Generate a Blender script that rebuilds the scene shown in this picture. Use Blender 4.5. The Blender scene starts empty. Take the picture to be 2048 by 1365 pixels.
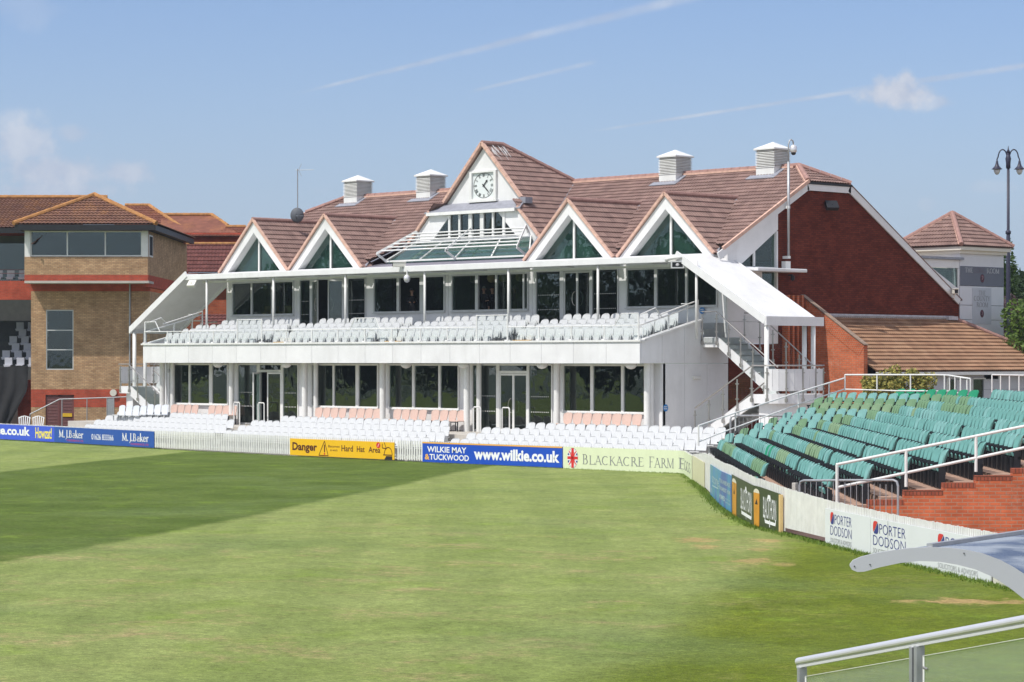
import bpy, bmesh, math, random
import numpy as np
from mathutils import Vector, Matrix
random.seed(7); rng = np.random.default_rng(7)
S = bpy.context.scene
C = S.collection
rad = math.radians
# ------------------------------------------------------------------ camera
FPX, YH, TH = 5150.0, 720.0, rad(43.7)
CX, CY, CZ = 62.67, -66.14, 3.6
FW = (-math.cos(TH), math.sin(TH)); RT = (math.sin(TH), math.cos(TH))
cam = bpy.data.cameras.new('camera'); co = bpy.data.objects.new('camera', cam); C.objects.link(co)
cam.sensor_width = 36.0; cam.lens = FPX/2048*36; cam.clip_start = 0.5; cam.clip_end = 20000
cam.shift_y = (YH-682.5)/2048.0
co.location = (CX, CY, CZ)
co.rotation_euler = (rad(90), 0, math.atan2(FW[1], FW[0])-rad(90))
S.camera = co
S.view_settings.view_transform = 'Standard'; S.view_settings.look = 'None'
S.view_settings.exposure = 0.15; S.view_settings.gamma = 1.0
# ------------------------------------------------------------------ sun and sky
SUN_EL, SUN_AZ = rad(56.0), rad(8.0)          # azimuth turned from -Y towards -X
sdir = Vector((-math.sin(SUN_AZ)*math.cos(SUN_EL), -math.cos(SUN_AZ)*math.cos(SUN_EL), math.sin(SUN_EL)))
sl = bpy.data.lights.new('sun', 'SUN'); so = bpy.data.objects.new('sun', sl); C.objects.link(so)
sl.energy = 4.05; sl.angle = rad(0.5); sl.color = (1.0, 0.955, 0.88)
so.rotation_euler = sdir.to_track_quat('Z', 'Y').to_euler(); so.location = (0, -60, 80)
W = bpy.data.worlds.new('World'); S.world = W; W.use_nodes = True
nt = W.node_tree; N = nt.nodes; N.clear(); L = nt.links.new
def nd(t, **k):
    n = N.new(t)
    for a, b in k.items(): setattr(n, a, b)
    return n
def mth(op, a, b=None, c=None):
    n = N.new('ShaderNodeMath'); n.operation = op
    for i, v in enumerate((a, b, c)):
        if v is None: continue
        if isinstance(v, (int, float)): n.inputs[i].default_value = v
        else: nt.links.new(v, n.inputs[i])
    return n.outputs[0]
sky = nd('ShaderNodeTexSky', sky_type='NISHITA'); sky.sun_disc = False
sky.sun_elevation = SUN_EL; sky.sun_rotation = math.pi+SUN_AZ
sky.air_density = 1.0; sky.dust_density = 0.25; sky.ozone_density = 2.5; sky.altitude = 0
# clouds and vapour trails are laid out by the direction of the sky (slopes east and up from the pavilion's bearing)
tc = nd('ShaderNodeTexCoord')
def dot(v):
    n = N.new('ShaderNodeVectorMath'); n.operation = 'DOT_PRODUCT'; n.inputs[1].default_value = v
    L(tc.outputs['Generated'], n.inputs[0]); return n.outputs['Value']
dF = mth('MAXIMUM', dot((FW[0], FW[1], 0)), 0.02); dR = dot((RT[0], RT[1], 0)); dU = dot((0, 0, 1))
az = mth('DIVIDE', dR, dF); el = mth('DIVIDE', dU, dF)
comb = nd('ShaderNodeCombineXYZ'); L(az, comb.inputs[0]); L(el, comb.inputs[1])
def noise(scale, detail, rough=0.55, vec=None, dist=0.0, sx=1, sy=1):
    mp = nd('ShaderNodeMapping'); mp.inputs['Scale'].default_value = (sx, sy, 1)
    L(vec or comb.outputs[0], mp.inputs[0])
    n = nd('ShaderNodeTexNoise'); n.inputs['Scale'].default_value = scale; n.inputs['Detail'].default_value = detail
    n.inputs['Roughness'].default_value = rough; n.inputs['Distortion'].default_value = dist
    L(mp.outputs[0], n.inputs['Vector']); return n.outputs['Fac']
def smooth(x, a, b):
    n = nd('ShaderNodeMapRange', interpolation_type='SMOOTHSTEP')
    L(x, n.inputs[0]); n.inputs[1].default_value = a; n.inputs[2].default_value = b; return n.outputs[0]
n1 = noise(45, 6, 0.6); n2 = noise(160, 4, 0.6); nstreak = noise(60, 4, 0.6, sx=1, sy=1)
def px(x): return (x-1024)/FPX
def py(y): return (YH-y)/FPX
def trail(x0, y0, x1, y1, w0, w1, s):
    X0, Y0, X1, Y1 = px(x0), py(y0), px(x1), py(y1); ln = math.hypot(X1-X0, Y1-Y0); ex, ey = (X1-X0)/ln, (Y1-Y0)/ln
    a = mth('SUBTRACT', az, X0); b = mth('SUBTRACT', el, Y0)
    t = mth('DIVIDE', mth('ADD', mth('MULTIPLY', a, ex), mth('MULTIPLY', b, ey)), ln)
    d = mth('ABSOLUTE', mth('ADD', mth('MULTIPLY', a, -ey), mth('MULTIPLY', b, ex)))
    wid = mth('ADD', mth('MULTIPLY', t, (w1-w0)/FPX), w0/FPX)
    r = mth('DIVIDE', mth('ADD', d, mth('MULTIPLY', mth('SUBTRACT', n2, 0.5), 4.0/FPX)), wid)
    m = smooth(r, 1.0, 0.1)
    ends = mth('MULTIPLY', smooth(t, 0.0, 0.15), smooth(t, 1.0, 0.9))
    return mth('MULTIPLY', mth('MULTIPLY', m, ends), mth('MULTIPLY', s, mth('ADD', 0.62, mth('MULTIPLY', smooth(nstreak, 0.35, 0.65), 0.5))))
def blob(x, y, rx, ry, s):
    a = mth('DIVIDE', mth('SUBTRACT', az, px(x)), rx/FPX); b = mth('DIVIDE', mth('SUBTRACT', el, py(y)), ry/FPX)
    d = mth('SQRT', mth('ADD', mth('MULTIPLY', a, a), mth('MULTIPLY', b, b)))
    v = mth('ADD', mth('SUBTRACT', 1.0, d), mth('MULTIPLY', mth('SUBTRACT', n1, 0.5), 2.2))
    v = mth('ADD', v, mth('MULTIPLY', mth('SUBTRACT', n2, 0.5), 0.7))
    return mth('MULTIPLY', smooth(v, 0.0, 0.75), s)
cl = None
for m in (trail(560, 196, 1480, -30, 4, 18, 0.50), trail(930, 186, 1200, 122, 5, 8, 0.42), trail(1150, 268, 2100, 124, 4, 10, 0.55),
          trail(1660, 184, 2120, 122, 5, 7, 0.5),
          blob(1797, 186, 102, 42, 1.0), blob(1872, 204, 60, 20, 0.6), blob(1814, 160, 30, 22, 0.9), blob(100, 345, 150, 52, 0.9), blob(42, 290, 110, 56, 0.75), blob(150, 268, 60, 26, 0.55), blob(105, 384, 190, 30, 0.8), blob(250, 345, 84, 32, 0.75), blob(12, 262, 40, 50, 0.45),
          blob(1856, 408, 24, 16, 0.22), blob(1980, 376, 66, 14, 0.2), blob(60, 20, 90, 40, 0.14), blob(640, 382, 30, 8, 0.12)):
    cl = m if cl is None else mth('MAXIMUM', cl, m)
sep3 = nd('ShaderNodeTexNoise'); sep3.inputs['Scale'].default_value = 2.6; sep3.inputs['Detail'].default_value = 8; L(tc.outputs['Generated'], sep3.inputs['Vector'])
away = mth('MAXIMUM', smooth(dot((FW[0], FW[1], 0)), 0.75, 0.45), smooth(dU, 0.30, 0.45))
back = mth('MULTIPLY', mth('MULTIPLY', smooth(sep3.outputs['Fac'], 0.38, 0.55), away), mth('MULTIPLY', smooth(dU, 0.0, 0.1), 0.85))  # unseen clouds behind and overhead, added to lift the ambient light
hzn = smooth(el, 0.15, -0.01)
bg = nd('ShaderNodeBackground'); bg.inputs[1].default_value = 0.15
tint = nd('ShaderNodeMix', data_type='RGBA'); tint.inputs['B'].default_value = (2.85, 3.5, 4.25, 1)
L(mth('ADD', mth('MULTIPLY', hzn, 0.60), 0.0), tint.inputs['Factor']); mulc = nd('ShaderNodeVectorMath', operation='MULTIPLY'); mulc.inputs[1].default_value = (0.545, 0.60, 0.755); L(sky.outputs[0], mulc.inputs[0]); L(mulc.outputs[0], tint.inputs['A'])
mixc = nd('ShaderNodeMix', data_type='RGBA'); L(cl, mixc.inputs['Factor']); L(tint.outputs['Result'], mixc.inputs['A'])
ccol = nd('ShaderNodeMix', data_type='RGBA'); L(smooth(n1, 0.35, 0.7), ccol.inputs['Factor'])
ccol.inputs['A'].default_value = (3.1, 3.45, 4.3, 1); ccol.inputs['B'].default_value = (4.7, 4.8, 5.15, 1)
L(ccol.outputs['Result'], mixc.inputs['B']); bmix = nd('ShaderNodeMix', data_type='RGBA'); L(back, bmix.inputs['Factor']); L(mixc.outputs['Result'], bmix.inputs['A']); bmix.inputs['B'].default_value = (6.6, 6.7, 7.0, 1); L(bmix.outputs['Result'], bg.inputs[0])
wo = nd('ShaderNodeOutputWorld'); L(bg.outputs[0], wo.inputs[0])

# ------------------------------------------------------------------ materials
MATS = {}
def material(name, col, rough=0.6, metal=0.0, var=0.12, vscale=3.0, spec=0.4, bump=0.0, bscale=40.0, dirt=0.0, coat=0.0):
    if name in MATS: return MATS[name]
    m = bpy.data.materials.new(name); m.use_nodes = True; t = m.node_tree; b = t.nodes['Principled BSDF']
    b.inputs['Roughness'].default_value = rough; b.inputs['Metallic'].default_value = metal
    b.inputs['Specular IOR Level'].default_value = spec; b.inputs['Coat Weight'].default_value = coat
    tcn = t.nodes.new('ShaderNodeTexCoord'); no = t.nodes.new('ShaderNodeTexNoise')
    no.inputs['Scale'].default_value = vscale; no.inputs['Detail'].default_value = 6; no.inputs['Roughness'].default_value = 0.65
    t.links.new(tcn.outputs['Object'], no.inputs['Vector'])
    r = t.nodes.new('ShaderNodeMapRange'); t.links.new(no.outputs['Fac'], r.inputs[0])
    r.inputs[1].default_value = 0.3; r.inputs[2].default_value = 0.7; r.inputs[3].default_value = 1-var; r.inputs[4].default_value = 1+var*0.5
    mx = t.nodes.new('ShaderNodeVectorMath'); mx.operation = 'SCALE'; mx.inputs[0].default_value = col[:3]
    t.links.new(r.outputs[0], mx.inputs['Scale']); out = mx.outputs[0]
    if dirt:
        n3 = t.nodes.new('ShaderNodeTexNoise'); n3.inputs['Scale'].default_value = vscale*0.6; n3.inputs['Detail'].default_value = 9; n3.inputs['Roughness'].default_value = 0.75
        mp = t.nodes.new('ShaderNodeMapping'); mp.inputs['Scale'].default_value = (1.6, 1.6, 0.35); t.links.new(tcn.outputs['Object'], mp.inputs[0]); t.links.new(mp.outputs[0], n3.inputs['Vector'])
        r3 = t.nodes.new('ShaderNodeMapRange'); t.links.new(n3.outputs['Fac'], r3.inputs[0]); r3.inputs[1].default_value = 0.5; r3.inputs[2].default_value = 0.8; r3.inputs[4].default_value = dirt
        mm = t.nodes.new('ShaderNodeMix'); mm.data_type = 'RGBA'; t.links.new(r3.outputs[0], mm.inputs['Factor']); t.links.new(out, mm.inputs['A']); mm.inputs['B'].default_value = (col[0]*0.4, col[1]*0.38, col[2]*0.34, 1)
        out = mm.outputs['Result']
    t.links.new(out, b.inputs['Base Color'])
    if bump:
        n4 = t.nodes.new('ShaderNodeTexNoise'); n4.inputs['Scale'].default_value = bscale; n4.inputs['Detail'].default_value = 4
        t.links.new(tcn.outputs['Object'], n4.inputs['Vector']); bp = t.nodes.new('ShaderNodeBump'); bp.inputs['Strength'].default_value = bump; bp.inputs['Distance'].default_value = 0.02
        t.links.new(n4.outputs['Fac'], bp.inputs['Height']); t.links.new(bp.outputs[0], b.inputs['Normal'])
    MATS[name] = m; return m
def brickmat(name, c1, c2, mortar, bw=0.225, bh=0.075, mort=0.010, patch=None, patchw=0.0):
    m = bpy.data.materials.new(name); m.use_nodes = True; t = m.node_tree; b = t.nodes['Principled BSDF']; b.inputs['Roughness'].default_value = 0.85; b.inputs['Specular IOR Level'].default_value = 0.1
    uv = t.nodes.new('ShaderNodeTexCoord'); br = t.nodes.new('ShaderNodeTexBrick'); br.inputs['Scale'].default_value = 1.0
    br.inputs['Brick Width'].default_value = bw; br.inputs['Row Height'].default_value = bh; br.inputs['Mortar Size'].default_value = mort
    br.inputs['Mortar Smooth'].default_value = 0.2; br.inputs['Bias'].default_value = -0.1
    br.inputs['Color1'].default_value = (*c1, 1); br.inputs['Color2'].default_value = (*c2, 1); br.inputs['Mortar'].default_value = (*mortar, 1)
    t.links.new(uv.outputs['UV'], br.inputs['Vector'])
    no = t.nodes.new('ShaderNodeTexNoise'); no.inputs['Scale'].default_value = 1.3; no.inputs['Detail'].default_value = 8; no.inputs['Roughness'].default_value = 0.7; t.links.new(uv.outputs['UV'], no.inputs['Vector'])
    r = t.nodes.new('ShaderNodeMapRange'); t.links.new(no.outputs['Fac'], r.inputs[0]); r.inputs[1].default_value = 0.3; r.inputs[2].default_value = 0.7; r.inputs[3].default_value = 0.68; r.inputs[4].default_value = 1.28
    mx = t.nodes.new('ShaderNodeVectorMath'); mx.operation = 'SCALE'; t.links.new(br.outputs['Color'], mx.inputs[0]); t.links.new(r.outputs[0], mx.inputs['Scale']); out = mx.outputs[0]
    if patchw:
        n2_ = t.nodes.new('ShaderNodeTexNoise'); n2_.inputs['Scale'].default_value = 0.9; n2_.inputs['Detail'].default_value = 10; n2_.inputs['Roughness'].default_value = 0.8; t.links.new(uv.outputs['UV'], n2_.inputs['Vector'])
        r2 = t.nodes.new('ShaderNodeMapRange'); t.links.new(n2_.outputs['Fac'], r2.inputs[0]); r2.inputs[1].default_value = 0.56; r2.inputs[2].default_value = 0.72; r2.inputs[4].default_value = patchw
        mm = t.nodes.new('ShaderNodeMix'); mm.data_type = 'RGBA'; t.links.new(r2.outputs[0], mm.inputs['Factor']); t.links.new(out, mm.inputs['A']); mm.inputs['B'].default_value = (*patch, 1); out = mm.outputs['Result']
    t.links.new(out, b.inputs['Base Color'])
    bp = t.nodes.new('ShaderNodeBump'); bp.inputs['Strength'].default_value = 0.5; bp.inputs['Distance'].default_value = 0.012; bp.invert = True
    t.links.new(br.outputs['Fac'], bp.inputs['Height']); t.links.new(bp.outputs[0], b.inputs['Normal'])
    MATS[name] = m; return m
def tilemat(name, c1, c2, lichen=None, lw=0.0, gauge=0.30, wave=0.15):
    m = bpy.data.materials.new(name); m.use_nodes = True; t = m.node_tree; b = t.nodes['Principled BSDF']; b.inputs['Roughness'].default_value = 0.8; b.inputs['Specular IOR Level'].default_value = 0.2
    uv = t.nodes.new('ShaderNodeTexCoord')
    mp = t.nodes.new('ShaderNodeMapping'); mp.inputs['Scale'].default_value = (1/(2*wave), 1/gauge, 1); t.links.new(uv.outputs['UV'], mp.inputs[0])
    fl = t.nodes.new('ShaderNodeVectorMath'); fl.operation = 'FLOOR'; t.links.new(mp.outputs[0], fl.inputs[0])
    wn = t.nodes.new('ShaderNodeTexWhiteNoise'); wn.noise_dimensions = '2D'; t.links.new(fl.outputs[0], wn.inputs['Vector'])
    mx = t.nodes.new('ShaderNodeMix'); mx.data_type = 'RGBA'; t.links.new(wn.outputs['Value'], mx.inputs['Factor']); mx.inputs['A'].default_value = (*c1, 1); mx.inputs['B'].default_value = (*c2, 1)
    no = t.nodes.new('ShaderNodeTexNoise'); no.inputs['Scale'].default_value = 0.9; no.inputs['Detail'].default_value = 8; no.inputs['Roughness'].default_value = 0.7; t.links.new(uv.outputs['UV'], no.inputs['Vector'])
    r = t.nodes.new('ShaderNodeMapRange'); t.links.new(no.outputs['Fac'], r.inputs[0]); r.inputs[1].default_value = 0.3; r.inputs[2].default_value = 0.7; r.inputs[3].default_value = 0.72; r.inputs[4].default_value = 1.22
    sc = t.nodes.new('ShaderNodeVectorMath'); sc.operation = 'SCALE'; t.links.new(mx.outputs['Result'], sc.inputs[0]); t.links.new(r.outputs[0], sc.inputs['Scale']); out = sc.outputs[0]
    if lichen:
        n2_ = t.nodes.new('ShaderNodeTexNoise'); n2_.inputs['Scale'].default_value = 0.55; n2_.inputs['Detail'].default_value = 12; n2_.inputs['Roughness'].default_value = 0.85; t.links.new(uv.outputs['UV'], n2_.inputs['Vector'])
        r2 = t.nodes.new('ShaderNodeMapRange'); t.links.new(n2_.outputs['Fac'], r2.inputs[0]); r2.inputs[1].default_value = 0.52; r2.inputs[2].default_value = 0.66; r2.inputs[4].default_value = lw
        mm = t.nodes.new('ShaderNodeMix'); mm.data_type = 'RGBA'; t.links.new(r2.outputs[0], mm.inputs['Factor']); t.links.new(out, mm.inputs['A']); mm.inputs['B'].default_value = (*lichen, 1); out = mm.outputs['Result']
    t.links.new(out, b.inputs['Base Color']); MATS[name] = m; return m
def glassmat(name, tint, refl=0.25, tr=0.75, rough=0.0, wavy=0.0):
    m = bpy.data.materials.new(name); m.use_nodes = True; t = m.node_tree; t.nodes.clear()
    o = t.nodes.new('ShaderNodeOutputMaterial'); tr_ = t.nodes.new('ShaderNodeBsdfTransparent'); tr_.inputs[0].default_value = (*[c*tr for c in tint], 1)
    g = t.nodes.new('ShaderNodeBsdfGlossy'); g.inputs['Roughness'].default_value = rough; g.inputs['Color'].default_value = (0.95, 1, 0.98, 1)
    if wavy:
        tc2 = t.nodes.new('ShaderNodeTexCoord'); n2_ = t.nodes.new('ShaderNodeTexNoise'); n2_.inputs['Scale'].default_value = 1.1; n2_.inputs['Detail'].default_value = 2; t.links.new(tc2.outputs['Object'], n2_.inputs['Vector'])
        b2_ = t.nodes.new('ShaderNodeBump'); b2_.inputs['Strength'].default_value = wavy; b2_.inputs['Distance'].default_value = 0.02; t.links.new(n2_.outputs['Fac'], b2_.inputs['Height']); t.links.new(b2_.outputs[0], g.inputs['Normal'])
    lw = t.nodes.new('ShaderNodeLayerWeight'); lw.inputs[0].default_value = 0.5
    p = t.nodes.new('ShaderNodeMath'); p.operation = 'POWER'; t.links.new(lw.outputs['Facing'], p.inputs[0]); p.inputs[1].default_value = 4.0
    a = t.nodes.new('ShaderNodeMath'); a.operation = 'MULTIPLY_ADD'; t.links.new(p.outputs[0], a.inputs[0]); a.inputs[1].default_value = 0.8; a.inputs[2].default_value = refl
    mx = t.nodes.new('ShaderNodeMixShader'); t.links.new(a.outputs[0], mx.inputs[0]); t.links.new(tr_.outputs[0], mx.inputs[1]); t.links.new(g.outputs[0], mx.inputs[2]); t.links.new(mx.outputs[0], o.inputs[0])
    MATS[name] = m; return m
WHITE = material('white_cladding', (0.73, 0.73, 0.74), 0.45, var=0.09, vscale=0.9, dirt=0.30)
WPAINT = material('white_paint', (0.73, 0.73, 0.72), 0.4, var=0.09, vscale=2.5, dirt=0.28)
WSEAT = material('white_seat_plastic', (0.62, 0.63, 0.64), 0.45, var=0.10, vscale=3, dirt=0.2)
WSEATS = material('white_seat_pan', (0.58, 0.60, 0.60), 0.45, var=0.1, vscale=6)
CREAM = material('cream_trim', (0.68, 0.66, 0.60), 0.5, var=0.05)
GREYF = material('grey_window_frame', (0.55, 0.56, 0.57), 0.4, var=0.05)
PICKET = material('weathered_white_pickets', (0.74, 0.74, 0.71), 0.6, var=0.12, vscale=4, dirt=0.35)
STEEL = material('brushed_steel', (0.45, 0.43, 0.41), 0.35, 0.85, var=0.1)
GALV = material('galvanised_steel', (0.42, 0.43, 0.45), 0.5, 0.6, var=0.15, vscale=12)
ALU = material('pale_aluminium', (0.72, 0.71, 0.74), 0.35, 0.5, var=0.05)
DARKM = material('black_metal', (0.015, 0.016, 0.02), 0.5, var=0.1)
RUSTB = material('rusty_bracket', (0.22, 0.07, 0.04), 0.8, var=0.2)
LEAD = material('lead_flashing', (0.30, 0.31, 0.36), 0.55, 0.2, var=0.25, vscale=5, dirt=0.3)
SLATE = material('grey_slate_felt', (0.20, 0.19, 0.23), 0.8, var=0.2, vscale=6)
MORTAR = material('pink_mortar_verge', (0.62, 0.40, 0.32), 0.85, var=0.25, vscale=7)
RIDGE = material('ridge_tile', (0.33, 0.19, 0.165), 0.8, var=0.25, vscale=4)
RIDGEO = material('lichened_ridge_tile', (0.40, 0.19, 0.065), 0.85, var=0.45, vscale=5)
CONC = material('pale_concrete', (0.48, 0.45, 0.41), 0.9, var=0.15, vscale=1.5, bump=0.2, dirt=0.3)
PAVER = material('pink_paving', (0.40, 0.255, 0.19), 0.9, var=0.2, vscale=1.2, bump=0.2, dirt=0.3)
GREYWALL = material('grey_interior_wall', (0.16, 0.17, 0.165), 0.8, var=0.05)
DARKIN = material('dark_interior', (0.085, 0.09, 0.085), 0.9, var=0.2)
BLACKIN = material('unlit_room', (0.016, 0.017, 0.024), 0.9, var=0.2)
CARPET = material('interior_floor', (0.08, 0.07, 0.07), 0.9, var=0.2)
WOODIN = material('amber_furniture', (0.40, 0.22, 0.06), 0.6, var=0.2)
PEACH = material('peach_plastic', (0.58, 0.42, 0.36), 0.45, var=0.06, vscale=6)
BLUEL = material('blue_notice', (0.03, 0.20, 0.50), 0.5, var=0.05)
BLACK = material('black_print', (0.02, 0.018, 0.02), 0.6, var=0.05)
GLASS = glassmat('window_glass', (0.80, 0.92, 0.88), 0.075, 0.72, wavy=0.25)
GGLASS = glassmat('green_window_glass', (0.68, 0.78, 0.75), 0.06, 0.9, wavy=0.2)

CGLASS = glassmat('clear_balustrade_glass', (0.975, 0.99, 0.985), 0.010, 1.0)
REDB = brickmat('red_brick', (0.36, 0.085, 0.035), (0.27, 0.055, 0.028), (0.24, 0.12, 0.075))
REDBW = brickmat('salt_stained_red_brick', (0.54, 0.145, 0.065), (0.42, 0.105, 0.048), (0.38, 0.21, 0.14), patch=(0.60, 0.42, 0.33), patchw=0.4)
DARKB = brickmat('dark_red_brick', (0.170, 0.036, 0.022), (0.105, 0.024, 0.016), (0.075, 0.028, 0.020))
BUFFB = brickmat('buff_brick', (0.53, 0.345, 0.20), (0.38, 0.225, 0.125), (0.27, 0.19, 0.13), patch=(0.50, 0.34, 0.23), patchw=0.25)
BANDB = brickmat('red_band_brick', (0.48, 0.085, 0.05), (0.40, 0.07, 0.042), (0.32, 0.11, 0.075))
TILE = tilemat('brown_red_roof_tile', (0.262, 0.172, 0.150), (0.195, 0.124, 0.110))
TILEL = tilemat('lichened_brown_tile', (0.20, 0.105, 0.070), (0.16, 0.080, 0.060), (0.36, 0.17, 0.05), 0.75)
TILEO = tilemat('old_tan_roof_tile', (0.31, 0.185, 0.115), (0.24, 0.135, 0.085), (0.44, 0.33, 0.22), 0.35)

# ------------------------------------------------------------------ mesh builder
class MB:
    def __init__(s): s.v = []; s.f = []; s.m = []; s.uv = None; s.cur = 0; s.mats = []
    def use(s, mat):
        if mat not in s.mats: s.mats.append(mat)
        s.cur = s.mats.index(mat); return s
    def add(s, vs, fs):
        o = len(s.v); s.v += [tuple(v) for v in vs]
        for f in fs: s.f.append(tuple(i+o for i in f)); s.m.append(s.cur)
    def box(s, x0, x1, y0, y1, z0, z1):
        if x0 > x1: x0, x1 = x1, x0
        if y0 > y1: y0, y1 = y1, y0
        if z0 > z1: z0, z1 = z1, z0
        v = [(x, y, z) for z in (z0, z1) for y in (y0, y1) for x in (x0, x1)]
        s.add(v, [(0, 2, 3, 1), (4, 5, 7, 6), (0, 1, 5, 4), (2, 6, 7, 3), (0, 4, 6, 2), (1, 3, 7, 5)]); return s
    def obox(s, c, ax, ay, az_):
        c, ax, ay, az_ = map(Vector, (c, ax, ay, az_))
        v = [c+ax*i+ay*j+az_*k for k in (-1, 1) for j in (-1, 1) for i in (-1, 1)]
        s.add(v, [(0, 2, 3, 1), (4, 5, 7, 6), (0, 1, 5, 4), (2, 6, 7, 3), (0, 4, 6, 2), (1, 3, 7, 5)]); return s
    def bar(s, a, b, w, h, up=(0, 0, 1)):
        a, b = Vector(a), Vector(b); d = (b-a); l = d.length; d.normalize(); u = Vector(up)
        r = d.cross(u)
        if r.length < 1e-4: r = d.cross(Vector((0, 1, 0)))
        r.normalize(); u = r.cross(d)
        return s.obox((a+b)/2, d*l/2, r*w/2, u*h/2)
    def prism(s, pts, n, t):
        """extrude the planar polygon pts by t along n"""
        n = Vector(n); k = len(pts); P = [Vector(p) for p in pts]; Q = [p+n*t for p in P]
        nn = (P[1]-P[0]).cross(P[2]-P[0])
        fs = [tuple(range(k)), tuple(range(2*k-1, k-1, -1))]
        for i in range(k): j = (i+1) % k; fs.append((i, i+k, j+k, j))
        if nn.dot(n)*t > 0: fs = [tuple(reversed(f)) for f in fs]
        s.add(P+Q, fs); return s
    def ring(s, outer, inner, n, t):
        n = Vector(n)*t; k = len(outer); O = [Vector(p) for p in outer]; I = [Vector(p) for p in inner]
        V = O+I+[p+n for p in O]+[p+n for p in I]; fs = []
        for i in range(k):
            j = (i+1) % k
            fs += [(i, j, k+j, k+i), (2*k+i, 3*k+i, 3*k+j, 2*k+j), (i, 2*k+i, 2*k+j, j), (k+i, k+j, 3*k+j, 3*k+i)]
        s.add(V, fs); return s
    def tube(s, path, r, n=8, cap=True):
        P = [Vector(p) for p in path]; k = len(P); rs = r if isinstance(r, (list, tuple)) else [r]*k
        vs = []; prev = None
        for i in range(k):
            d = (P[min(i+1, k-1)]-P[max(i-1, 0)])
            d.normalize()
            if prev is None:
                a = d.cross(Vector((0, 0, 1)))
                if a.length < 1e-3: a = d.cross(Vector((0, 1, 0)))
            else: a = prev-d*prev.dot(d)
            a.normalize(); prev = a; b = d.cross(a)
            for j in range(n):
                t = 2*math.pi*j/n; vs.append(P[i]+(a*math.cos(t)+b*math.sin(t))*rs[i])
        fs = []
        for i in range(k-1):
            for j in range(n):
                q = (j+1) % n; fs.append((i*n+j, i*n+q, (i+1)*n+q, (i+1)*n+j))
        if cap: fs += [tuple(reversed(range(n))), tuple(range((k-1)*n, k*n))]
        s.add(vs, fs); return s
    def lathe(s, c, prof, n=16):
        vs = []; c = Vector(c)
        for r, z in prof:
            for j in range(n): t = 2*math.pi*j/n; vs.append(c+Vector((r*math.cos(t), r*math.sin(t), z)))
        k = len(prof); fs = []
        for i in range(k-1):
            for j in range(n):
                q = (j+1) % n; fs.append((i*n+j, i*n+q, (i+1)*n+q, (i+1)*n+j))
        fs += [tuple(reversed(range(n))), tuple(range((k-1)*n, k*n))]
        s.add(vs, fs); return s
    def grid(s, P):
        """P[i][j] points, sheet"""
        a = len(P); b = len(P[0]); vs = [p for row in P for p in row]
        s.add(vs, [(i*b+j, i*b+j+1, (i+1)*b+j+1, (i+1)*b+j) for i in range(a-1) for j in range(b-1)]); return s
    def build(s, name, mat=None, parent=None, smooth=False, bevel=0.0, loc=None, rot=None):
        me = bpy.data.meshes.new(name); me.from_pydata(s.v, [], s.f)
        mats = s.mats if s.mats else [mat]
        for m in mats:
            if m: me.materials.append(m)
        if s.mats: me.polygons.foreach_set('material_index', s.m)
        auto_uv(me, s.v, s.f)
        if smooth: me.polygons.foreach_set('use_smooth', [True]*len(me.polygons))
        me.update(); o = bpy.data.objects.new(name, me); C.objects.link(o)
        if parent: o.parent = parent
        if loc: o.location = loc
        if rot is not None: o.rotation_euler = (0, 0, rot)
        if bevel:
            bv = o.modifiers.new('bevel', 'BEVEL'); bv.width = bevel; bv.segments = 2; bv.limit_method = 'ANGLE'
        return o
def auto_uv(me, V, F):
    ul = me.uv_layers.new(name='UVMap'); data = np.zeros((len(me.loops), 2)); i = 0
    for f in F:
        a = V[f[0]]; b = V[f[1]]; c = V[f[2]]
        ux, uy, uz = b[0]-a[0], b[1]-a[1], b[2]-a[2]; vx, vy, vz = c[0]-a[0], c[1]-a[1], c[2]-a[2]
        nx, ny, nz = uy*vz-uz*vy, uz*vx-ux*vz, ux*vy-uy*vx
        h = math.hypot(nx, ny); l = math.sqrt(h*h+nz*nz) or 1
        if h/l < 0.05: t = (1, 0, 0); q = (0, 1, 0)
        else:
            t = (-ny/h, nx/h, 0); n = (nx/l, ny/l, nz/l)
            q = (n[1]*t[2]-n[2]*t[1], n[2]*t[0]-n[0]*t[2], n[0]*t[1]-n[1]*t[0])
        for vi in f:
            p = V[vi]; data[i] = (p[0]*t[0]+p[1]*t[1], p[0]*q[0]+p[1]*q[1]+p[2]*q[2]); i += 1
    ul.data.foreach_set('uv', data.ravel())
def empty(name, label=None, cat=None, group=None, loc=(0, 0, 0), rot=0.0):
    o = bpy.data.objects.new(name, None); C.objects.link(o); o.location = loc; o.rotation_euler = (0, 0, rot); o.empty_display_size = 0.2
    return tag(o, label, cat, group)
def tag(o, label=None, cat=None, group=None, kind=None):
    if label: o['label'] = label
    if cat: o['category'] = cat
    if group: o['group'] = group
    if kind: o['kind'] = kind
    return o
def copy_tree(o, parent=None):
    c = o.copy(); C.objects.link(c)
    if parent is not None: c.parent = parent
    for ch in list(o.children): copy_tree(ch, c)
    return c
def text_mesh(body, bold=0.0, extrude=0.0, spacing=1.0):
    cu = bpy.data.curves.new('lettering', 'FONT'); cu.body = body; cu.offset = bold; cu.extrude = extrude; cu.space_character = spacing; cu.resolution_u = 3
    o = bpy.data.objects.new('lettering', cu); C.objects.link(o); bpy.context.view_layer.update()
    dg = bpy.context.evaluated_depsgraph_get(); me = bpy.data.meshes.new_from_object(o.evaluated_get(dg))
    bpy.data.objects.remove(o); V = [tuple(v.co) for v in me.vertices]; F = [tuple(p.vertices) for p in me.polygons]; bpy.data.meshes.remove(me)
    xs = [v[0] for v in V]; ys = [v[1] for v in V]
    return V, F, (min(xs), max(xs), min(ys), max(ys))
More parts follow.
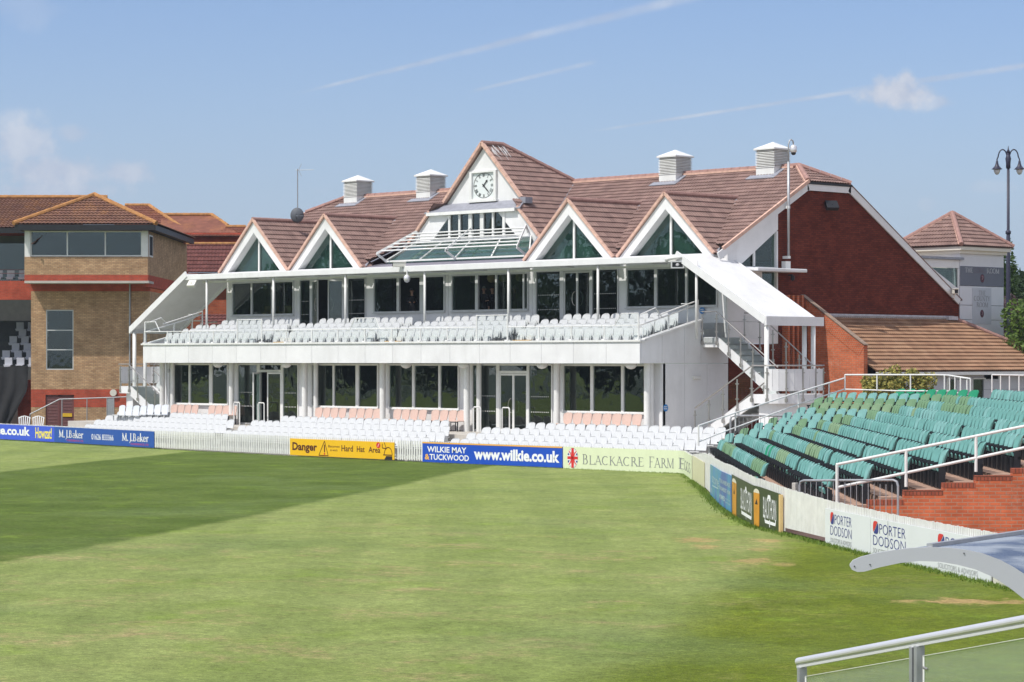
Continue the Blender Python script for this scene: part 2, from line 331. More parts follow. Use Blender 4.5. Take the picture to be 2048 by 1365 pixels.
def add_text(mb, body, x0, x1, y0, y1, mapf, bold=0.0, spacing=1.0, keep_box=None):
    """fit the body to the box x0..x1, y0..y1 of a sign and place it through mapf(x, y, depth)"""
    V, F, (a, b, c, d) = text_mesh(body, bold, 0.0, spacing)
    W_ = [mapf(x0+(v[0]-a)/(b-a)*(x1-x0), y0+(v[1]-c)/(d-c)*(y1-y0), 0.004) for v in V]
    mb.add(W_, F)
def tile_plane(pts, name, mat, parent, gauge=0.30, wave=0.15, amp=0.032, step=0.036, seg=4):
    """pantiled sheet over the convex roof polygon pts; true corrugations and course steps"""
    P = [Vector(p) for p in pts]; n = (P[1]-P[0]).cross(P[2]-P[0]); n.normalize()
    if n.z < 0: n = -n
    t = Vector((0, 0, 1)).cross(n); t.normalize(); q = n.cross(t)
    O = P[0]; us = [(p-O).dot(t) for p in P]; vs = [(p-O).dot(q) for p in P]
    u0, u1, v0, v1 = min(us), max(us), min(vs), max(vs)
    du = wave/seg; nu = int((u1-u0)/du)+2; U = u0+np.arange(nu)*du
    rows = []; v = v0
    while v < v1: rows += [(v, step), (v+gauge*0.999, 0.0)]; v += gauge
    Vv = np.array([r[0] for r in rows]); H = np.array([r[1] for r in rows])
    w = amp*np.abs(np.sin(np.pi*U/wave)); uu, vv = np.meshgrid(U, Vv); hh = H[:, None]+w[None, :]
    co = np.array(O)[None, None, :]+uu[..., None]*np.array(t)+vv[..., None]*np.array(q)+hh[..., None]*np.array(n)
    me = bpy.data.meshes.new(name); nr = len(Vv); bm = bmesh.new()
    bv = [bm.verts.new(c) for c in co.reshape(-1, 3)]
    for i in range(nr-1):
        for j in range(nu-1): bm.faces.new((bv[i*nu+j], bv[i*nu+j+1], bv[(i+1)*nu+j+1], bv[(i+1)*nu+j]))
    k = len(P); cen = sum(P, Vector())/k
    for i in range(k):
        a, b = P[i], P[(i+1) % k]; e = (b-a); pn = e.cross(n); pn.normalize()
        if pn.dot(cen-a) > 0: pn = -pn
        bmesh.ops.bisect_plane(bm, geom=bm.verts[:]+bm.edges[:]+bm.faces[:], plane_co=a, plane_no=pn, clear_outer=True, dist=1e-5)
    bm.faces.new([bm.verts.new(p-n*0.015) for p in P])
    uvl = bm.loops.layers.uv.new('UVMap')
    for f in bm.faces:
        for l in f.loops: d = l.vert.co-O; l[uvl].uv = (d.dot(t)+500*0.3, d.dot(q)-v0+0.001)
    bm.to_mesh(me); bm.free(); me.materials.append(mat); me.update()
    o = bpy.data.objects.new(name, me); C.objects.link(o); o.parent = parent; return o
def ridge_run(mb, a, b, r=0.11, seg=0.42):
    """half round ridge tiles laid end to end"""
    a, b = Vector(a), Vector(b); n = max(1, int((b-a).length/seg)); d = (b-a)/n
    for i in range(n):
        p = a+d*i; q = a+d*(i+1); mb.tube([p, q-d*0.02], [r, r*0.93], 8)
def leaves(mb, n, size, center, radii, seed=1, shell=0.0, lumps=0, clump=0.35, flat=0.0):
    r = np.random.default_rng(seed); c = np.array(center); R = np.array(radii)
    if lumps:
        d = r.normal(size=(lumps, 3)); d /= np.linalg.norm(d, axis=1)[:, None]; rr = r.uniform(0.35, 0.95, lumps)**0.6
        lc = d*rr[:, None]; pick = r.integers(0, lumps, n); ls = r.uniform(0.6, 1.3, lumps)*clump
        g = r.normal(size=(n, 3)); g /= np.linalg.norm(g, axis=1)[:, None]
        p = lc[pick]+g*(r.uniform(0.5, 1, n)**0.5*ls[pick])[:, None]
    else:
        g = r.normal(size=(n, 3)); g /= np.linalg.norm(g, axis=1)[:, None]; p = g*(r.uniform(shell, 1, n)**0.5)[:, None]
    p = c+p*R; p = p[p[:, 2] > 0.02] if center[2] > 0 else p; n = len(p)
    a = r.normal(size=(n, 3)); a[:, 2] *= 0.6; a /= np.linalg.norm(a, axis=1)[:, None]; b = np.cross(a, r.normal(size=(n, 3))); b /= np.linalg.norm(b, axis=1)[:, None]
    s = size*r.uniform(0.6, 1.4, n)[:, None]; a = a*s; b = b*s*0.55
    V = np.stack([p-a, p+b, p+a, p-b], 1).reshape(-1, 3); o = len(mb.v); mb.v += [tuple(x) for x in V.tolist()]
    mb.f += [(o+4*i, o+4*i+1, o+4*i+2, o+4*i+3) for i in range(n)]; mb.m += [mb.cur]*n
def leafmat(name, c1, c2, c3=None):
    m = bpy.data.materials.new(name); m.use_nodes = True; t = m.node_tree; b = t.nodes['Principled BSDF']; b.inputs['Roughness'].default_value = 0.6
    b.inputs['Specular IOR Level'].default_value = 0.3
    g = t.nodes.new('ShaderNodeNewGeometry'); r = t.nodes.new('ShaderNodeValToRGB'); t.links.new(g.outputs['Random Per Island'], r.inputs[0])
    r.color_ramp.elements[0].color = (*c1, 1); r.color_ramp.elements[1].color = (*c2, 1)
    if c3: e = r.color_ramp.elements.new(0.97); e.color = (*c2, 1); r.color_ramp.elements[2].color = (*c3, 1)
    t.links.new(r.outputs[0], b.inputs['Base Color'])
    tl = t.nodes.new('ShaderNodeBsdfTranslucent'); t.links.new(r.outputs[0], tl.inputs[0]); mx = t.nodes.new('ShaderNodeMixShader'); mx.inputs[0].default_value = 0.3
    t.links.new(b.outputs[0], mx.inputs[1]); t.links.new(tl.outputs[0], mx.inputs[2]); t.links.new(mx.outputs[0], t.nodes['Material Output'].inputs[0]); return m
# places measured on the site: lateral bearing and depth -> plan position
def site(pxx, D):
    u = (pxx-1024)/FPX*D; return CX+D*FW[0]+u*RT[0], CY+D*FW[1]+u*RT[1]
def zat(pyy, D): return CZ+(YH-pyy)*D/FPX
def onY(pxx, Y):
    k = (pxx-1024)/FPX; dy = Y-CY; dx = (k*FW[1]*dy-RT[1]*dy)/(RT[0]-k*FW[0]); return CX+dx
def onX(pxx, X):
    k = (pxx-1024)/FPX; dx = X-CX; dy = (k*FW[0]*dx-RT[0]*dx)/(RT[1]-k*FW[1]); return CY+dy
def onZ(pxx, pyy, Z=0.0): return site(pxx, FPX*(CZ-Z)/(pyy-YH))

def ORD(n):
    ones = ['', 'first', 'second', 'third', 'fourth', 'fifth', 'sixth', 'seventh', 'eighth', 'ninth', 'tenth', 'eleventh', 'twelfth', 'thirteenth', 'fourteenth', 'fifteenth', 'sixteenth', 'seventeenth', 'eighteenth', 'nineteenth']
    if n < 20: return ones[n]
    t, o = divmod(n, 10)
    return ['', '', 'twentieth', 'thirtieth', 'fortieth', 'fiftieth'][t] if o == 0 else ['', '', 'twenty', 'thirty', 'forty', 'fifty'][t]+'-'+ones[o]
# ------------------------------------------------------------------ ground
def groundmat():
    m = bpy.data.materials.new('outfield_grass'); m.use_nodes = True; t = m.node_tree; b = t.nodes['Principled BSDF']
    b.inputs['Roughness'].default_value = 0.8; b.inputs['Specular IOR Level'].default_value = 0.08
    g = t.nodes.new('ShaderNodeTexCoord'); sx = t.nodes.new('ShaderNodeSeparateXYZ'); t.links.new(g.outputs['Object'], sx.inputs[0])
    def M(op, a, b_=None, c=None):
        n = t.nodes.new('ShaderNodeMath'); n.operation = op
        for i, v in enumerate((a, b_, c)):
            if v is None: continue
            if isinstance(v, (int, float)): n.inputs[i].default_value = v
            else: t.links.new(v, n.inputs[i])
        return n.outputs[0]
    def NZ(scale, det, ro=0.6, sc=(1, 1, 1), rot=0.0):
        mp = t.nodes.new('ShaderNodeMapping'); mp.inputs['Scale'].default_value = sc; mp.inputs['Rotation'].default_value = (0, 0, rot); t.links.new(g.outputs['Object'], mp.inputs[0])
        n = t.nodes.new('ShaderNodeTexNoise'); n.inputs['Scale'].default_value = scale; n.inputs['Detail'].default_value = det; n.inputs['Roughness'].default_value = ro; t.links.new(mp.outputs[0], n.inputs['Vector']); return n.outputs['Fac']
    def SM(x, a, b_, lo=0.0, hi=1.0):
        n = t.nodes.new('ShaderNodeMapRange'); n.interpolation_type = 'SMOOTHSTEP'; t.links.new(x, n.inputs[0]); n.inputs[1].default_value = a; n.inputs[2].default_value = b_; n.inputs[3].default_value = lo; n.inputs[4].default_value = hi; return n.outputs[0]
    def MIX(f, a, b_):
        n = t.nodes.new('ShaderNodeMix'); n.data_type = 'RGBA'
        if isinstance(f, float): n.inputs['Factor'].default_value = f
        else: t.links.new(f, n.inputs['Factor'])
        for k, v in (('A', a), ('B', b_)):
            if isinstance(v, tuple): n.inputs[k].default_value = (*v, 1)
            else: t.links.new(v, n.inputs[k])
        return n.outputs['Result']
    # mown bands run along (0.57,-0.82); q is the distance across them
    q = M('ADD', M('MULTIPLY', sx.outputs[0], 0.82), M('MULTIPLY', sx.outputs[1], 0.57))
    q = M('ADD', q, M('MULTIPLY', M('SUBTRACT', NZ(0.05, 2), 0.5), 1.6)); q = M('ADD', q, M('MULTIPLY', M('SUBTRACT', NZ(1.2, 3), 0.5), 0.5))
    dark = M('MULTIPLY', SM(q, -19.2, -18.6), SM(q, -3.9, -4.4)); dark2 = SM(q, 8.2, 9.8)
    wig = NZ(0.35, 5, 0.6, (1, 1, 1), 0.9)
    light = MIX(SM(wig, 0.3, 0.7), (0.195, 0.245, 0.066), (0.245, 0.290, 0.094))
    dk = MIX(SM(wig, 0.3, 0.7), (0.068, 0.108, 0.014), (0.100, 0.145, 0.026))
    dk2 = MIX(SM(wig, 0.3, 0.7), (0.105, 0.142, 0.008), (0.138, 0.174, 0.014))
    col = MIX(dark, light, dk); col = MIX(dark2, col, dk2)  # sheen of differently laid blades is put into the band colours
    # narrow mower passes and dry, thin turf
    ps = t.nodes.new('ShaderNodeMath'); ps.operation = 'SINE'; t.links.new(M('MULTIPLY', M('ADD', M('MULTIPLY', sx.outputs[0], 0.67), M('MULTIPLY', sx.outputs[1], 0.74)), 2.6), ps.inputs[0])
    col = MIX(M('MULTIPLY', SM(ps.outputs[0], -0.2, 0.2), 0.13), col, (0.085, 0.125, 0.030))
    near = SM(M('ADD', M('MULTIPLY', sx.outputs[0], 0.72), M('MULTIPLY', sx.outputs[1], -0.69)), 22.0, 50.0)
    dry = M('MULTIPLY', M('MULTIPLY', SM(NZ(0.42, 9, 0.75, (1.0, 1.0, 1), 0.0), 0.50, 0.66), SM(NZ(3.2, 5, 0.75), 0.36, 0.60)), M('ADD', 0.10, M('MULTIPLY', near, 0.95)))
    dry = M('MULTIPLY', dry, M('SUBTRACT', 1.0, M('MULTIPLY', M('MAXIMUM', dark, dark2), 0.75)))
    col = MIX(dry, col, (0.36, 0.29, 0.14))
    lush = M('MULTIPLY', SM(NZ(0.5, 6, 0.7), 0.52, 0.7), 0.5); col = MIX(lush, col, (0.17, 0.26, 0.025))
    cool = M('MULTIPLY', SM(NZ(0.16, 5, 0.6, (1, 1, 1), 0.4), 0.5, 0.7), 0.45); col = MIX(cool, col, (0.13, 0.18, 0.06))
    # bare worn spots near the boundary
    for (cx_, cy_, rx, ang, k) in BARE:
        ca, sa = math.cos(ang), math.sin(ang)
        dx = M('SUBTRACT', sx.outputs[0], cx_); dy = M('SUBTRACT', sx.outputs[1], cy_)
        a = M('DIVIDE', M('ADD', M('MULTIPLY', dx, ca), M('MULTIPLY', dy, sa)), rx[0]); c = M('DIVIDE', M('ADD', M('MULTIPLY', dx, -sa), M('MULTIPLY', dy, ca)), rx[1])
        d = M('SQRT', M('ADD', M('MULTIPLY', a, a), M('MULTIPLY', c, c)))
        v = M('ADD', M('SUBTRACT', 1.0, d), M('MULTIPLY', M('SUBTRACT', NZ(2.5, 6, 0.75), 0.5), 3.2))
        col = MIX(M('MULTIPLY', SM(v, 0.1, 0.7), k), col, (0.42, 0.28, 0.13))
    def MR(x, a, b_, lo, hi):
        n = t.nodes.new('ShaderNodeMapRange'); t.links.new(x, n.inputs[0]); n.inputs[1].default_value = a; n.inputs[2].default_value = b_; n.inputs[3].default_value = lo; n.inputs[4].default_value = hi; return n.outputs[0]
    f1 = NZ(9, 4, 0.8); f2 = NZ(40, 3, 0.8); f3 = NZ(1.7, 6, 0.75)
    k_ = M('MULTIPLY', M('MULTIPLY', MR(f3, 0.35, 0.65, 0.82, 1.18), MR(f1, 0.33, 0.67, 0.66, 1.34)), MR(f2, 0.33, 0.67, 0.60, 1.40))
    sc_ = t.nodes.new('ShaderNodeVectorMath'); sc_.operation = 'SCALE'; t.links.new(col, sc_.inputs[0]); t.links.new(k_, sc_.inputs['Scale']); col = sc_.outputs[0]
    bl_ = M('MULTIPLY', SM(NZ(60, 2, 0.8), 0.60, 0.70), 0.55); col = MIX(bl_, col, (0.46, 0.46, 0.24))
    t.links.new(col, b.inputs['Base Color'])
    bp = t.nodes.new('ShaderNodeBump'); bp.inputs['Strength'].default_value = 0.8; bp.inputs['Distance'].default_value = 0.03; t.links.new(NZ(34, 4, 0.8), bp.inputs['Height']); t.links.new(bp.outputs[0], b.inputs['Normal'])
    return m
BARE = [(28.0, -27.9, (0.6, 1.0), 0.81, 0.7), (29.4, -29.2, (0.4, 0.8), 0.81, 0.55), (29.1, -27.0, (0.35, 0.7), 0.81, 0.6), (30.6, -29.0, (0.3, 0.6), 0.81, 0.5), (32.3, -31.2, (0.5, 0.9), 0.81, 0.6), (33.2, -31.4, (0.3, 0.6), 0.81, 0.5), (39.6, -34.8, (0.75, 0.75), 0.81, 0.8), (40.1, -34.3, (0.35, 0.5), 0.81, 0.7), (39.0, -35.4, (0.3, 0.4), 0.81, 0.6)]
FENCE = [(-62, 1.0), (-45, -1.6), (-37.0, -2.74), (-31.8, -3.35), (-22.6, -4.62), (-12.4, -5.55), (-5.5, -5.9), (2.1, -5.9), (5.0, -5.88), (7.3, -5.86), (7.75, -6.1), (9.3, -7.6), (14.45, -12.59), (17.23, -15.39), (20.77, -18.95), (23.4, -21.45), (26.1, -23.9), (27.9, -25.1), (30.5, -26.87), (34.1, -29.3), (37.9, -31.8), (41.5, -34.4), (47, -38.6), (60, -49)]
GR = groundmat()
gm = MB(); fp = [(x, y, 0.0) for x, y in FENCE]
gm.add(fp+[(150, -130, 0), (60, -330, 0), (-260, -330, 0), (-260, 60, 0), (-62, 8, 0)], [tuple(reversed(range(len(fp)+5)))])
tag(gm.build('playing_field', GR), kind='structure')
base = material('worn_ground', (0.13, 0.15, 0.075), 0.95, var=0.3, vscale=0.05, bump=0.3)
gb = MB(); gb.add([(-4000, -4000, -0.06), (4000, -4000, -0.06), (4000, 4000, -0.06), (-4000, 4000, -0.06)], [(0, 1, 2, 3)])
tag(gb.build('ground', base), kind='structure')
# rolling hills
hm = MB(); r0 = np.random.default_rng(3)
rows = []
for k, D in enumerate((900, 1300, 1700, 2100, 2500, 3000, 3600)):
    row = []
    for i in range(90):
        u = -2200+i*50.0; pxx = 1024+u/D*FPX*1.0
        ridge = 12+62*math.exp(-((u/D-0.235)/0.09)**2)+10*math.sin(u*0.004+k)+6*math.sin(u*0.013+2*k)
        f = (0, 0.18, 0.45, 0.8, 1.25, 1.0, 0.3)[k]
        row.append((CX+D*FW[0]+u*RT[0], CY+D*FW[1]+u*RT[1], -1+ridge*f))
    rows.append(row)
hm.grid(rows)
hmt = bpy.data.materials.new('hill_fields_and_woods'); hmt.use_nodes = True; t_ = hmt.node_tree; b_ = t_.nodes['Principled BSDF']; b_.inputs['Roughness'].default_value = 0.9
v_ = t_.nodes.new('ShaderNodeTexVoronoi'); v_.inputs['Scale'].default_value = 0.006; tc_ = t_.nodes.new('ShaderNodeTexCoord'); t_.links.new(tc_.outputs['Object'], v_.inputs['Vector'])
cr = t_.nodes.new('ShaderNodeValToRGB'); t_.links.new(v_.outputs['Color'], cr.inputs[0]); cr.color_ramp.interpolation = 'CONSTANT'
cr.color_ramp.elements[0].color = (0.03, 0.05, 0.03, 1); cr.color_ramp.elements[1].position = 0.5; cr.color_ramp.elements[1].color = (0.17, 0.18, 0.09, 1)
e_ = cr.color_ramp.elements.new(0.72); e_.color = (0.10, 0.13, 0.05, 1)
t_.links.new(cr.outputs[0], b_.inputs['Base Color'])
tag(hm.build('hills', hmt, smooth=True), kind='structure')

# ------------------------------------------------------------------ lower terrace of the pavilion
TR = [(-5.45, 0.06), (-4.6, 0.24), (-3.8, 0.42), (-3.0, 0.60), (-2.2, 0.85)]
def fenceY(x):
    for (xa, ya), (xb, yb) in zip(FENCE[:-1], FENCE[1:]):
        if xa <= x <= xb and x < 7: return ya+(yb-ya)*(x-xa)/(xb-xa)
    return -5.9
def rowY(k, x):
    """front edge of tier k; the tiers swing back with the fence towards the left"""
    return TR[k][0]+max(0.0, fenceY(x)+5.75)*(1-0.1*k)
tm = MB()
for i, (y, z) in enumerate(TR):
    xl = -38.5+i*0.9
    if i < 4:
        xs_ = list(np.linspace(xl, 7.6+i*0.5, 24)); Pf = [(x, rowY(i, x)+0.001, z) for x in xs_]; Pb = [(x, rowY(i+1, x), z) for x in xs_]
        tm.grid([Pf, Pb]); tm.grid([[(a, b, -0.5) for a, b, c in Pf], Pf]); tm.add([(Pf[0][0], Pf[0][1], -0.5), (Pb[0][0], Pb[0][1], -0.5), Pb[0], Pf[0]], [(0, 1, 2, 3)])
    else:
        xs_ = list(np.linspace(-34.9, 9.0, 24)); Pf = [(x, rowY(4, x)+0.001, z) for x in xs_]
        tm.grid([Pf, [(x, 9.0, z) for x in xs_]]); tm.grid([[(a, b, -0.5) for a, b, c in Pf], Pf]); tm.box(-34.9, 9.0, 8.9, 9.0, -0.5, z-0.001)
tag(tm.build('terrace_steps', CONC), kind='structure')
pm = MB(); pp_ = [(x+0.06, y+0.09, 0.012) for x, y in FENCE if x > 7]
pm.add(pp_+[(90, -40, 0.012), (60, 30, 0.012), (9.01, 30, 0.012), (9.01, -6.4, 0.012)], [tuple(range(len(pp_)+4))])
tag(pm.build('paved_path', PAVER), kind='structure')

# ------------------------------------------------------------------ pavilion
PV = empty('pavilion', 'long white two storey cricket pavilion with brown tiled gables, clock and balcony', 'pavilion', loc=(0, 0, 0))
E_ = [-29.87, -24.91, -20.0, -15.11, -10.19, -5.27, 0.0]
GY, UY = 1.2, 4.6
# slabs, walls
w = MB(); w.box(-29.85, -0.02, 0.26, 4.58, 3.47, 3.62); w.box(-29.85, -0.02, 4.62, 10, 4.6, 4.93)
w.build('balcony_slab', CREAM, PV)
f = MB()
nb = 18; xs = [-29.9+29.9*i/nb for i in range(nb+1)]
for i in range(nb): f.box(xs[i]+0.006, xs[i+1]-0.006, 0.0, 0.05, 3.47, 4.235)
f.box(-29.88, -0.02, 0.03, 0.25, 3.48, 4.22)
f.build('balcony_fascia', WHITE, PV)
f = MB(); f.box(-30.0, 0.06, -0.05, 0.30, 4.24, 4.31); f.build('balcony_coping', WPAINT, PV)
# stepped balcony floor
st = MB(); BR = [(0.34, 3.98), (1.12, 4.16), (1.92, 4.34), (2.72, 4.52), (3.52, 4.72), (4.1, 4.95)]
for i, (y, z) in enumerate(BR):
    y1 = BR[i+1][0] if i < 5 else 4.59
    st.box(-29.8, -0.13, y, y1-0.001, 3.63, z)
st.build('balcony_steps', material('grey_balcony_deck', (0.33, 0.34, 0.35), 0.8, var=0.1, dirt=0.3), PV)
# side wall (faces +X) with cladding seams, and its mirror at the far end
def sidewall(x0, x1, name):
    s = MB()
    for a, b in ((1.15, 2.33), (2.33, 3.54), (3.54, 4.69)): s.box(x0, x1, a+0.006, b-0.006, 0.86, 3.46)
    top = lambda y: 4.28+(5.0-4.28)*(y-0.25)/(3.2-0.25) if y > 0.25 else 4.28
    for a, b in ((0.06, 1.15), (1.15, 2.33), (2.33, 3.21)):
        s.prism([(x0, a+0.006, 3.475), (x0, b-0.006, 3.475), (x0, b-0.006, top(b)), (x0, a+0.006, top(a))], (1, 0, 0), x1-x0)
    s.box(x0, x1, 3.215, 4.69, 3.475, 4.2)
    s.build(name, WHITE, PV)
sidewall(-0.12, 0.0, 'side_wall'); sidewall(-29.9, -29.78, 'side_wall')
c = MB(); c.bar((-0.06, 0.2, 4.31), (-0.06, 3.25, 5.04), 0.24, 0.07); c.build('parapet_coping', WPAINT, PV); c = MB(); c.bar((-29.84, 0.2, 4.31), (-29.84, 3.25, 5.04), 0.24, 0.07); c.build('parapet_coping', WPAINT, PV)
# ground floor columns
for i, x in enumerate(E_):
    x = x+0.32 if i < 6 else -0.38
    m = MB(); m.lathe((x, 0.78, 0.85), [(0.12, 0), (0.12, 2.62)], 18)
    m.build('column', WPAINT, PV, smooth=False)
    if i in (0, 2, 4, 6): 
        m = MB(); m.lathe((x+(0.45 if i < 6 else -0.02), 1.0, 0.85), [(0.10, 0), (0.10, 2.62)], 16); m.build('column', WPAINT, PV)
def window(par, wname, xs_, z0, z1, y, fr, fw=0.055, glass=GLASS, skip=(), sill=True, transom=None):
    """framed window facing -Y; xs_ are (left,right) of each light; panes in skip stand open"""
    m = MB(); X0 = xs_[0][0]-fw; X1 = xs_[-1][1]+fw
    m.box(X0, X1, y-0.06, y+0.04, z1, z1+fw*1.2); m.box(X0, X1, y-0.06, y+0.04, z0-fw*1.2, z0)
    m.box(X0, xs_[0][0], y-0.06, y+0.04, z0, z1); m.box(xs_[-1][1], X1, y-0.06, y+0.04, z0, z1)
    for i in range(len(xs_)-1): m.box(xs_[i][1], xs_[i+1][0], y-0.055, y+0.035, z0, z1)
    if sill: m.box(X0-0.03, X1+0.03, y-0.11, y-0.061, z0-fw*1.6, z0-fw*0.9)
    o = m.build(wname, fr, par)
    for i, (a, b) in enumerate(xs_):
        if i in skip: continue
        p = MB(); p.box(a, b, y-0.005, y+0.005, z0, z1); p.build('pane', glass, o)
    return o
def door_leaf(par, hx, hz, w_, h, ang, y, fr, side=1):
    """glazed door leaf hinged at (hx, y); opens outwards by ang"""
    d = MB(); s = 0.055
    d.box(0, s, -0.025, 0.025, 0, h); d.box(w_-s, w_, -0.025, 0.025, 0, h); d.box(s, w_-s, -0.025, 0.025, h-s*1.2, h); d.box(s, w_-s, -0.025, 0.025, 0, s*2)
    o = d.build('door', fr, par, loc=(hx, y, hz), rot=ang)
    g = MB(); g.box(s, w_-s, -0.004, 0.004, s*2, h-s*1.2); g.build('pane', GLASS, o)
    k = MB(); 
    pts = [(w_-0.06-0.17*math.sin(a), -0.07, 1.0+0.27*math.cos(a)) for a in np.linspace(0, math.pi, 9)]
    k.tube(pts, 0.014, 6); k.build('door_handle', STEEL, o)
    return o
X = lambda p: onY(p, GY)
wl = MB()
def infill(x0, x1, z0, z1, y, m): m.box(x0, x1, y, y+0.12, z0, z1)
def lights(F, *pairs): return [(F(a), F(b)) for a, b in pairs]
GW = [lights(X, (341, 379), (382, 420), (426, 456)), None, lights(X, (626, 667), (670, 713), (719, 756)), lights(X, (780, 826), (830.5, 878.5), (882.5, 917.5)), None, lights(X, (1129, 1182.5), (1188, 1244), (1249, 1293.5))]
DB = {1: dict(l=(477.5, 515), r=(567.5, 596.5), d=(521, 563), t=(520, 564)), 4: dict(l=(947, 994), r=(1059.5, 1104), d=(1000, 1055), t=(1000, 1054))}
z0w, z1w = 1.72, 3.37
for i in range(6):
    a, b = E_[i], E_[i+1]; G = GW[i]
    if G:
        window(PV, 'window', G, z0w, z1w, GY, WPAINT)
        infill(a, G[0][0]-0.055, 0.85, 3.46, GY, wl); infill(G[-1][1]+0.055, b, 0.85, 3.46, GY, wl)
        infill(G[0][0]-0.055, G[-1][1]+0.055, 0.85, z0w-0.07, GY, wl); infill(G[0][0]-0.055, G[-1][1]+0.055, z1w+0.07, 3.46, GY, wl)
    else:
        q = DB[i]; l0, l1 = X(q['l'][0]), X(q['l'][1]); r0_, r1_ = X(q['r'][0]), X(q['r'][1]); d0, d1 = X(q['d'][0]), X(q['d'][1])
        infill(a, l0-0.05, 0.85, 3.46, GY, wl); infill(r1_+0.05, b, 0.85, 3.46, GY, wl); infill(l0-0.05, r1_+0.05, 3.44, 3.46, GY, wl)
        m = MB()
        for u0, u1 in ((l0-0.05, l0), (l1, d0), (d1, r0_), (r1_, r1_+0.05)): m.box(u0, u1, GY-0.05, GY+0.05, 0.87, 3.38)
        m.box(l0-0.05, r1_+0.05, GY-0.05, GY+0.05, 3.38, 3.44)
        for u0, u1 in ((l0, l1), (r0_, r1_)): m.box(u0, u1, GY-0.05, GY+0.05, 0.87, 0.93)
        m.box(d0, d1, GY-0.05, GY+0.05, 3.08, 3.18)
        fo = m.build('door_frame', WPAINT, PV)
        for u0, u1, za, zb in ((l0, l1, 0.93, 3.38), (r0_, r1_, 0.93, 3.38), (d0, d1, 3.18, 3.38)):
            p = MB(); p.box(u0, u1, GY-0.005, GY+0.005, za, zb); p.build('pane', GLASS, fo)
        # dotted manifestation lines on the glass
        dm = MB()
        for u0, u1 in ((l0, l1), (r0_, r1_)):
            for zz in (1.62, 2.2):
                for k in range(int((u1-u0-0.1)/0.10)): dm.box(u0+0.08+k*0.10, u0+0.115+k*0.10, GY-0.009, GY-0.006, zz, zz+0.035)
        dm.build('glass_marking', WPAINT, fo)
        wd = (d1-d0)/2
        door_leaf(PV, d0, 0.87, wd, 2.2, rad(-62) if i == 1 else 0.0, GY-0.03 if i == 1 else GY, WPAINT)
        o = door_leaf(PV, d1, 0.87, wd, 2.2, math.pi+(rad(18) if i == 1 else 0.0), GY, WPAINT)
        # tubular hoops at the door
        for hx in ((X(495)-0.1, X(541)) if i == 1 else (X(972)+0.0, X(1033)-0.1)):
            h = MB(); h.tube([(hx, 0.55, 0.85), (hx, 0.55, 1.75), (hx+0.04, 0.55, 1.8), (hx+0.36, 0.55, 1.8), (hx+0.4, 0.55, 1.75), (hx+0.4, 0.55, 0.85)], 0.026, 8)
            h.build('guard_hoop', WPAINT, PV)
wl.build('ground_floor_wall', WHITE, PV)
# globe ceiling lamps under the balcony
for p_ in (436, 572, 812, 987-60, 1084, 1262):
    m = MB(); x = onY(p_, 0.5); m.lathe((x, 0.5, 3.26), [(0.03, 0), (0.13, 0.03), (0.2, 0.1), (0.22, 0.21)], 16); m.build('soffit_lamp', WPAINT, PV, smooth=True)
# rooms
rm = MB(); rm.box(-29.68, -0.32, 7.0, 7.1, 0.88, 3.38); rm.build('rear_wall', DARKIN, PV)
rm = MB(); rm.box(-29.8, -29.7, 1.4, 6.9, 0.86, 3.4)
for x in E_[1:6]: rm.box(x+0.02, x+0.12, 1.5, 2.6, 0.86, 3.4)
rm.box(-0.3, -0.2, 1.4, 6.9, 0.86, 3.4)
rm.build('interior_wall', GREYWALL, PV)
rm = MB(); rm.box(-29.7, -0.3, 1.35, 6.9, 0.855, 0.875); rm.build('interior_floor', CARPET, PV)
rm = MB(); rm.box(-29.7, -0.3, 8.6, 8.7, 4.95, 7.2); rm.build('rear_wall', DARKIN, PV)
rm = MB()
for x in E_[1:6]: rm.box(x+0.02, x+0.12, 4.9, 5.7, 4.96, 7.2)
rm.box(-29.8, -29.7, 4.75, 8.5, 4.96, 7.2)
rm.build('interior_wall', GREYWALL, PV)
rm = MB(); rm.box(-29.7, -0.3, 4.75, 8.5, 4.94, 4.955); rm.build('interior_floor', CARPET, PV)
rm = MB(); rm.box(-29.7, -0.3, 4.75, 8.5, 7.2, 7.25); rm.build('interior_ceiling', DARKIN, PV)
for x in (-28.6, -27.2, -26.2): 
    m = MB(); m.box(x, x+0.9, 5.6, 6.1, 5.35, 5.75); m.box(x+0.1, x+0.8, 5.62, 5.9, 5.75, 6.0); m.build('cabinet', WOODIN, PV)
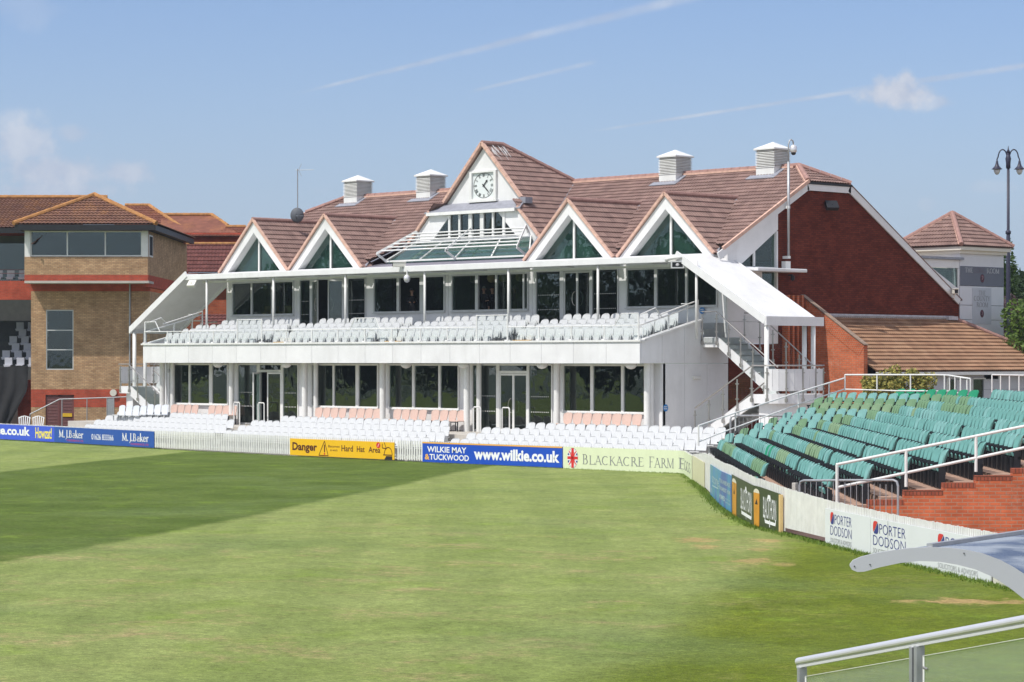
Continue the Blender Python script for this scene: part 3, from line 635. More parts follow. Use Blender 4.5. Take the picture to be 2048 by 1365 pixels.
# upper storey
U = lambda p: onY(p, UY)
UWN = {0: (lights(U, (467, 503), (506, 544), (551, 587)), ()), 2: (lights(U, (750, 795), (800, 841), (849, 889)), (1,)), 3: (lights(U, (906, 952), (957.5, 992), (995.5, 1019), (1022, 1047), (1050, 1056)), (1,)), 5: (lights(U, (1256, 1310), (1315.5, 1372), (1376, 1434)), ())}
uz0, uz1 = 5.62, 7.0; wl = MB()
for i in range(6):
    a, b = E_[i], E_[i+1]
    if i in UWN:
        G, sk = UWN[i]; window(PV, 'window', G, uz0, uz1, UY, GREYF, skip=sk)
        infill(a, G[0][0]-0.055, 4.6, 7.3, UY, wl); infill(G[-1][1]+0.055, b-0.02, 4.6, 7.3, UY, wl)
        infill(G[0][0]-0.055, G[-1][1]+0.055, 4.6, uz0-0.07, UY, wl); infill(G[0][0]-0.055, G[-1][1]+0.055, uz1+0.07, 7.3, UY, wl)
    else:
        q = {1: ((601.5, 621), (627, 644, 667, 686), (697, 731)), 4: ((1074, 1121), (1131, 1153, 1155, 1179), (1186, 1236))}[i]
        l0, l1 = U(q[0][0]), U(q[0][1]); r0_, r1_ = U(q[2][0]), U(q[2][1]); d0, d1 = U(q[1][0])-0.06, U(q[1][3])+0.06
        infill(a, l0-0.05, 4.6, 7.3, UY, wl); infill(r1_+0.05, b, 4.6, 7.3, UY, wl); infill(l0-0.05, r1_+0.05, 7.12, 7.3, UY, wl)
        m = MB()
        for u0, u1 in ((l0-0.05, l0), (l1, d0), (d1, r0_), (r1_, r1_+0.05)): m.box(u0, u1, UY-0.05, UY+0.05, 4.96, 7.04)
        m.box(l0-0.05, r1_+0.05, UY-0.05, UY+0.05, 7.04, 7.12)
        for u0, u1 in ((l0, l1), (r0_, r1_)): m.box(u0, u1, UY-0.05, UY+0.05, 4.96, 5.02)
        fo = m.build('door_frame', GREYF, PV)
        for u0, u1 in ((l0, l1), (r0_, r1_)):
            p = MB(); p.box(u0, u1, UY-0.005, UY+0.005, 5.02, 7.04); p.build('pane', GLASS, fo)
        dm = MB()
        for u0, u1 in ((l0, l1), (r0_, r1_)):
            for zz in (5.55, 6.12):
                for k in range(int((u1-u0-0.1)/0.10)): dm.box(u0+0.08+k*0.10, u0+0.115+k*0.10, UY-0.009, UY-0.006, zz, zz+0.03)
        dm.build('glass_marking', WPAINT, fo); wd = (d1-d0)/2
        if i == 1:
            door_leaf(PV, d0, 4.97, wd*0.72, 2.06, rad(-20), UY-0.03, GREYF); door_leaf(PV, d1, 4.97, wd*0.72, 2.06, math.pi+rad(20), UY-0.03, GREYF)
        else:
            door_leaf(PV, d0, 4.97, wd, 2.06, 0, UY, GREYF); door_leaf(PV, d1, 4.97, wd, 2.06, math.pi, UY, GREYF)
wl.build('upper_floor_wall', WHITE, PV)
# round hanging lamps inside the long room
LG = material('paper_lamp_globe', (0.62, 0.48, 0.26), 0.8, var=0.04)
for p_ in (983, 948, 1007, 1040):
    m = MB(); x = onY(p_, 6.0); m.tube([(x, 6.0, 7.2), (x, 6.0, 7.09)], 0.01, 5)
    m.lathe((x, 6.0, 6.75), [(0.02, 0)]+[(0.19*math.sin(a), 0.19-0.19*math.cos(a)) for a in np.linspace(0.25, 2.9, 9)]+[(0.02, 0.38)], 16)
    m.build('globe_lamp', LG, PV, smooth=True)
# eave canopy over the balcony
m = MB(); m.box(-30.2, -0.35, 2.3, 2.5, 7.13, 7.37); m.build('eave_beam', WHITE, PV, bevel=0.02)
m = MB(); m.box(-30.2, -0.35, 2.51, 4.14, 7.2, 7.30)
for x in [E_[0]+0.4+i*2.45 for i in range(12)]: m.box(x, x+0.06, 2.52, 4.1, 7.15, 7.19)
m.build('eave_canopy', WHITE, PV)
m = MB(); m.box(-30.0, -0.4, 3.3, 3.42, 7.02, 7.09); m.build('light_track', WPAINT, PV)
for p_ in (413.5, 547, 691, 849.5, 1017, 1196, 1393):
    m = MB(); x = onY(p_, 2.44); m.lathe((x, 2.44, 4.35), [(0.05, 0), (0.05, 2.8)], 10); m.build('canopy_post', WPAINT, PV, smooth=True)
# end canopies sloping over the stairs
def endcan(sx, x0):
    A = [(x0, 2.35, 7.42), (x0+sx*4.15, 2.35, 5.02), (x0+sx*4.15, 5.0, 5.02), (x0, 5.0, 7.42)]
    m = MB(); m.prism([A[0], A[1], A[2], A[3]], (0, 0, -1), 0.05)
    m.build('canopy_sheet', WHITE, PV)
    b = MB()
    b.bar((x0-sx*0.1, 2.30, 7.40), (x0+sx*4.15, 2.30, 4.97), 0.07, 0.27); b.bar((x0-sx*0.1, 5.05, 7.40), (x0+sx*4.15, 5.05, 4.97), 0.07, 0.2)
    b.box(x0+sx*4.12, x0+sx*4.22, 2.27, 5.4 if sx > 0 else 5.1, 4.80, 5.12)
    b.build('canopy_frame', WHITE, PV)
    for (dx, y) in (((4.1, 2.42), (4.1, 4.95), (3.9, 4.7)) if sx > 0 else ((4.0, 2.42), (3.85, 2.9))):
        p = MB(); p.lathe((x0+sx*dx, y, 0.85), [(0.085, 0), (0.085, 4.0)], 14); p.build('canopy_post', WPAINT, PV, smooth=True)
endcan(1, -0.30); endcan(-1, -29.95)
# dormer gables
TEAL = material('teal_backing', (0.15, 0.24, 0.215), 0.8, var=0.5, vscale=1.2)  # added backing sheets: the dim teal glow indoors is painted in this colour
def dormer(xc):
    r = MB(); o = [(xc-2.44, 4.15, 7.40), (xc+2.44, 4.15, 7.40), (xc, 4.15, 9.70)]
    i_ = [(xc-1.86, 4.15, 7.50), (xc+1.86, 4.15, 7.50), (xc, 4.15, 9.20)]
    r.ring(o, i_, (0, 1, 0), 0.42); b = r.build('gable', WHITE, PV)
    g = MB(); g.prism([(xc-1.86, 4.50, 7.50), (xc+1.86, 4.50, 7.50), (xc, 4.50, 9.20)], (0, 1, 0), 0.01); g.build('pane', GGLASS, b)
    g = MB(); g.prism([(xc-1.9, 4.56, 7.47), (xc+1.9, 4.56, 7.47), (xc, 4.56, 9.24)], (0, 1, 0), 0.01); g.build('glass_backing', TEAL, b)  # added backing behind the pane, standing in for the dark interior
    k = MB(); k.box(xc-0.045, xc+0.045, 4.44, 4.49, 7.50, 9.12); k.box(xc-1.8, xc+1.8, 4.44, 4.49, 7.42, 7.5); k.build('mullion', WPAINT, b)
    # two tiled slopes running back into the main roof, pink mortared verge, ridge tiles
    ye = 8.1; yb = 4.1
    tile_plane([(xc, 4.12, 9.76), (xc+2.44, 4.12, 7.46), (xc+2.44, 4.6, 7.46), (xc, ye+0.2, 9.76)], 'roof', TILE, PV)
    tile_plane([(xc, 4.12, 9.76), (xc, ye+0.2, 9.76), (xc-2.44, 4.6, 7.46), (xc-2.44, 4.12, 7.46)], 'roof', TILE, PV)
    v = MB(); n = 9
    for sgn in (-1, 1):
        for q in range(n):
            a = Vector((xc+sgn*2.46*q/n, 4.10, 9.80-2.31*q/n)); bb = Vector((xc+sgn*2.46*(q+0.96)/n, 4.10, 9.80-2.31*(q+0.96)/n)); v.bar(a, bb, 0.10, 0.10)
    v.build('verge', MORTAR, PV)
    v = MB(); ridge_run(v, (xc, 4.08, 9.80), (xc, ye+0.1, 9.80), 0.10, 0.36); v.build('ridge', RIDGE, PV)
    v = MB()
    for sgn in (-1, 1): v.bar((xc+sgn*0.03, ye-0.02, 9.76), (xc+sgn*2.40, 4.3, 7.52), 0.16, 0.03)
    v.build('valley_flashing', LEAD, PV)
for xc in (-27.4, -22.45, -7.73, -2.63): dormer(xc)
# main roof: z=7.5+0.55*(y-4.05) in front, steeper 0.6 behind, half hips at both ends
zf = lambda y: 7.5+0.553*(y-4.05)
RZ = zf(10.41); zr = lambda y: RZ-0.6*(y-10.41)
XL = -29.95
tile_plane([(XL, 4.62, zf(4.62)), (-20.05, 4.62, zf(4.62)), (-16.6, 10.41, RZ), (XL+1.43, 10.41, RZ), (XL, 9.17, zf(9.17))], 'roof', TILE, PV)
tile_plane([(-10.15, 4.62, zf(4.62)), (0.08, 4.62, zf(4.62)), (0.08, 9.17, zf(9.17)), (-1.43, 10.41, RZ), (-13.6, 10.41, RZ)], 'roof', TILE, PV)
tile_plane([(0.08, 9.17, zf(9.17)), (0.08, 11.65, zf(9.17)), (-1.43, 10.41, RZ)], 'roof', TILE, PV)
tile_plane([(XL, 9.17, zf(9.17)), (XL+1.43, 10.41, RZ), (XL, 11.65, zf(9.17))], 'roof', TILE, PV)
rb = MB(); rb.prism([(XL, 18.8, zr(18.8)), (XL, 11.65, zf(9.17)), (XL+1.43, 10.41, RZ), (-1.43, 10.41, RZ), (0.1, 11.65, zf(9.17)), (0.1, 18.8, zr(18.8))], (0, 0, 1), 0.05); rb.build('roof', TILE, PV)
v = MB(); ridge_run(v, (-1.43, 10.41, RZ+0.07), (XL+1.43, 10.41, RZ+0.07)); ridge_run(v, (-1.43, 10.41, RZ+0.07), (0.1, 9.12, zf(9.12)+0.07)); ridge_run(v, (-1.43, 10.41, RZ+0.07), (0.1, 11.7, zf(9.12)+0.07)); ridge_run(v, (XL+1.43, 10.41, RZ+0.07), (XL, 9.17, zf(9.17)+0.07))
v.build('ridge', RIDGE, PV)
v = MB()
v.bar((-1.6, 10.28, RZ+0.02), (XL+1.6, 10.28, RZ+0.02), 0.05, 0.08); v.bar((-1.45, 10.28, RZ+0.03), (0.02, 9.05, zf(9.05)+0.05), 0.05, 0.08)
for q in range(24):
    y = 4.3+q*0.203; v.bar((0.10, y, zf(y)+0.03), (0.10, y+0.195, zf(y+0.195)+0.03), 0.10, 0.12)
    v.bar((XL-0.02, y, zf(y)+0.03), (XL-0.02, y+0.195, zf(y+0.195)+0.03), 0.10, 0.12)
v.build('verge', MORTAR, PV)
# end gable wall: cladding near the front, red brick behind, white barge boards
def gable_end(x, t, nm):
    m = MB(); Y0, Y1, Y2 = 4.72, 7.46, 18.7
    m.prism([(x, Y1, 0.5), (x, Y2, 0.5), (x, Y2, zr(Y2)-0.1), (x, 11.65, zf(9.17)-0.12), (x, 9.17, zf(9.17)-0.12), (x, Y1, zf(Y1)-0.15)], (1, 0, 0), t)
    m.box(min(x, x+t), max(x, x+t), Y0, Y1-0.002, 0.5, 4.18); m.build('brick_gable_wall', DARKB, PV)
    m = MB(); x = x+(0.03 if t < 0 else -0.03)
    zc = lambda y: zf(y)-0.12
    m.prism([(x, 4.62, 4.2), (x, 7.455, 4.2), (x, 7.455, 5.0), (x, 4.62, 5.0)], (1, 0, 0), t)
    m.prism([(x, 4.62, 5.01), (x, 6.6-0.05, 5.01), (x, 6.6-0.05, 7.02), (x, 4.62, 7.02)], (1, 0, 0), t)
    m.prism([(x, 4.62, 7.03), (x, 5.25, 7.03), (x, 7.455, 8.45), (x, 7.455, zc(7.45)), (x, 5.4, zc(5.4)), (x, 4.62, zc(4.62))], (1, 0, 0), t)
    m.box(min(x, x+t), max(x, x+t), 7.38, 7.455, 5.01, 8.40)
    m.build('gable_cladding', WHITE, PV)
gable_end(0.0, -0.25, 'e'); gable_end(XL, 0.25, 'w')
m = MB(); xx = 0.0
m.box(xx-0.05, xx, 6.10, 6.2, 5.01, 7.9); m.box(xx-0.06, xx, 5.2, 7.4, 6.98, 7.05)
fr = m.build('side_window', WPAINT, PV)
p = MB(); p.prism([(-0.10, 5.3, 7.05), (-0.10, 7.38, 7.05), (-0.10, 7.38, 8.40)], (1, 0, 0), 0.01); p.build('pane', GGLASS, fr)
p = MB(); p.box(-0.10, -0.09, 6.55, 7.38, 5.02, 6.98); p.build('pane', GLASS, fr)
m = MB(); m.prism([(-0.3, 5.2, 7.0), (1.0, 5.2, 6.97), (1.0, 8.0, 6.97), (-0.3, 8.0, 7.0)], (0, 0, -1), 0.13); m.build('porch_canopy', WHITE, PV, bevel=0.03)
b = MB()
b.bar((0.06, 4.1, zf(4.1)-0.16), (0.06, 9.15, zf(9.15)-0.16), 0.06, 0.28); b.bar((0.06, 9.10, zf(9.17)-0.20), (0.06, 11.7, zf(9.17)-0.20), 0.06, 0.26); b.bar((0.06, 11.6, zf(9.17)-0.14), (0.06, 18.65, zr(18.65)-0.12), 0.06, 0.28)
b.build('barge_board', WHITE, PV)
b = MB(); b.box(0.02, 0.12, 9.1, 11.75, zf(9.17)-0.09, zf(9.17)-0.01); b.build('gutter', DARKM, PV)
for q in range(4):
    m = MB(); y = 7.72+q*0.27; m.box(0.001, 0.30, y, y+0.10, 0.86, 6.02-0.10*q*0); m.build('brick_fin', REDBW, PV)
# central clock gable
XC = -15.1
cw = MB()
cw.prism([(XC-2.3, 6.6, 10.12), (XC+2.3, 6.6, 10.12), (XC+1.0, 6.6, 11.42), (XC-1.0, 6.6, 11.42)], (0, 1, 0), 0.1)
cw.prism([(XC-0.97, 6.6, 11.44), (XC+0.97, 6.6, 11.44), (XC, 6.6, 12.40)], (0, 1, 0), 0.1)
cw.box(XC-1.0, XC+1.0, 6.58, 6.60, 11.415, 11.445)
cw.build('clock_gable_wall', WHITE, PV)
ck = MB(); ck.use(WPAINT); ck.ring([(XC-0.80, 6.6, 10.20), (XC+0.80, 6.6, 10.20), (XC+0.80, 6.6, 11.40), (XC-0.80, 6.6, 11.40)], [(XC-0.66, 6.6, 10.27), (XC+0.66, 6.6, 10.27), (XC+0.66, 6.6, 11.34), (XC-0.66, 6.6, 11.34)], (0, -1, 0), 0.12)
ck.box(XC-0.86, XC+0.86, 6.44, 6.6, 10.12, 10.195)
clock = ck.build('clock', None, PV)
ck = MB(); ck.box(XC-0.66, XC+0.66, 6.57, 6.595, 10.27, 11.34); ck.build('clock_face', material('clock_face_white', (0.66, 0.70, 0.70), 0.5, var=0.03), clock)
cz = 10.805; R_ = 0.52; fx = 1.18
mk = MB()
def pol(a, r): return (XC+fx*r*math.sin(a), cz+r*math.cos(a))
for k in range(60):
    a = rad(6*k); x, z = pol(a, R_-0.012); mk.obox((x, 6.562, z), (0.008, 0, 0), (0, 0.004, 0), (0, 0, 0.012))
prof = [pol(rad(5*k), R_) for k in range(72)]; pr2 = [pol(rad(5*k), R_-0.012) for k in range(72)]
mk.ring([(x, 6.566, z) for x, z in prof], [(x, 6.566, z) for x, z in pr2], (0, -1, 0), 0.006)
ROM = ['XII', 'I', 'II', 'III', 'IIII', 'V', 'VI', 'VII', 'VIII', 'IX', 'X', 'XI']
for k, s_ in enumerate(ROM):
    a = rad(30*k); n = len(s_); wd = 0.038
    for j, ch in enumerate(s_):
        off = (j-(n-1)/2)*wd
        def P_(t, r): return (XC+fx*(r*math.sin(a)+t*math.cos(a)), 6.562, cz+r*math.cos(a)-t*math.sin(a))
        if ch == 'I': mk.bar(P_(off, 0.36), P_(off, 0.485), 0.006, 0.014, up=(0, 1, 0.01)); 
        if ch == 'V': mk.bar(P_(off-0.016, 0.485), P_(off, 0.36), 0.006, 0.018, up=(0, 1, 0.01)); mk.bar(P_(off+0.016, 0.485), P_(off, 0.36), 0.006, 0.008, up=(0, 1, 0.01))
        if ch == 'X': mk.bar(P_(off-0.02, 0.485), P_(off+0.02, 0.36), 0.006, 0.016, up=(0, 1, 0.01)); mk.bar(P_(off+0.02, 0.485), P_(off-0.02, 0.36), 0.006, 0.008, up=(0, 1, 0.01))
mk.build('numerals', BLACK, clock)
hd = MB(); a = rad(41); 
def H_(aa, r, t=0): return (XC+fx*(r*math.sin(aa)+t*math.cos(aa)), 6.55, cz+r*math.cos(aa)-t*math.sin(aa))
hd.prism([H_(a, -0.06, -0.02), H_(a, -0.06, 0.02), H_(a, 0.2, 0.02), H_(a, 0.23, 0.05), H_(a, 0.30, 0.0), H_(a, 0.23, -0.05), H_(a, 0.2, -0.02)], (0, -1, 0), 0.01)
a = rad(137); hd.prism([H_(a, -0.08, -0.02), H_(a, -0.08, 0.02), H_(a, 0.25, 0.022), H_(a, 0.46, 0.004), H_(a, 0.46, -0.004), H_(a, 0.25, -0.022)], (0, -1, 0), 0.012)
hd.build('clock_hand', BLACK, clock)
# lead ledge, lower bay and its row of windows
m = MB(); m.prism([(XC-2.9, 5.85, 9.76), (XC+2.9, 5.85, 9.76), (XC+2.45, 6.62, 10.14), (XC-2.45, 6.62, 10.14)], (0, 0, -1), 0.05); m.box(XC+2.35, XC+2.75, 6.3, 6.7, 9.95, 10.2); m.build('lead_ledge', LEAD, PV)
m = MB(); m.box(XC-2.75, XC+2.6, 5.82, 5.99, 9.62, 9.75); m.build('ledge_trim', WPAINT, PV)
hw = 1.38; sl = 1.05; LX = lambda z, d=0: 2.60+(9.75-z)*sl
m = MB(); y = 6.0
zb, zt = 8.62, 9.62
def quad(x0, z0, x1, z1, x2, z2, x3, z3): m.prism([(XC+x0, y, z0), (XC+x1, y, z1), (XC+x2, y, z2), (XC+x3, y, z3)], (0, 1, 0), 0.1)
for sg in (-1, 1):
    P4 = [(sg*(hw+0.06), zt+0.12), (sg*(hw+0.06), zt), (sg*(hw+1.15), zb), (sg*(hw+1.15), 7.7), (sg*LX(7.7), 7.7), (sg*2.60, 9.74), (sg*2.5, zt+0.12)]
    m.prism([(XC+a, y, b) for a, b in P4], (0, 1, 0), 0.1)
m.box(XC-hw-1.15, XC+hw+1.15, y, y+0.1, 7.7, zb); m.box(XC-hw-0.06, XC+hw+0.06, y, y+0.1, zt, 9.74)
m.build('gable_bay_wall', WHITE, PV)
fr = MB(); n5 = [(-1.38, -0.86), (-0.76, -0.26), (-0.16+0.02, 0.36), (0.48, 0.96), (1.05, 1.5)]
n5 = [(onY(a, 6.0)-XC-0.0, onY(b, 6.0)-XC-0.0) for a, b in ((901.5, 918), (921.5, 938), (944.6, 961), (968, 985), (988.5, 1006))]
fr.box(XC+n5[0][0]-0.12, XC+n5[0][0], 5.96, 6.02, zb, zt); fr.box(XC+n5[-1][1], XC+n5[-1][1]+0.14, 5.96, 6.02, zb, zt)
for q in range(4): fr.box(XC+n5[q][1], XC+n5[q+1][0], 5.96, 6.02, zb, zt)
fr.box(XC-hw-1.2, XC+hw+1.3, 5.93, 6.0, zb-0.08, zb-0.001)
fo = fr.build('window', WPAINT, PV)
for a, b in n5:
    p = MB(); p.box(XC+a, XC+b, 6.03, 6.04, zb, zt); p.build('pane', GLASS, fo)
for pts in ([(XC+n5[0][0]-0.14, zb), (XC+n5[0][0]-0.14, zt), (XC+n5[0][0]-1.02, zb)], [(XC+n5[-1][1]+0.16, zb), (XC+n5[-1][1]+1.05, zb), (XC+n5[-1][1]+0.16, zt)]):
    p = MB(); p.prism([(a, 6.03, b) for a, b in pts], (0, 1, 0), 0.01); p.build('pane', GLASS, fo)
m = MB(); m.box(XC-3.4, XC+3.4, 8.3, 8.4, 7.6, 9.8); m.build('interior_wall', DARKIN, PV)
# clock gable roof slopes
rb_ = (XC, 7.62, 12.50)
for sg in (1, -1):
    G_ = lambda o, y: (XC+sg*o, y, 12.5-o)
    tile_plane([G_(0, 6.5), G_(0, 7.62), G_(1.45, 10.42), G_(2.4, 8.76), G_(2.4, 6.5)], 'roof', TILE, PV)
    tile_plane([G_(2.38, 5.92), G_(2.38, 8.79), G_(4.02, 5.94)], 'roof', TILE, PV)
tile_plane([rb_, (XC-1.6, 10.6, 11.0), (XC+1.6, 10.6, 11.0)], 'roof', TILE, PV)
v = MB(); ridge_run(v, (XC, 6.45, 12.56), (XC, 7.62, 12.56)); ridge_run(v, (XC, 7.62, 12.56), (XC+1.45, 10.42, 11.10)); ridge_run(v, (XC, 7.62, 12.56), (XC-1.45, 10.42, 11.10)); v.build('ridge', RIDGE, PV)
v = MB()
for sg in (-1, 1):
    for q in range(8):
        a = Vector((XC+sg*2.36*q/8, 6.46, 12.56-2.36*q/8)); b2 = Vector((XC+sg*2.36*(q+0.96)/8, 6.46, 12.56-2.36*(q+0.96)/8)); v.bar(a, b2, 0.14, 0.12)
    for q in range(7):
        f0, f1 = q/7, (q+0.96)/7; v.bar((XC+sg*(2.66+2.15*f0), 5.93, 9.80-2.10*f0), (XC+sg*(2.66+2.15*f1), 5.93, 9.80-2.10*f1), 0.13, 0.11)
v.build('verge', MORTAR, PV)
v = MB(); v.bar((XC+1.5, 10.3, 11.0), (XC+4.75, 4.5, 7.72), 0.2, 0.03); v.bar((XC-1.5, 10.3, 11.0), (XC-4.75, 4.5, 7.72), 0.2, 0.03); v.build('valley_flashing', LEAD, PV)
m = MB(); rd_ = np.random.default_rng(5)
for q in range(26):
    o = rd_.uniform(0.02, 0.35); y = 6.55+rd_.uniform(0, 1.05); l = rd_.uniform(0.08, 0.45); w_ = rd_.uniform(0.008, 0.028); zt2 = 12.5-o+0.075
    m.prism([(XC+o, y-w_, zt2), (XC+o, y+w_, zt2), (XC+o+l, y+w_*0.5, zt2-l), (XC+o+l, y-w_*0.5, zt2-l)], (0.7, 0, 0.7), 0.006)
m.build('bird_droppings', material('bird_lime', (0.62, 0.60, 0.60), 0.9, var=0.2), PV)
# apron, skylight and sun louvre
m = MB(); m.prism([(XC-4.9, 4.15, 7.45), (XC+4.75, 4.15, 7.45), (XC+4.75, 5.1, 7.66), (XC-4.9, 5.1, 7.66)], (0, 0, -1), 0.04); m.build('slate_apron', SLATE, PV)
a0, a1, b1, b0 = Vector((XC-4.4, 5.0, 7.74)), Vector((XC+4.3, 5.0, 7.74)), Vector((XC+3.4, 5.98, 8.56)), Vector((XC-3.5, 5.98, 8.56))
sk = MB(); sk.prism([a0, a1, b1, b0], (0, 0, -1), 0.015); skf = MB()
for q in range(5):
    f_ = q/4; skf.bar(a0.lerp(a1, f_)+Vector((0, 0, 0.03)), b0.lerp(b1, f_)+Vector((0, 0, 0.03)), 0.05, 0.05)
skf.bar(a0, a1, 0.07, 0.07); skf.bar(b0, b1, 0.06, 0.06); so_ = skf.build('skylight', WPAINT, PV); sk.build('pane', GGLASS, so_)
sk = MB(); dz_ = Vector((0, 0.05, -0.07)); sk.prism([a0+dz_, a1+dz_, b1+dz_, b0+dz_], (0, 0, -1), 0.01); sk.build('glass_backing', material('pale_green_backing', (0.22, 0.36, 0.34), 0.8, var=0.4, vscale=0.9), so_)  # added sheet under the pane, giving the glass its pale green tone
lv = MB()
for x, dx in ((XC-4.3, 0.92), (XC, 0.0), (XC+4.2, -0.95)):
    pth = [Vector((x, 5.0, 7.72)), Vector((x, 4.42, 8.06)), Vector((x+dx, 5.85, 9.0)), Vector((x+dx, 5.98, 8.72))]
    for q in range(3): lv.bar(pth[q], pth[q+1], 0.03, 0.10)
for q in range(6):
    f_ = 0.12+q*0.155; pA = Vector((XC-4.3, 4.42, 8.06)).lerp(Vector((XC-4.3+0.92, 5.85, 9.0)), f_); pB = Vector((XC+4.2, 4.42, 8.06)).lerp(Vector((XC+4.2-0.95, 5.85, 9.0)), f_)
    lv.tube([pA, pB], 0.03, 8)
lv.build('sun_louvre', WPAINT, PV)
# ventilator turrets
def vent(xr):
    m = MB(); x0, x1, y0, y1 = xr-0.98, xr, 9.85, 10.85
    m.box(x0+0.03, x1-0.03, y0+0.03, y1-0.03, 10.3, 11.08)
    m.box(x0+0.08, x1-0.08, y0+0.08, y1-0.08, 11.08, 11.75)
    for k in range(11):
        z = 11.06+k*0.062
        m.add([(x0, y0, z), (x1, y0, z), (x1, y1, z), (x0, y1, z), (x0+0.07, y0+0.07, z+0.055), (x1-0.07, y0+0.07, z+0.055), (x1-0.07, y1-0.07, z+0.055), (x0+0.07, y1-0.07, z+0.055)],
              [(3, 2, 1, 0), (4, 5, 6, 7), (0, 1, 5, 4), (1, 2, 6, 5), (2, 3, 7, 6), (3, 0, 4, 7)])
    cx_, cy_ = (x0+x1)/2, (y0+y1)/2; e = 0.04
    m.box(x0-e, x1+e, y0-e, y1+e, 11.74, 11.80)
    m.add([(x0-e, y0-e, 11.8), (x1+e, y0-e, 11.8), (x1+e, y1+e, 11.8), (x0-e, y1+e, 11.8), (cx_, cy_, 12.07)], [(0, 1, 4), (1, 2, 4), (2, 3, 4), (3, 0, 4)])
    o = m.build('ventilator', WPAINT, PV)
    f = MB(); f.bar((x0-0.25, 9.72, zf(9.72)+0.05), (x1+0.22, 9.72, zf(9.72)+0.05), 0.35, 0.03, up=(0, -0.5, 1)); f.bar((x1+0.08, 9.75, zf(9.75)+0.06), (x1+0.08, 10.35, zf(10.35)+0.06), 0.25, 0.03); f.build('flashing', LEAD, o)
for xr in (-27.1, -22.1, -7.35, -2.2): vent(xr)
# balcony balustrade: posts, low rail, raised screens, glass
bl = MB(); GLP = []; POP = []
pxs = [290, 335, 380, 427, 475, 523.5, 573, 624, 676, 730, 784, 841, 895, 953.5, 1015, 1078, 1143, 1209, 1277]
X0s = [onY(p_, 0.12) for p_ in pxs]
hi = {0: 5.25, 4: 5.30, 5: 5.30, 13: 5.30, 14: 5.30, 18: 5.2}
for i, x in enumerate(X0s):
    POP.append(MB().tube([(x, 0.12, 4.31), (x, 0.12, hi.get(i, 4.80))], 0.032, 8).box(x-0.07, x+0.07, 0.03, 0.2, 4.31, 4.35))
for i in range(18):
    a, b = X0s[i], X0s[i+1]
    zt_ = 5.27 if i in (4, 13) else 4.82
    bl.tube([(a, 0.12, zt_), (b, 0.12, zt_)], 0.02, 6); GLP.append(MB().box(a+0.05, b-0.05, 0.115, 0.125, 4.4, zt_-0.02))
def trapez(p0, p1, p2, p3):
    xa, xb, xc_, xd = [onY(q, 0.12) for q in (p0, p1, p2, p3)]
    bl.tube([(xa, 0.12, 4.82), (xb, 0.12, 5.25), (xc_, 0.12, 5.25), (xd, 0.12, 4.82)], 0.02, 6); GLP.append(MB().prism([(xa, 0.12, 4.84), (xd, 0.12, 4.84), (xc_, 0.12, 5.23), (xb, 0.12, 5.23)], (0, 1, 0), 0.01))
trapez(700, 710, 752, 760); trapez(1229, 1243, 1277, 1278); trapez(289, 290, 311, 320)
for x in (-0.1, -29.8):
    bl.tube([(x, 0.12, 4.83), (x, 1.6, 5.2), (x, 3.15, 5.62)], 0.028, 8); bl.tube([(x, 0.12, 5.2), (x, 0.9, 5.45), (x, 1.25, 5.12)], 0.02, 6); bl.tube([(x, 1.0, 5.17), (x, 3.15, 5.75)], 0.025, 8)
    GLP.append(MB().prism([(x, 0.2, 4.4), (x, 3.1, 5.1), (x, 3.1, 5.6), (x, 0.2, 4.8)], (1, 0, 0), 0.01))
    for y_, zt_ in ((1.6, 5.2), (3.15, 5.78)): POP.append(MB().tube([(x, y_, 4.3+0.235*y_), (x, y_, zt_)], 0.032, 8))
    bl.tube([(x-0.3, 2.6, 5.62), (x, 2.6, 5.62), (x, 2.6, 4.95)], 0.02, 6)
b0_ = bl.build('balustrade_rail', WPAINT, PV, smooth=False); [g.build('balustrade_glass', CGLASS, b0_) for g in GLP]; [g.build('balustrade_post', WPAINT, b0_) for g in POP]
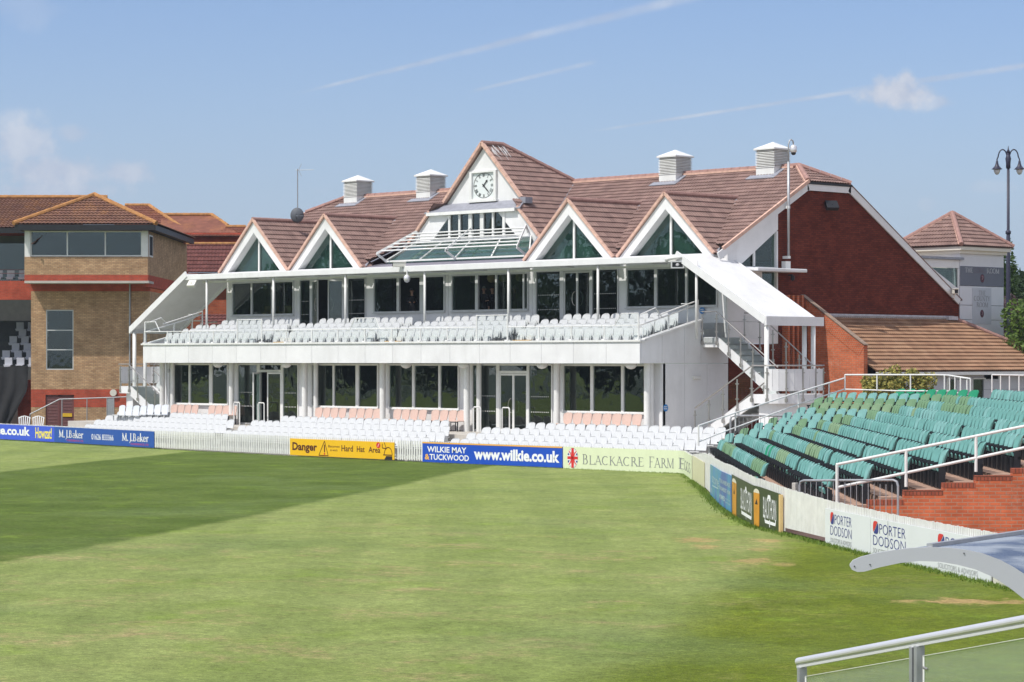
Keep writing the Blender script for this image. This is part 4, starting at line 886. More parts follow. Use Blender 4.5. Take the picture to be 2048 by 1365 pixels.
# external stairs at both ends
def stair(sx, x0):
    T = lambda x, y, z: (x0+sx*x, y, z)
    s = MB(); n = 9
    # upper flight: y 3.3..4.55, from z 4.4 down to 2.35
    s.box(*sorted((x0+sx*0.0, x0+sx*0.75)), 3.22, 4.58, 4.22, 4.4)
    for k in range(n):
        xa = 0.75+k*(2.85/n); za = 4.4-(k+1)*(2.05/(n+1)); s.box(*sorted((x0+sx*xa, x0+sx*(xa+2.85/n+0.03))), 3.36, 4.5, za-0.05, za); s.box(*sorted((x0+sx*xa, x0+sx*(xa+0.03))), 3.36, 4.5, za, za+0.18)
        xa = 3.6-(k+1)*(2.5/n); za = 2.35-(k+1)*(1.5/(n+1)); s.box(*sorted((x0+sx*xa, x0+sx*(xa+2.5/n+0.03))), 1.96, 3.1, za-0.05, za); s.box(*sorted((x0+sx*(xa+2.5/n), x0+sx*(xa+2.5/n-0.03))), 1.96, 3.1, za, za+0.16)
    s.build('stair_treads', material('grey_stair_tread', (0.38, 0.40, 0.40), 0.8, var=0.1), PV)
    g = MB()
    for y in (3.27, 4.53):
        g.prism([T(0.0, y, 4.42), T(0.72, y, 4.42), T(3.62, y, 2.40), T(3.62, y, 2.02), T(0.75, y, 4.05), T(0.0, y, 4.05)], (0, 1, 0), 0.07)
    for y in (1.88, 3.12):
        g.prism([T(3.62, y, 2.42), T(3.62, y, 2.0), T(1.5, y, 0.86), T(0.85, y, 0.86)], (0, 1, 0), 0.07)
    # half landing with a round nose
    arc = [T(3.6, 1.88, 0)]+[T(4.25+0.75*math.cos(a), 3.25+1.4*math.sin(a), 0) for a in np.linspace(-math.pi/2, math.pi/2, 13)]+[T(3.6, 4.6, 0)]
    g.prism([(p[0], p[1], 2.08) for p in arc], (0, 0, 1), 0.32)
    arc2 = [T(3.7, 2.1, 0)]+[T(4.1+0.6*math.cos(a), 3.25+1.15*math.sin(a), 0) for a in np.linspace(-math.pi/2, math.pi/2, 13)]+[T(3.7, 4.4, 0)]
    g.prism([(p[0], p[1], 0.86) for p in arc2], (0, 0, 1), 1.215)
    g.build('stair_stringer', WHITE, PV)
    r = MB(); q = []; wp = MB(); sp_ = []
    def run(pts, nposts, low=1.0, glass=True):
        P = [Vector(p) for p in pts]; r.tube([p+Vector((0, 0, low)) for p in P], 0.026, 8)
        Ls = [(P[i+1]-P[i]).length for i in range(len(P)-1)]; tot = sum(Ls)
        def at(t):
            d = t*tot
            for i, l in enumerate(Ls):
                if d <= l or i == len(Ls)-1: return P[i].lerp(P[i+1], min(1, d/l))
                d -= l
        for k in range(nposts):
            p = at(k/(nposts-1) if nposts > 1 else 0); r_ = MB(); sp_.append(r_); r_.bar(p+Vector((0, 0, -0.28)), p+Vector((0, 0, low-0.08)), 0.045, 0.03); r_.obox(p+Vector((0, 0, -0.2)), (0.05, 0, 0), (0, 0.03, 0), (0, 0, 0.06))
            r_.obox(p+Vector((0, 0, low-0.25)), (0.07*abs(sx), 0, 0), (0, 0.02, 0), (0, 0, 0.02)); r_.obox(p+Vector((0, 0, 0.2)), (0.07, 0, 0), (0, 0.02, 0), (0, 0, 0.02))
            if k and glass:
                a, b = at((k-0.93)/(nposts-1)), at((k-0.07)/(nposts-1)); q.append(MB()); q[-1].prism([a+Vector((0, 0, 0.1)), b+Vector((0, 0, 0.1)), b+Vector((0, 0, low-0.12)), a+Vector((0, 0, low-0.12))], (b-a).cross(Vector((0, 0, 1))).normalized(), 0.008)
    run([T(0.05, 3.2, 4.42), T(0.72, 3.2, 4.42), T(3.62, 3.2, 2.42)], 7, 0.92); run([T(0.8, 4.66, 4.3), T(1.4, 4.66, 4.3), T(4.0, 4.66, 2.42)], 6, 1.0)
    run([T(3.6, 1.82, 2.4), T(0.95, 1.82, 0.9)], 5, 0.98); run([T(3.6, 3.18, 2.4), T(1.2, 3.18, 0.9)], 5, 0.75)
    ap_ = [T(3.6, 1.85, 2.4)]+[T(4.28+0.76*math.cos(a), 3.25+1.42*math.sin(a), 2.4) for a in np.linspace(-math.pi/2, math.pi/2, 13)]
    run(ap_, 7, 1.0, False)
    inner = [T(4.28+0.72*math.cos(a), 3.25+1.38*math.sin(a), 0) for a in np.linspace(-math.pi/2, math.pi/2, 13)]
    for k in range(12):
        a, b = Vector(inner[k]).lerp(Vector(inner[k+1]), 0.03), Vector(inner[k+1]); wp.prism([(a.x, a.y, 2.52), (b.x, b.y, 2.52), (b.x, b.y, 3.28), (a.x, a.y, 3.28)], (b-a).cross(Vector((0, 0, 1))).normalized(), 0.02)
    ro = r.build('stair_rail', STEEL, PV); [g.build('rail_glass', CGLASS, ro) for g in q]; [g.build('rail_post', STEEL, ro) for g in sp_]; wp.build('landing_panel', WHITE, PV)
stair(1, 0.02); stair(-1, -29.93)
# ------------------------------------------------------------------ brick wing wall, lean-to and tower beside the pavilion
BW = empty('brick_wing_wall', 'sunlit orange brick wall with sloping brick on edge coping beside the pavilion stairs', 'wall', loc=(0, 8.82, 0))
m = MB(); YW = 0.0
m.prism([(0.31, YW, 0), (3.0, YW, 0), (3.0, YW, 4.0), (0.31, YW, 5.72)], (0, 1, 0), 0.22); m.build('wall', REDBW, BW)
COPE = brickmat('brick_on_edge', (0.44, 0.13, 0.055), (0.36, 0.10, 0.045), (0.16, 0.07, 0.04), bw=0.30, bh=0.075, mort=0.012)
m = MB(); n = 40
for q in range(n):
    a = Vector((0.05, 0.11, 6.0)).lerp(Vector((3.02, 0.11, 4.12)), (q+0.06)/n); b = Vector((0.05, 0.11, 6.0)).lerp(Vector((3.02, 0.11, 4.12)), (q+0.94)/n); m.bar(a-Vector((0.12, 0, 0.2)), b-Vector((0.12, 0, 0.2)), 0.25, 0.42)
m.build('brick_coping', REDBW, BW)
m = MB(); m.bar((0.0, 0.11, 6.05), (3.03, 0.11, 4.15), 0.24, 0.03); m.build('mossy_capping', material('mossy_coping', (0.30, 0.22, 0.17), 0.9, var=0.4, vscale=8), BW)
LT = empty('lean_to_building', 'single storey lean-to with weathered tan tiled roof and pale panelled wall', 'building', loc=(0, 0, 0))
tile_plane([(0.02, 9.05, 5.22), (0.02, 18.3, 5.22), (3.45, 22.0, 3.17), (3.45, 9.05, 3.17)], 'roof', TILEO, LT, gauge=0.27, wave=0.13, amp=0.025, step=0.045)
tile_plane([(0.02, 18.3, 5.22), (-2.0, 22.0, 3.17), (3.45, 22.0, 3.17)], 'roof', TILEO, LT, gauge=0.27, wave=0.13)
m = MB(); ridge_run(m, (0.05, 18.3, 5.27), (3.45, 22.0, 3.22), 0.09, 0.35); m.build('hip_ridge', RIDGE, LT)
m = MB(); m.box(0.0, 0.06, 9.05, 18.3, 5.18, 5.36); m.bar((0.03, 9.05, 5.30), (0.03, 18.3, 5.30), 0.16, 0.03); m.box(0.0, 0.25, 17.7, 18.3, 5.2, 5.34); m.build('lead_flashing', material('pale_lead', (0.50, 0.49, 0.52), 0.6, var=0.3, vscale=6), LT)
m = MB(); m.box(3.38, 3.5, 9.05, 22.1, 3.02, 3.14); m.build('gutter', WPAINT, LT)
GP = material('grey_panel', (0.50, 0.51, 0.56), 0.5, var=0.06)
m = MB(); yA, yB, yC, yD = onX(1893, 3.1), onX(1905, 3.1), onX(1944, 3.1), onX(1968, 3.1)
ys = [9.06, 10.6, 12.2, yA-0.02]
for a, b in zip(ys[:-1], ys[1:]): m.box(3.0, 3.1, a+0.005, b-0.005, 2.45, 3.02); m.box(3.0, 3.1, a+0.005, b-0.005, 0.2, 2.44)
m.box(3.0, 3.1, yA, yC+1.7, 2.85, 3.02); m.box(3.0, 3.1, yB+0.25, yC, 0.2, 2.84); m.box(3.0, 3.1, yD, 21.9, 2.45, 3.02)
m.box(3.0, 3.1, yD, 17.6, 0.2, 2.44); m.box(3.0, 3.1, 17.61, 21.9, 0.2, 2.44)
m.build('panel_wall', GP, LT)
m = MB(); m.box(2.4, 2.5, 9.1, 21.8, 0.2, 3.0); m.build('interior_wall', DARKIN, LT)
m = MB(); m.box(3.02, 3.05, yA, yB+0.25, 0.3, 2.84); m.box(3.02, 3.05, yC, yD, 0.3, 2.84); m.build('window_pane', GLASS, LT)
m = MB(); m.box(3.1, 3.16, yA-0.04, yA+0.02, 0.3, 2.88); m.box(3.1, 3.16, yC-0.04, yC, 0.3, 2.88); m.box(3.1, 3.16, yC+(yD-yC)*0.0+0.02, yD+0.04, 2.85, 2.9); m.build('window_frame', WPAINT, LT)
TW = empty('stair_tower', 'square white panelled tower with small tiled pyramid roof behind the pavilion', 'tower', loc=(0, 0, 0))
m = MB(); zs = [0.2, 2.6, 4.4, 5.9, 6.55, 8.05]
ya, yb_ = 18.76, 21.75
for a, b in zip([0.2, 5.23, 5.82, 6.6], [5.22, 5.81, 6.59, 8.03]): m.box(-2.95, 0.0, ya, yb_, a+0.004, b-0.004)
m.build('tower_wall', material('lilac_white_cladding', (0.62, 0.63, 0.67), 0.5, var=0.04), TW)
m = MB(); m.box(-3.15, 0.22, ya-0.22, yb_+0.22, 8.03, 8.17); m.box(-3.05, 0.1, ya-0.1, yb_+0.1, 7.9, 8.03); m.build('fascia', CREAM, TW)
cx_, cy_ = -1.48, (ya+yb_)/2; ze = 8.20; e0, e1, f0, f1 = -3.25, 0.30, ya-0.30, yb_+0.30; apx = (cx_, cy_, 9.62)
for a, b in (((e1, f0), (e1, f1)), ((e0, f0), (e1, f0)), ((e1, f1), (e0, f1)), ((e0, f1), (e0, f0))):
    tile_plane([(a[0], a[1], ze), (b[0], b[1], ze), apx], 'roof', TILE, TW, gauge=0.26)
m = MB(); 
for c_ in ((e1, f0), (e1, f1), (e0, f0), (e0, f1)): ridge_run(m, (cx_, cy_, 9.66), (c_[0], c_[1], ze+0.05), 0.10, 0.36)
m.build('ridge', RIDGE, TW)
m = MB()
for c_ in ((e1, f0), (e1, f1), (e0, f0)):
    for d in (0.10,): m.bar((cx_-0.0, cy_-d, 9.58), (c_[0]-0.12 if c_[0] > 0 else c_[0]+0.1, c_[1], ze+0.04), 0.05, 0.05)
m.build('mortar', MORTAR, TW)
# link wall between gable and tower
m = MB(); x = -0.02
m.prism([(x, 15.8, 7.62), (x, 18.75, 7.62), (x, 18.75, 7.3), (x, 16.55, 7.3)], (-1, 0, 0), 0.1)
m.prism([(x, 16.56, 7.29), (x, 16.9, 7.29), (x, 18.62, 6.5), (x, 18.75, 6.5), (x, 18.75, 5.9)], (-1, 0, 0), 0.1)
m.box(-0.12, -0.02, 18.66, 18.75, 6.5, 7.29); m.build('link_cladding', WHITE, TW)
m = MB(); m.box(-0.3, 0.08, 15.7, 18.95, 7.63, 7.73); m.build('lead_capping', LEAD, TW)
m = MB(); m.prism([(-0.07, 16.92, 7.29), (-0.07, 18.66, 7.29), (-0.07, 18.66, 6.5)], (-1, 0, 0), 0.01); m.build('triangular_pane', GLASS, TW)
m = MB(); m.prism([(-0.35, 16.5, 7.29), (-0.35, 18.7, 7.29), (-0.35, 18.7, 6.2)], (-1, 0, 0), 0.02); m.build('glass_backing', TEAL, TW)  # added backing sheet behind the triangular pane
m = MB(); m.box(-4.8, -0.35, 18.4, 18.75, 7.2, 7.62); m.build('rear_parapet', CREAM, TW)
# serif capitals drawn as strokes, thick stems and thin hairlines
SER = {'B': [('s', 0.18, 0, 0.18, 1), ('c', 0.18, 0.52, 0.5, 1, 1), ('c', 0.18, 0, 0.58, 0.52, 1)], 'L': [('s', 0.2, 0, 0.2, 1), ('t', 0.2, 0, 0.75, 0), ('t', 0.75, 0, 0.75, 0.2)],
 'A': [('t', 0.08, 0, 0.42, 1), ('s', 0.42, 1, 0.8, 0), ('t', 0.2, 0.35, 0.64, 0.35)], 'C': [('o', 0.45, 0.5, 0.4, 0.5, 50, 310)], 'K': [('s', 0.2, 0, 0.2, 1), ('t', 0.2, 0.42, 0.72, 1), ('s', 0.36, 0.56, 0.8, 0)],
 'R': [('s', 0.2, 0, 0.2, 1), ('c', 0.2, 0.5, 0.56, 1, 1), ('s', 0.42, 0.5, 0.85, 0)], 'E': [('s', 0.2, 0, 0.2, 1), ('t', 0.2, 0, 0.7, 0), ('t', 0.2, 0.52, 0.55, 0.52), ('t', 0.2, 1, 0.66, 1), ('t', 0.7, 0, 0.7, 0.16), ('t', 0.66, 1, 0.66, 0.86)],
 'F': [('s', 0.2, 0, 0.2, 1), ('t', 0.2, 0.52, 0.52, 0.52), ('t', 0.2, 1, 0.68, 1), ('t', 0.68, 1, 0.68, 0.84)], 'M': [('t', 0.12, 0, 0.12, 1), ('s', 0.12, 1, 0.5, 0.05), ('t', 0.5, 0.05, 0.88, 1), ('s', 0.88, 1, 0.88, 0)],
 'G': [('o', 0.45, 0.5, 0.4, 0.5, 50, 320), ('s', 0.8, 0.05, 0.8, 0.42)], 'S': [('o', 0.4, 0.74, 0.26, 0.26, 30, 250), ('o', 0.4, 0.26, 0.28, 0.26, -150, 90)], 'T': [('s', 0.42, 0, 0.42, 1), ('t', 0.05, 1, 0.79, 1), ('t', 0.05, 1, 0.05, 0.84), ('t', 0.79, 1, 0.79, 0.84)],
 'H': [('s', 0.18, 0, 0.18, 1), ('s', 0.72, 0, 0.72, 1), ('t', 0.18, 0.52, 0.72, 0.52)], 'O': [('o', 0.46, 0.5, 0.4, 0.5, 0, 360)], 'U': [('s', 0.18, 0.3, 0.18, 1), ('t', 0.72, 0.3, 0.72, 1), ('o', 0.45, 0.3, 0.27, 0.3, 180, 360)],
 'N': [('t', 0.16, 0, 0.16, 1), ('s', 0.16, 1, 0.74, 0), ('t', 0.74, 0, 0.74, 1)], 'Y': [('s', 0.06, 1, 0.42, 0.45), ('t', 0.78, 1, 0.42, 0.45), ('s', 0.42, 0, 0.42, 0.45)], 'J': [('s', 0.5, 0.0, 0.5, 1), ('t', 0.5, 0, 0.25, -0.28)],
 'a': [('s', 0.55, 0, 0.55, 0.5), ('o', 0.38, 0.47, 0.18, 0.14, 0, 160), ('o', 0.35, 0.17, 0.2, 0.17, 0, 360)], 'k': [('s', 0.2, 0, 0.2, 1.08), ('t', 0.2, 0.25, 0.58, 0.62), ('s', 0.33, 0.36, 0.66, 0)], 'e': [('o', 0.38, 0.31, 0.25, 0.31, 10, 320), ('t', 0.14, 0.36, 0.62, 0.36)],
 'r': [('s', 0.2, 0, 0.2, 0.62), ('t', 0.2, 0.42, 0.42, 0.62), ('s', 0.42, 0.62, 0.5, 0.56)], '.': [('s', 0.15, 0, 0.15, 0.1)]}
ADV = {'L': 0.8, 'F': 0.75, 'E': 0.82, 'S': 0.75, 'M': 1.05, 'a': 0.66, 'k': 0.68, 'e': 0.68, 'r': 0.55, '.': 0.34, ' ': 0.4, 'J': 0.62, 'B': 0.78, 'T': 0.85}
def serif_text(mb, body, x0, x1, y0, y1, mapf, tk=0.13, tn=0.05, caps_scale=None, serif=0.07):
    pen = 0; strokes = []
    for i, ch in enumerate(body):
        k = 1.0
        if caps_scale and i > 0 and body[i-1] != ' ' and ch.isupper(): k = caps_scale
        for s_ in SER.get(ch, []):
            if s_[0] in 'st':
                w_ = tk if s_[0] == 's' else tn; a, b, c, d = s_[1:]; strokes.append((pen+a*k, b*k, pen+c*k, d*k, w_))
                if s_[0] == 's' or ch in 'AMNUYKH':
                    for (sx_, sy_) in ((a, b), (c, d)):
                        if sy_ in (0, 1) and abs(c-a) < 0.5: strokes.append((pen+(sx_-serif-0.05)*k, sy_*k, pen+(sx_+serif+0.05)*k, sy_*k, tn))
            elif s_[0] == 'o':
                _, cx2, cy2, rx, ry, a0_, a1_ = s_; n = 14; pts = [(pen+(cx2+rx*math.cos(rad(a0_+(a1_-a0_)*q/n)))*k, (cy2+ry*math.sin(rad(a0_+(a1_-a0_)*q/n)))*k) for q in range(n+1)]
                for q in range(n):
                    vert = abs(pts[q+1][1]-pts[q][1])/(math.hypot(pts[q+1][0]-pts[q][0], pts[q+1][1]-pts[q][1])+1e-9); strokes.append((*pts[q], *pts[q+1], tn+(tk-tn)*vert))
            elif s_[0] == 'c':
                _, xa, yl, xb, yh, _n = s_; ry = (yh-yl)/2; n = 10; pts = [(pen+xa*k, yh*k)]+[(pen+(xb-0.18+0.2*math.cos(t))*k, (yl+ry+ry*math.sin(t))*k) for t in np.linspace(math.pi/2, -math.pi/2, n)]+[(pen+xa*k, yl*k)]
                for q in range(len(pts)-1):
                    vert = abs(pts[q+1][1]-pts[q][1])/(math.hypot(pts[q+1][0]-pts[q][0], pts[q+1][1]-pts[q][1])+1e-9); strokes.append((*pts[q], *pts[q+1], tn+(tk-tn)*vert))
        pen += (ADV.get(ch, 0.92))*k
    sx_ = (x1-x0)/pen; sy_ = y1-y0
    for a, b, c, d, w_ in strokes:
        l = math.hypot(c-a, d-b) or 1e-6; ex, ey = (c-a)/l, (d-b)/l; a -= ex*w_*0.2; c += ex*w_*0.2; b -= ey*w_*0.2; d += ey*w_*0.2; nx, ny = -ey*w_/2, ex*w_/2
        q = [(a+nx, b+ny), (a-nx, b-ny), (c-nx, d-ny), (c+nx, d+ny)]
        mb.add([mapf(x0+u*sx_, y0+v*sy_, 0.004) for u, v in q], [(0, 1, 2, 3)])
# room signs on the tower face (+X side)
def towermap(u, v, d): return (0.012+d, ya+u, v)
SG = empty('room_sign', 'dark slate sign reading THE LONG ROOM on the white tower', 'sign', loc=(0, ya, 6.6))
def sgm(u, v, d): return (0.012+d, u, v-6.6)
m = MB(); m.box(0.001, 0.012, 0.0, 2.99, 6.6-6.6, 7.39-6.6); m.build('sign_board', material('slate_sign', (0.13, 0.14, 0.18), 0.5, var=0.05), SG)
LET = material('silver_lettering', (0.52, 0.53, 0.56), 0.5); LETD = material('dim_lettering', (0.16, 0.13, 0.16), 0.5); LETG = material('grey_lettering', (0.22, 0.22, 0.24), 0.5)
m = MB().use(LET); serif_text(m, 'THE', 0.32, 0.86, 7.14, 7.33, sgm, tk=0.16, tn=0.08); serif_text(m, 'ROOM', 1.80, 2.66, 7.14, 7.33, sgm, tk=0.16, tn=0.08); m.use(LETD); serif_text(m, 'LONG', 0.95, 1.72, 7.14, 7.33, sgm, tk=0.16, tn=0.08)
m.build('lettering', None, SG)
def crest(par, mapf, cx2, cz2, s):
    m = MB().use(material('crest_black', (0.02, 0.015, 0.03), 0.5)); el_ = lambda r, d: [mapf(cx2+r*0.8*math.cos(rad(18*k)), cz2+r*math.sin(rad(18*k)), d) for k in range(20)]
    m.add(el_(s, 0.004), [tuple(range(20))]); m.use(material('crest_red', (0.30, 0.05, 0.08), 0.5)); m.add(el_(s*0.8, 0.006), [tuple(range(20))]); m.use(material('crest_black', (0.02, 0.015, 0.03))); m.add(el_(s*0.68, 0.008), [tuple(range(20))])
    m.use(material('crest_pink', (0.42, 0.22, 0.25), 0.5))
    pts = [(-0.25, 0.4), (0.2, 0.45), (0.3, 0.2), (-0.1, 0.1), (0.25, -0.1), (-0.2, -0.25), (0.2, -0.45), (-0.3, -0.1)]
    for a, b in zip(pts[:-1], pts[1:]):
        l = math.hypot(b[0]-a[0], b[1]-a[1]); nx, ny = -(b[1]-a[1])/l*0.07, (b[0]-a[0])/l*0.07
        m.add([mapf(cx2+(p[0]+q*nx)*s, cz2+(p[1]+q*ny)*s, 0.01) for p, q in ((a, 1), (a, -1), (b, -1), (b, 1))], [(0, 1, 2, 3)])
    m.build('crest', None, par)
crest(SG, sgm, 1.5, 6.92, 0.175)
m = MB().use(LETG); serif_text(m, 'GGGGG', 1.2, 1.8, 5.96, 6.02, sgm, tk=0.2, tn=0.1) if False else None
SG2 = empty('room_sign', 'pale grey sign reading THE COUNTY ROOM below the slate sign on the tower', 'sign', loc=(0, ya, 5.05))
def sg2(u, v, d): return (0.012+d, u, v-5.05)
m = MB(); m.box(0.001, 0.012, 0.83, 2.12, 0.0, 1.48); m.build('sign_board', material('pale_sign', (0.47, 0.49, 0.54), 0.5, var=0.04), SG2)
m = MB().use(LETG); serif_text(m, 'THE', 1.25, 1.75, 6.23, 6.41, sg2, tk=0.13, tn=0.06); serif_text(m, 'COUNTY', 0.93, 2.05, 6.00, 6.19, sg2, tk=0.13, tn=0.06); serif_text(m, 'ROOM', 1.10, 1.90, 5.75, 5.93, sg2, tk=0.13, tn=0.06); m.build('lettering', None, SG2)
crest(SG2, sg2, 1.48, 5.48, 0.16)

# ------------------------------------------------------------------ wall lights, cameras and speakers on the pavilion
def cam_(name, label, loc, rot, pole=None, cat='camera', group=None):
    t = empty(name, label, cat, group, loc=loc, rot=rot)
    m = MB(); m.box(-0.30, 0.22, -0.09, 0.09, -0.08, 0.10); m.box(-0.36, 0.24, -0.11, 0.11, 0.10, 0.125); m.build('camera_housing', CREAM, t, bevel=0.02)
    m = MB(); m.box(-0.305, -0.301, -0.07, 0.07, -0.06, 0.08); m.build('lens_window', DARKM, t)
    m = MB(); m.tube([(0.05, 0, -0.08), (0.08, 0, -0.22), (0.25, 0, -0.30)], 0.03, 6); m.build('bracket', WPAINT, t); return t
x = onY(800, 2.2)
cam_('security_camera', 'boxy white security camera on the eave beam left of the long room windows', (x, 2.2, 7.42), rad(60))
cam_('security_camera', 'white security camera tucked under the sloping barge board by the tower signs', (0.3, 18.0, 6.32), rad(140))
def drum(name, label, loc, s=1.0):
    t = empty(name, label, 'camera', loc=loc); m = MB(); m.lathe((0, 0, -0.32*s), [(0.02, 0), (0.10*s, 0.04*s), (0.13*s, 0.12*s), (0.13*s, 0.24*s), (0.05*s, 0.32*s)], 14); m.build('dome', ALU, t, smooth=True)
    m = MB(); m.tube([(0, 0, 0), (0, 0, 0.2)], 0.025, 6); m.build('stem', WPAINT, t); return t
drum('dome_camera', 'small drum shaped dome camera hanging under the eave camera', (onY(814, 2.25), 2.25, 7.02))
def flood(label, loc, rot, s=1.0, mt=None):
    t = empty('floodlight', label, 'floodlight', loc=loc, rot=rot); m = MB(); m.prism([(-0.2*s, -0.12*s, -0.1*s), (0.2*s, -0.12*s, -0.1*s), (0.2*s, 0.1*s, 0.14*s), (-0.2*s, 0.1*s, 0.14*s)], (0, 0.75, -0.65), 0.14*s); m.build('lamp_body', mt or CREAM, t, bevel=0.01)
    m = MB(); m.box(-0.03, 0.03, -0.04, 0.2*s, -0.05, 0.02); m.build('bracket', DARKM, t); return t
flood('white floodlight clamped to the far left end of the eave beam', (onY(385, 2.2), 2.15, 6.98), rad(20), 1.0)
flood('dark floodlight high on the red brick gable', (0.3, 10.3, 9.5), rad(60), 1.2, DARKM)
t = empty('pole_camera', 'tall slim steel pole with hooked top and dome camera against the gable', 'camera pole', loc=(0.25, 7.8, 6.9))
m = MB(); m.tube([(0, 0, 0.55), (0, 0, 4.1)], 0.05, 10); m.tube([(0, 0, 4.1), (0, 0, 4.75), (0.02, 0.04, 4.9), (0.05, 0.1, 4.93), (0.08, 0.16, 4.88), (0.09, 0.18, 4.72)], 0.028, 8); m.build('pole', GALV, t, smooth=True)
m = MB(); m.lathe((0.09, 0.18, 4.42), [(0.05, 0), (0.11, 0.04), (0.13, 0.08), (0.13, 0.25), (0.05, 0.32)], 14); m.build('dome', ALU, t, smooth=True)
m = MB(); m.lathe((0.09, 0.18, 4.35), [(0.03, 0), (0.08, 0.03), (0.1, 0.09)], 12); m.build('lens', DARKM, t)
m = MB(); m.box(-0.25, 0.06, -0.05, 0.05, 0.48, 0.58); m.box(-0.25, 0.05, -0.04, 0.04, 2.35, 2.45); m.box(-0.2, 0.0, -0.16, 0.12, 0.05, 0.38); m.build('wall_bracket', WPAINT, t)
t = empty('wall_camera', 'small black camera below the white porch canopy on the gable', 'camera', loc=(0.15, 8.1, 6.75)); m = MB(); m.lathe((0.05, 0, -0.2), [(0.02, 0), (0.08, 0.05), (0.08, 0.2)], 10); m.build('dome', DARKM, t); m = MB(); m.box(-0.14, 0.06, -0.03, 0.03, 0, 0.05); m.build('bracket', DARKM, t)
def horn(label, loc, rot):
    t = empty('horn_speaker', label, 'loudspeaker', loc=loc, rot=rot); m = MB()
    o = [(0.0, -0.24, -0.13), (0.0, 0.24, -0.13), (0.0, 0.24, 0.13), (0.0, -0.24, 0.13)]
    m.ring(o, [(0.0, -0.19, -0.09), (0.0, 0.19, -0.09), (0.0, 0.19, 0.09), (0.0, -0.19, 0.09)], (-1, 0, 0), 0.05); m.prism([(-0.05, -0.22, -0.12), (-0.05, 0.22, -0.12), (-0.05, 0.22, 0.12), (-0.05, -0.22, 0.12)], (-1, 0, 0), 0.04); m.build('horn', GREYF, t)
    m = MB(); m.box(-0.052, -0.045, -0.19, 0.19, -0.09, 0.09); m.build('horn_throat', DARKM, t); m = MB(); m.lathe((-0.04, 0, -0.0), [(0.03, -0.05), (0.07, -0.02), (0.07, 0.02), (0.03, 0.05)], 10); m.build('driver', ALU, t); return t
horn('grey horn loudspeaker under the right end of the eave beam', (onY(1355, 2.15), 2.15, 7.02), rad(-46))
t = empty('white_camera', 'rounded white camera arm beside the horn loudspeaker', 'camera', loc=(onY(1345, 2.15), 2.15, 7.28), rot=0); m = MB(); m.tube([(-0.32, 0, -0.1), (-0.2, 0, -0.03), (0.1, 0, 0.0), (0.35, 0.1, 0.0)], [0.07, 0.08, 0.06, 0.04], 10); m.build('housing', WPAINT, t, smooth=True)
t = empty('wall_light', 'small white bulkhead light on the grey side wall', 'light', loc=(0.0, 2.95, 2.95)); m = MB(); m.box(0.0, 0.07, -0.2, 0.2, -0.06, 0.06); m.build('casing', CREAM, t, bevel=0.02)
m = MB(); m.box(0.07, 0.075, -0.17, 0.17, -0.04, 0.04); m.build('diffuser', WPAINT, t)
def notice(label, loc, r, ax):
    t = empty('round_notice', label, 'notice', loc=loc); m = MB(); n = 20
    P_ = [((0.004 if ax == 'x' else r*math.cos(2*math.pi*k/n)), (r*math.cos(2*math.pi*k/n) if ax == 'x' else -0.004), r*math.sin(2*math.pi*k/n)) for k in range(n)]
    m.prism(P_, (1, 0, 0) if ax == 'x' else (0, -1, 0), 0.004); m.build('disc', BLUEL, t)
    m = MB().use(WPAINT)
    for z in (0.04, -0.03): m.box(*((0.009, 0.011, -r*0.65, r*0.65) if ax == 'x' else (-r*0.65, r*0.65, -0.011, -0.009)), z-0.012, z+0.012)
    m.build('print', None, t)
notice('round blue notice low on the grey side wall near the white seats', (0.0, 1.33, 1.88), 0.13, 'x')
notice('round blue notice beside the last upper window', (onY(1405, 4.55), 4.53, 5.42), 0.13, 'y')
t = empty('wall_speaker', 'round grey speaker at the left end of the ground floor', 'loudspeaker', loc=(onY(336, 1.1), 1.16, 3.12)); m = MB(); m.prism([(0.09*math.cos(rad(20*k)), 0, 0.09*math.sin(rad(20*k))) for k in range(18)], (0, -1, 0), 0.06); m.build('cone', GREYF, t)
t = empty('satellite_dish', 'dark grey satellite dish behind the leftmost dormer', 'satellite dish', loc=(-26.75, 6.1, 9.78)); m = MB()
P_ = [[(r*0.33*math.cos(a)*0.9+0.0, -0.03-0.10*(1-r*r), 0.25+r*0.33*math.sin(a)) for a in np.linspace(0, 2*math.pi, 25)] for r in np.linspace(0.02, 1, 6)]
m.grid(P_); o = m.build('dish', material('dark_grey_mesh', (0.10, 0.11, 0.13), 0.6), t, smooth=True); sd = o.modifiers.new('s', 'SOLIDIFY'); sd.thickness = 0.015; o.rotation_euler = (0, 0, rad(42))
m = MB(); m.tube([(0, 0, -0.05), (0, 0.02, 0.2)], 0.03, 6); m.tube([(0, 0, 0.0), (0.2, -0.25, 0.2)], 0.012, 6); m.build('mount', DARKM, t)
t = empty('tv_aerial', 'thin television aerial mast above the satellite dish', 'aerial', loc=(-26.85, 6.2, 9.75)); m = MB(); m.tube([(0, 0, 0), (0, 0, 2.35)], 0.022, 6)
m.build('mast', material('steel_mast', (0.25, 0.25, 0.27), 0.5), t)
m = MB(); d = Vector((0.75, 0.5, 0)); d.normalize(); p_ = Vector((0, 0, 2.3)); m.tube([p_-d*0.1, p_+d*0.75], 0.01, 5); nrm = d.cross(Vector((0, 0, 1)))
for k in range(8): c_ = p_+d*(0.12+k*0.085); m.bar(c_-nrm*0.1, c_+nrm*0.1, 0.008, 0.008)
for sg in (-1, 1): m.tube([p_+d*0.05, p_+d*0.18+Vector((0, 0, sg*0.28))], 0.01, 5)
m.build('antenna', GALV, t)

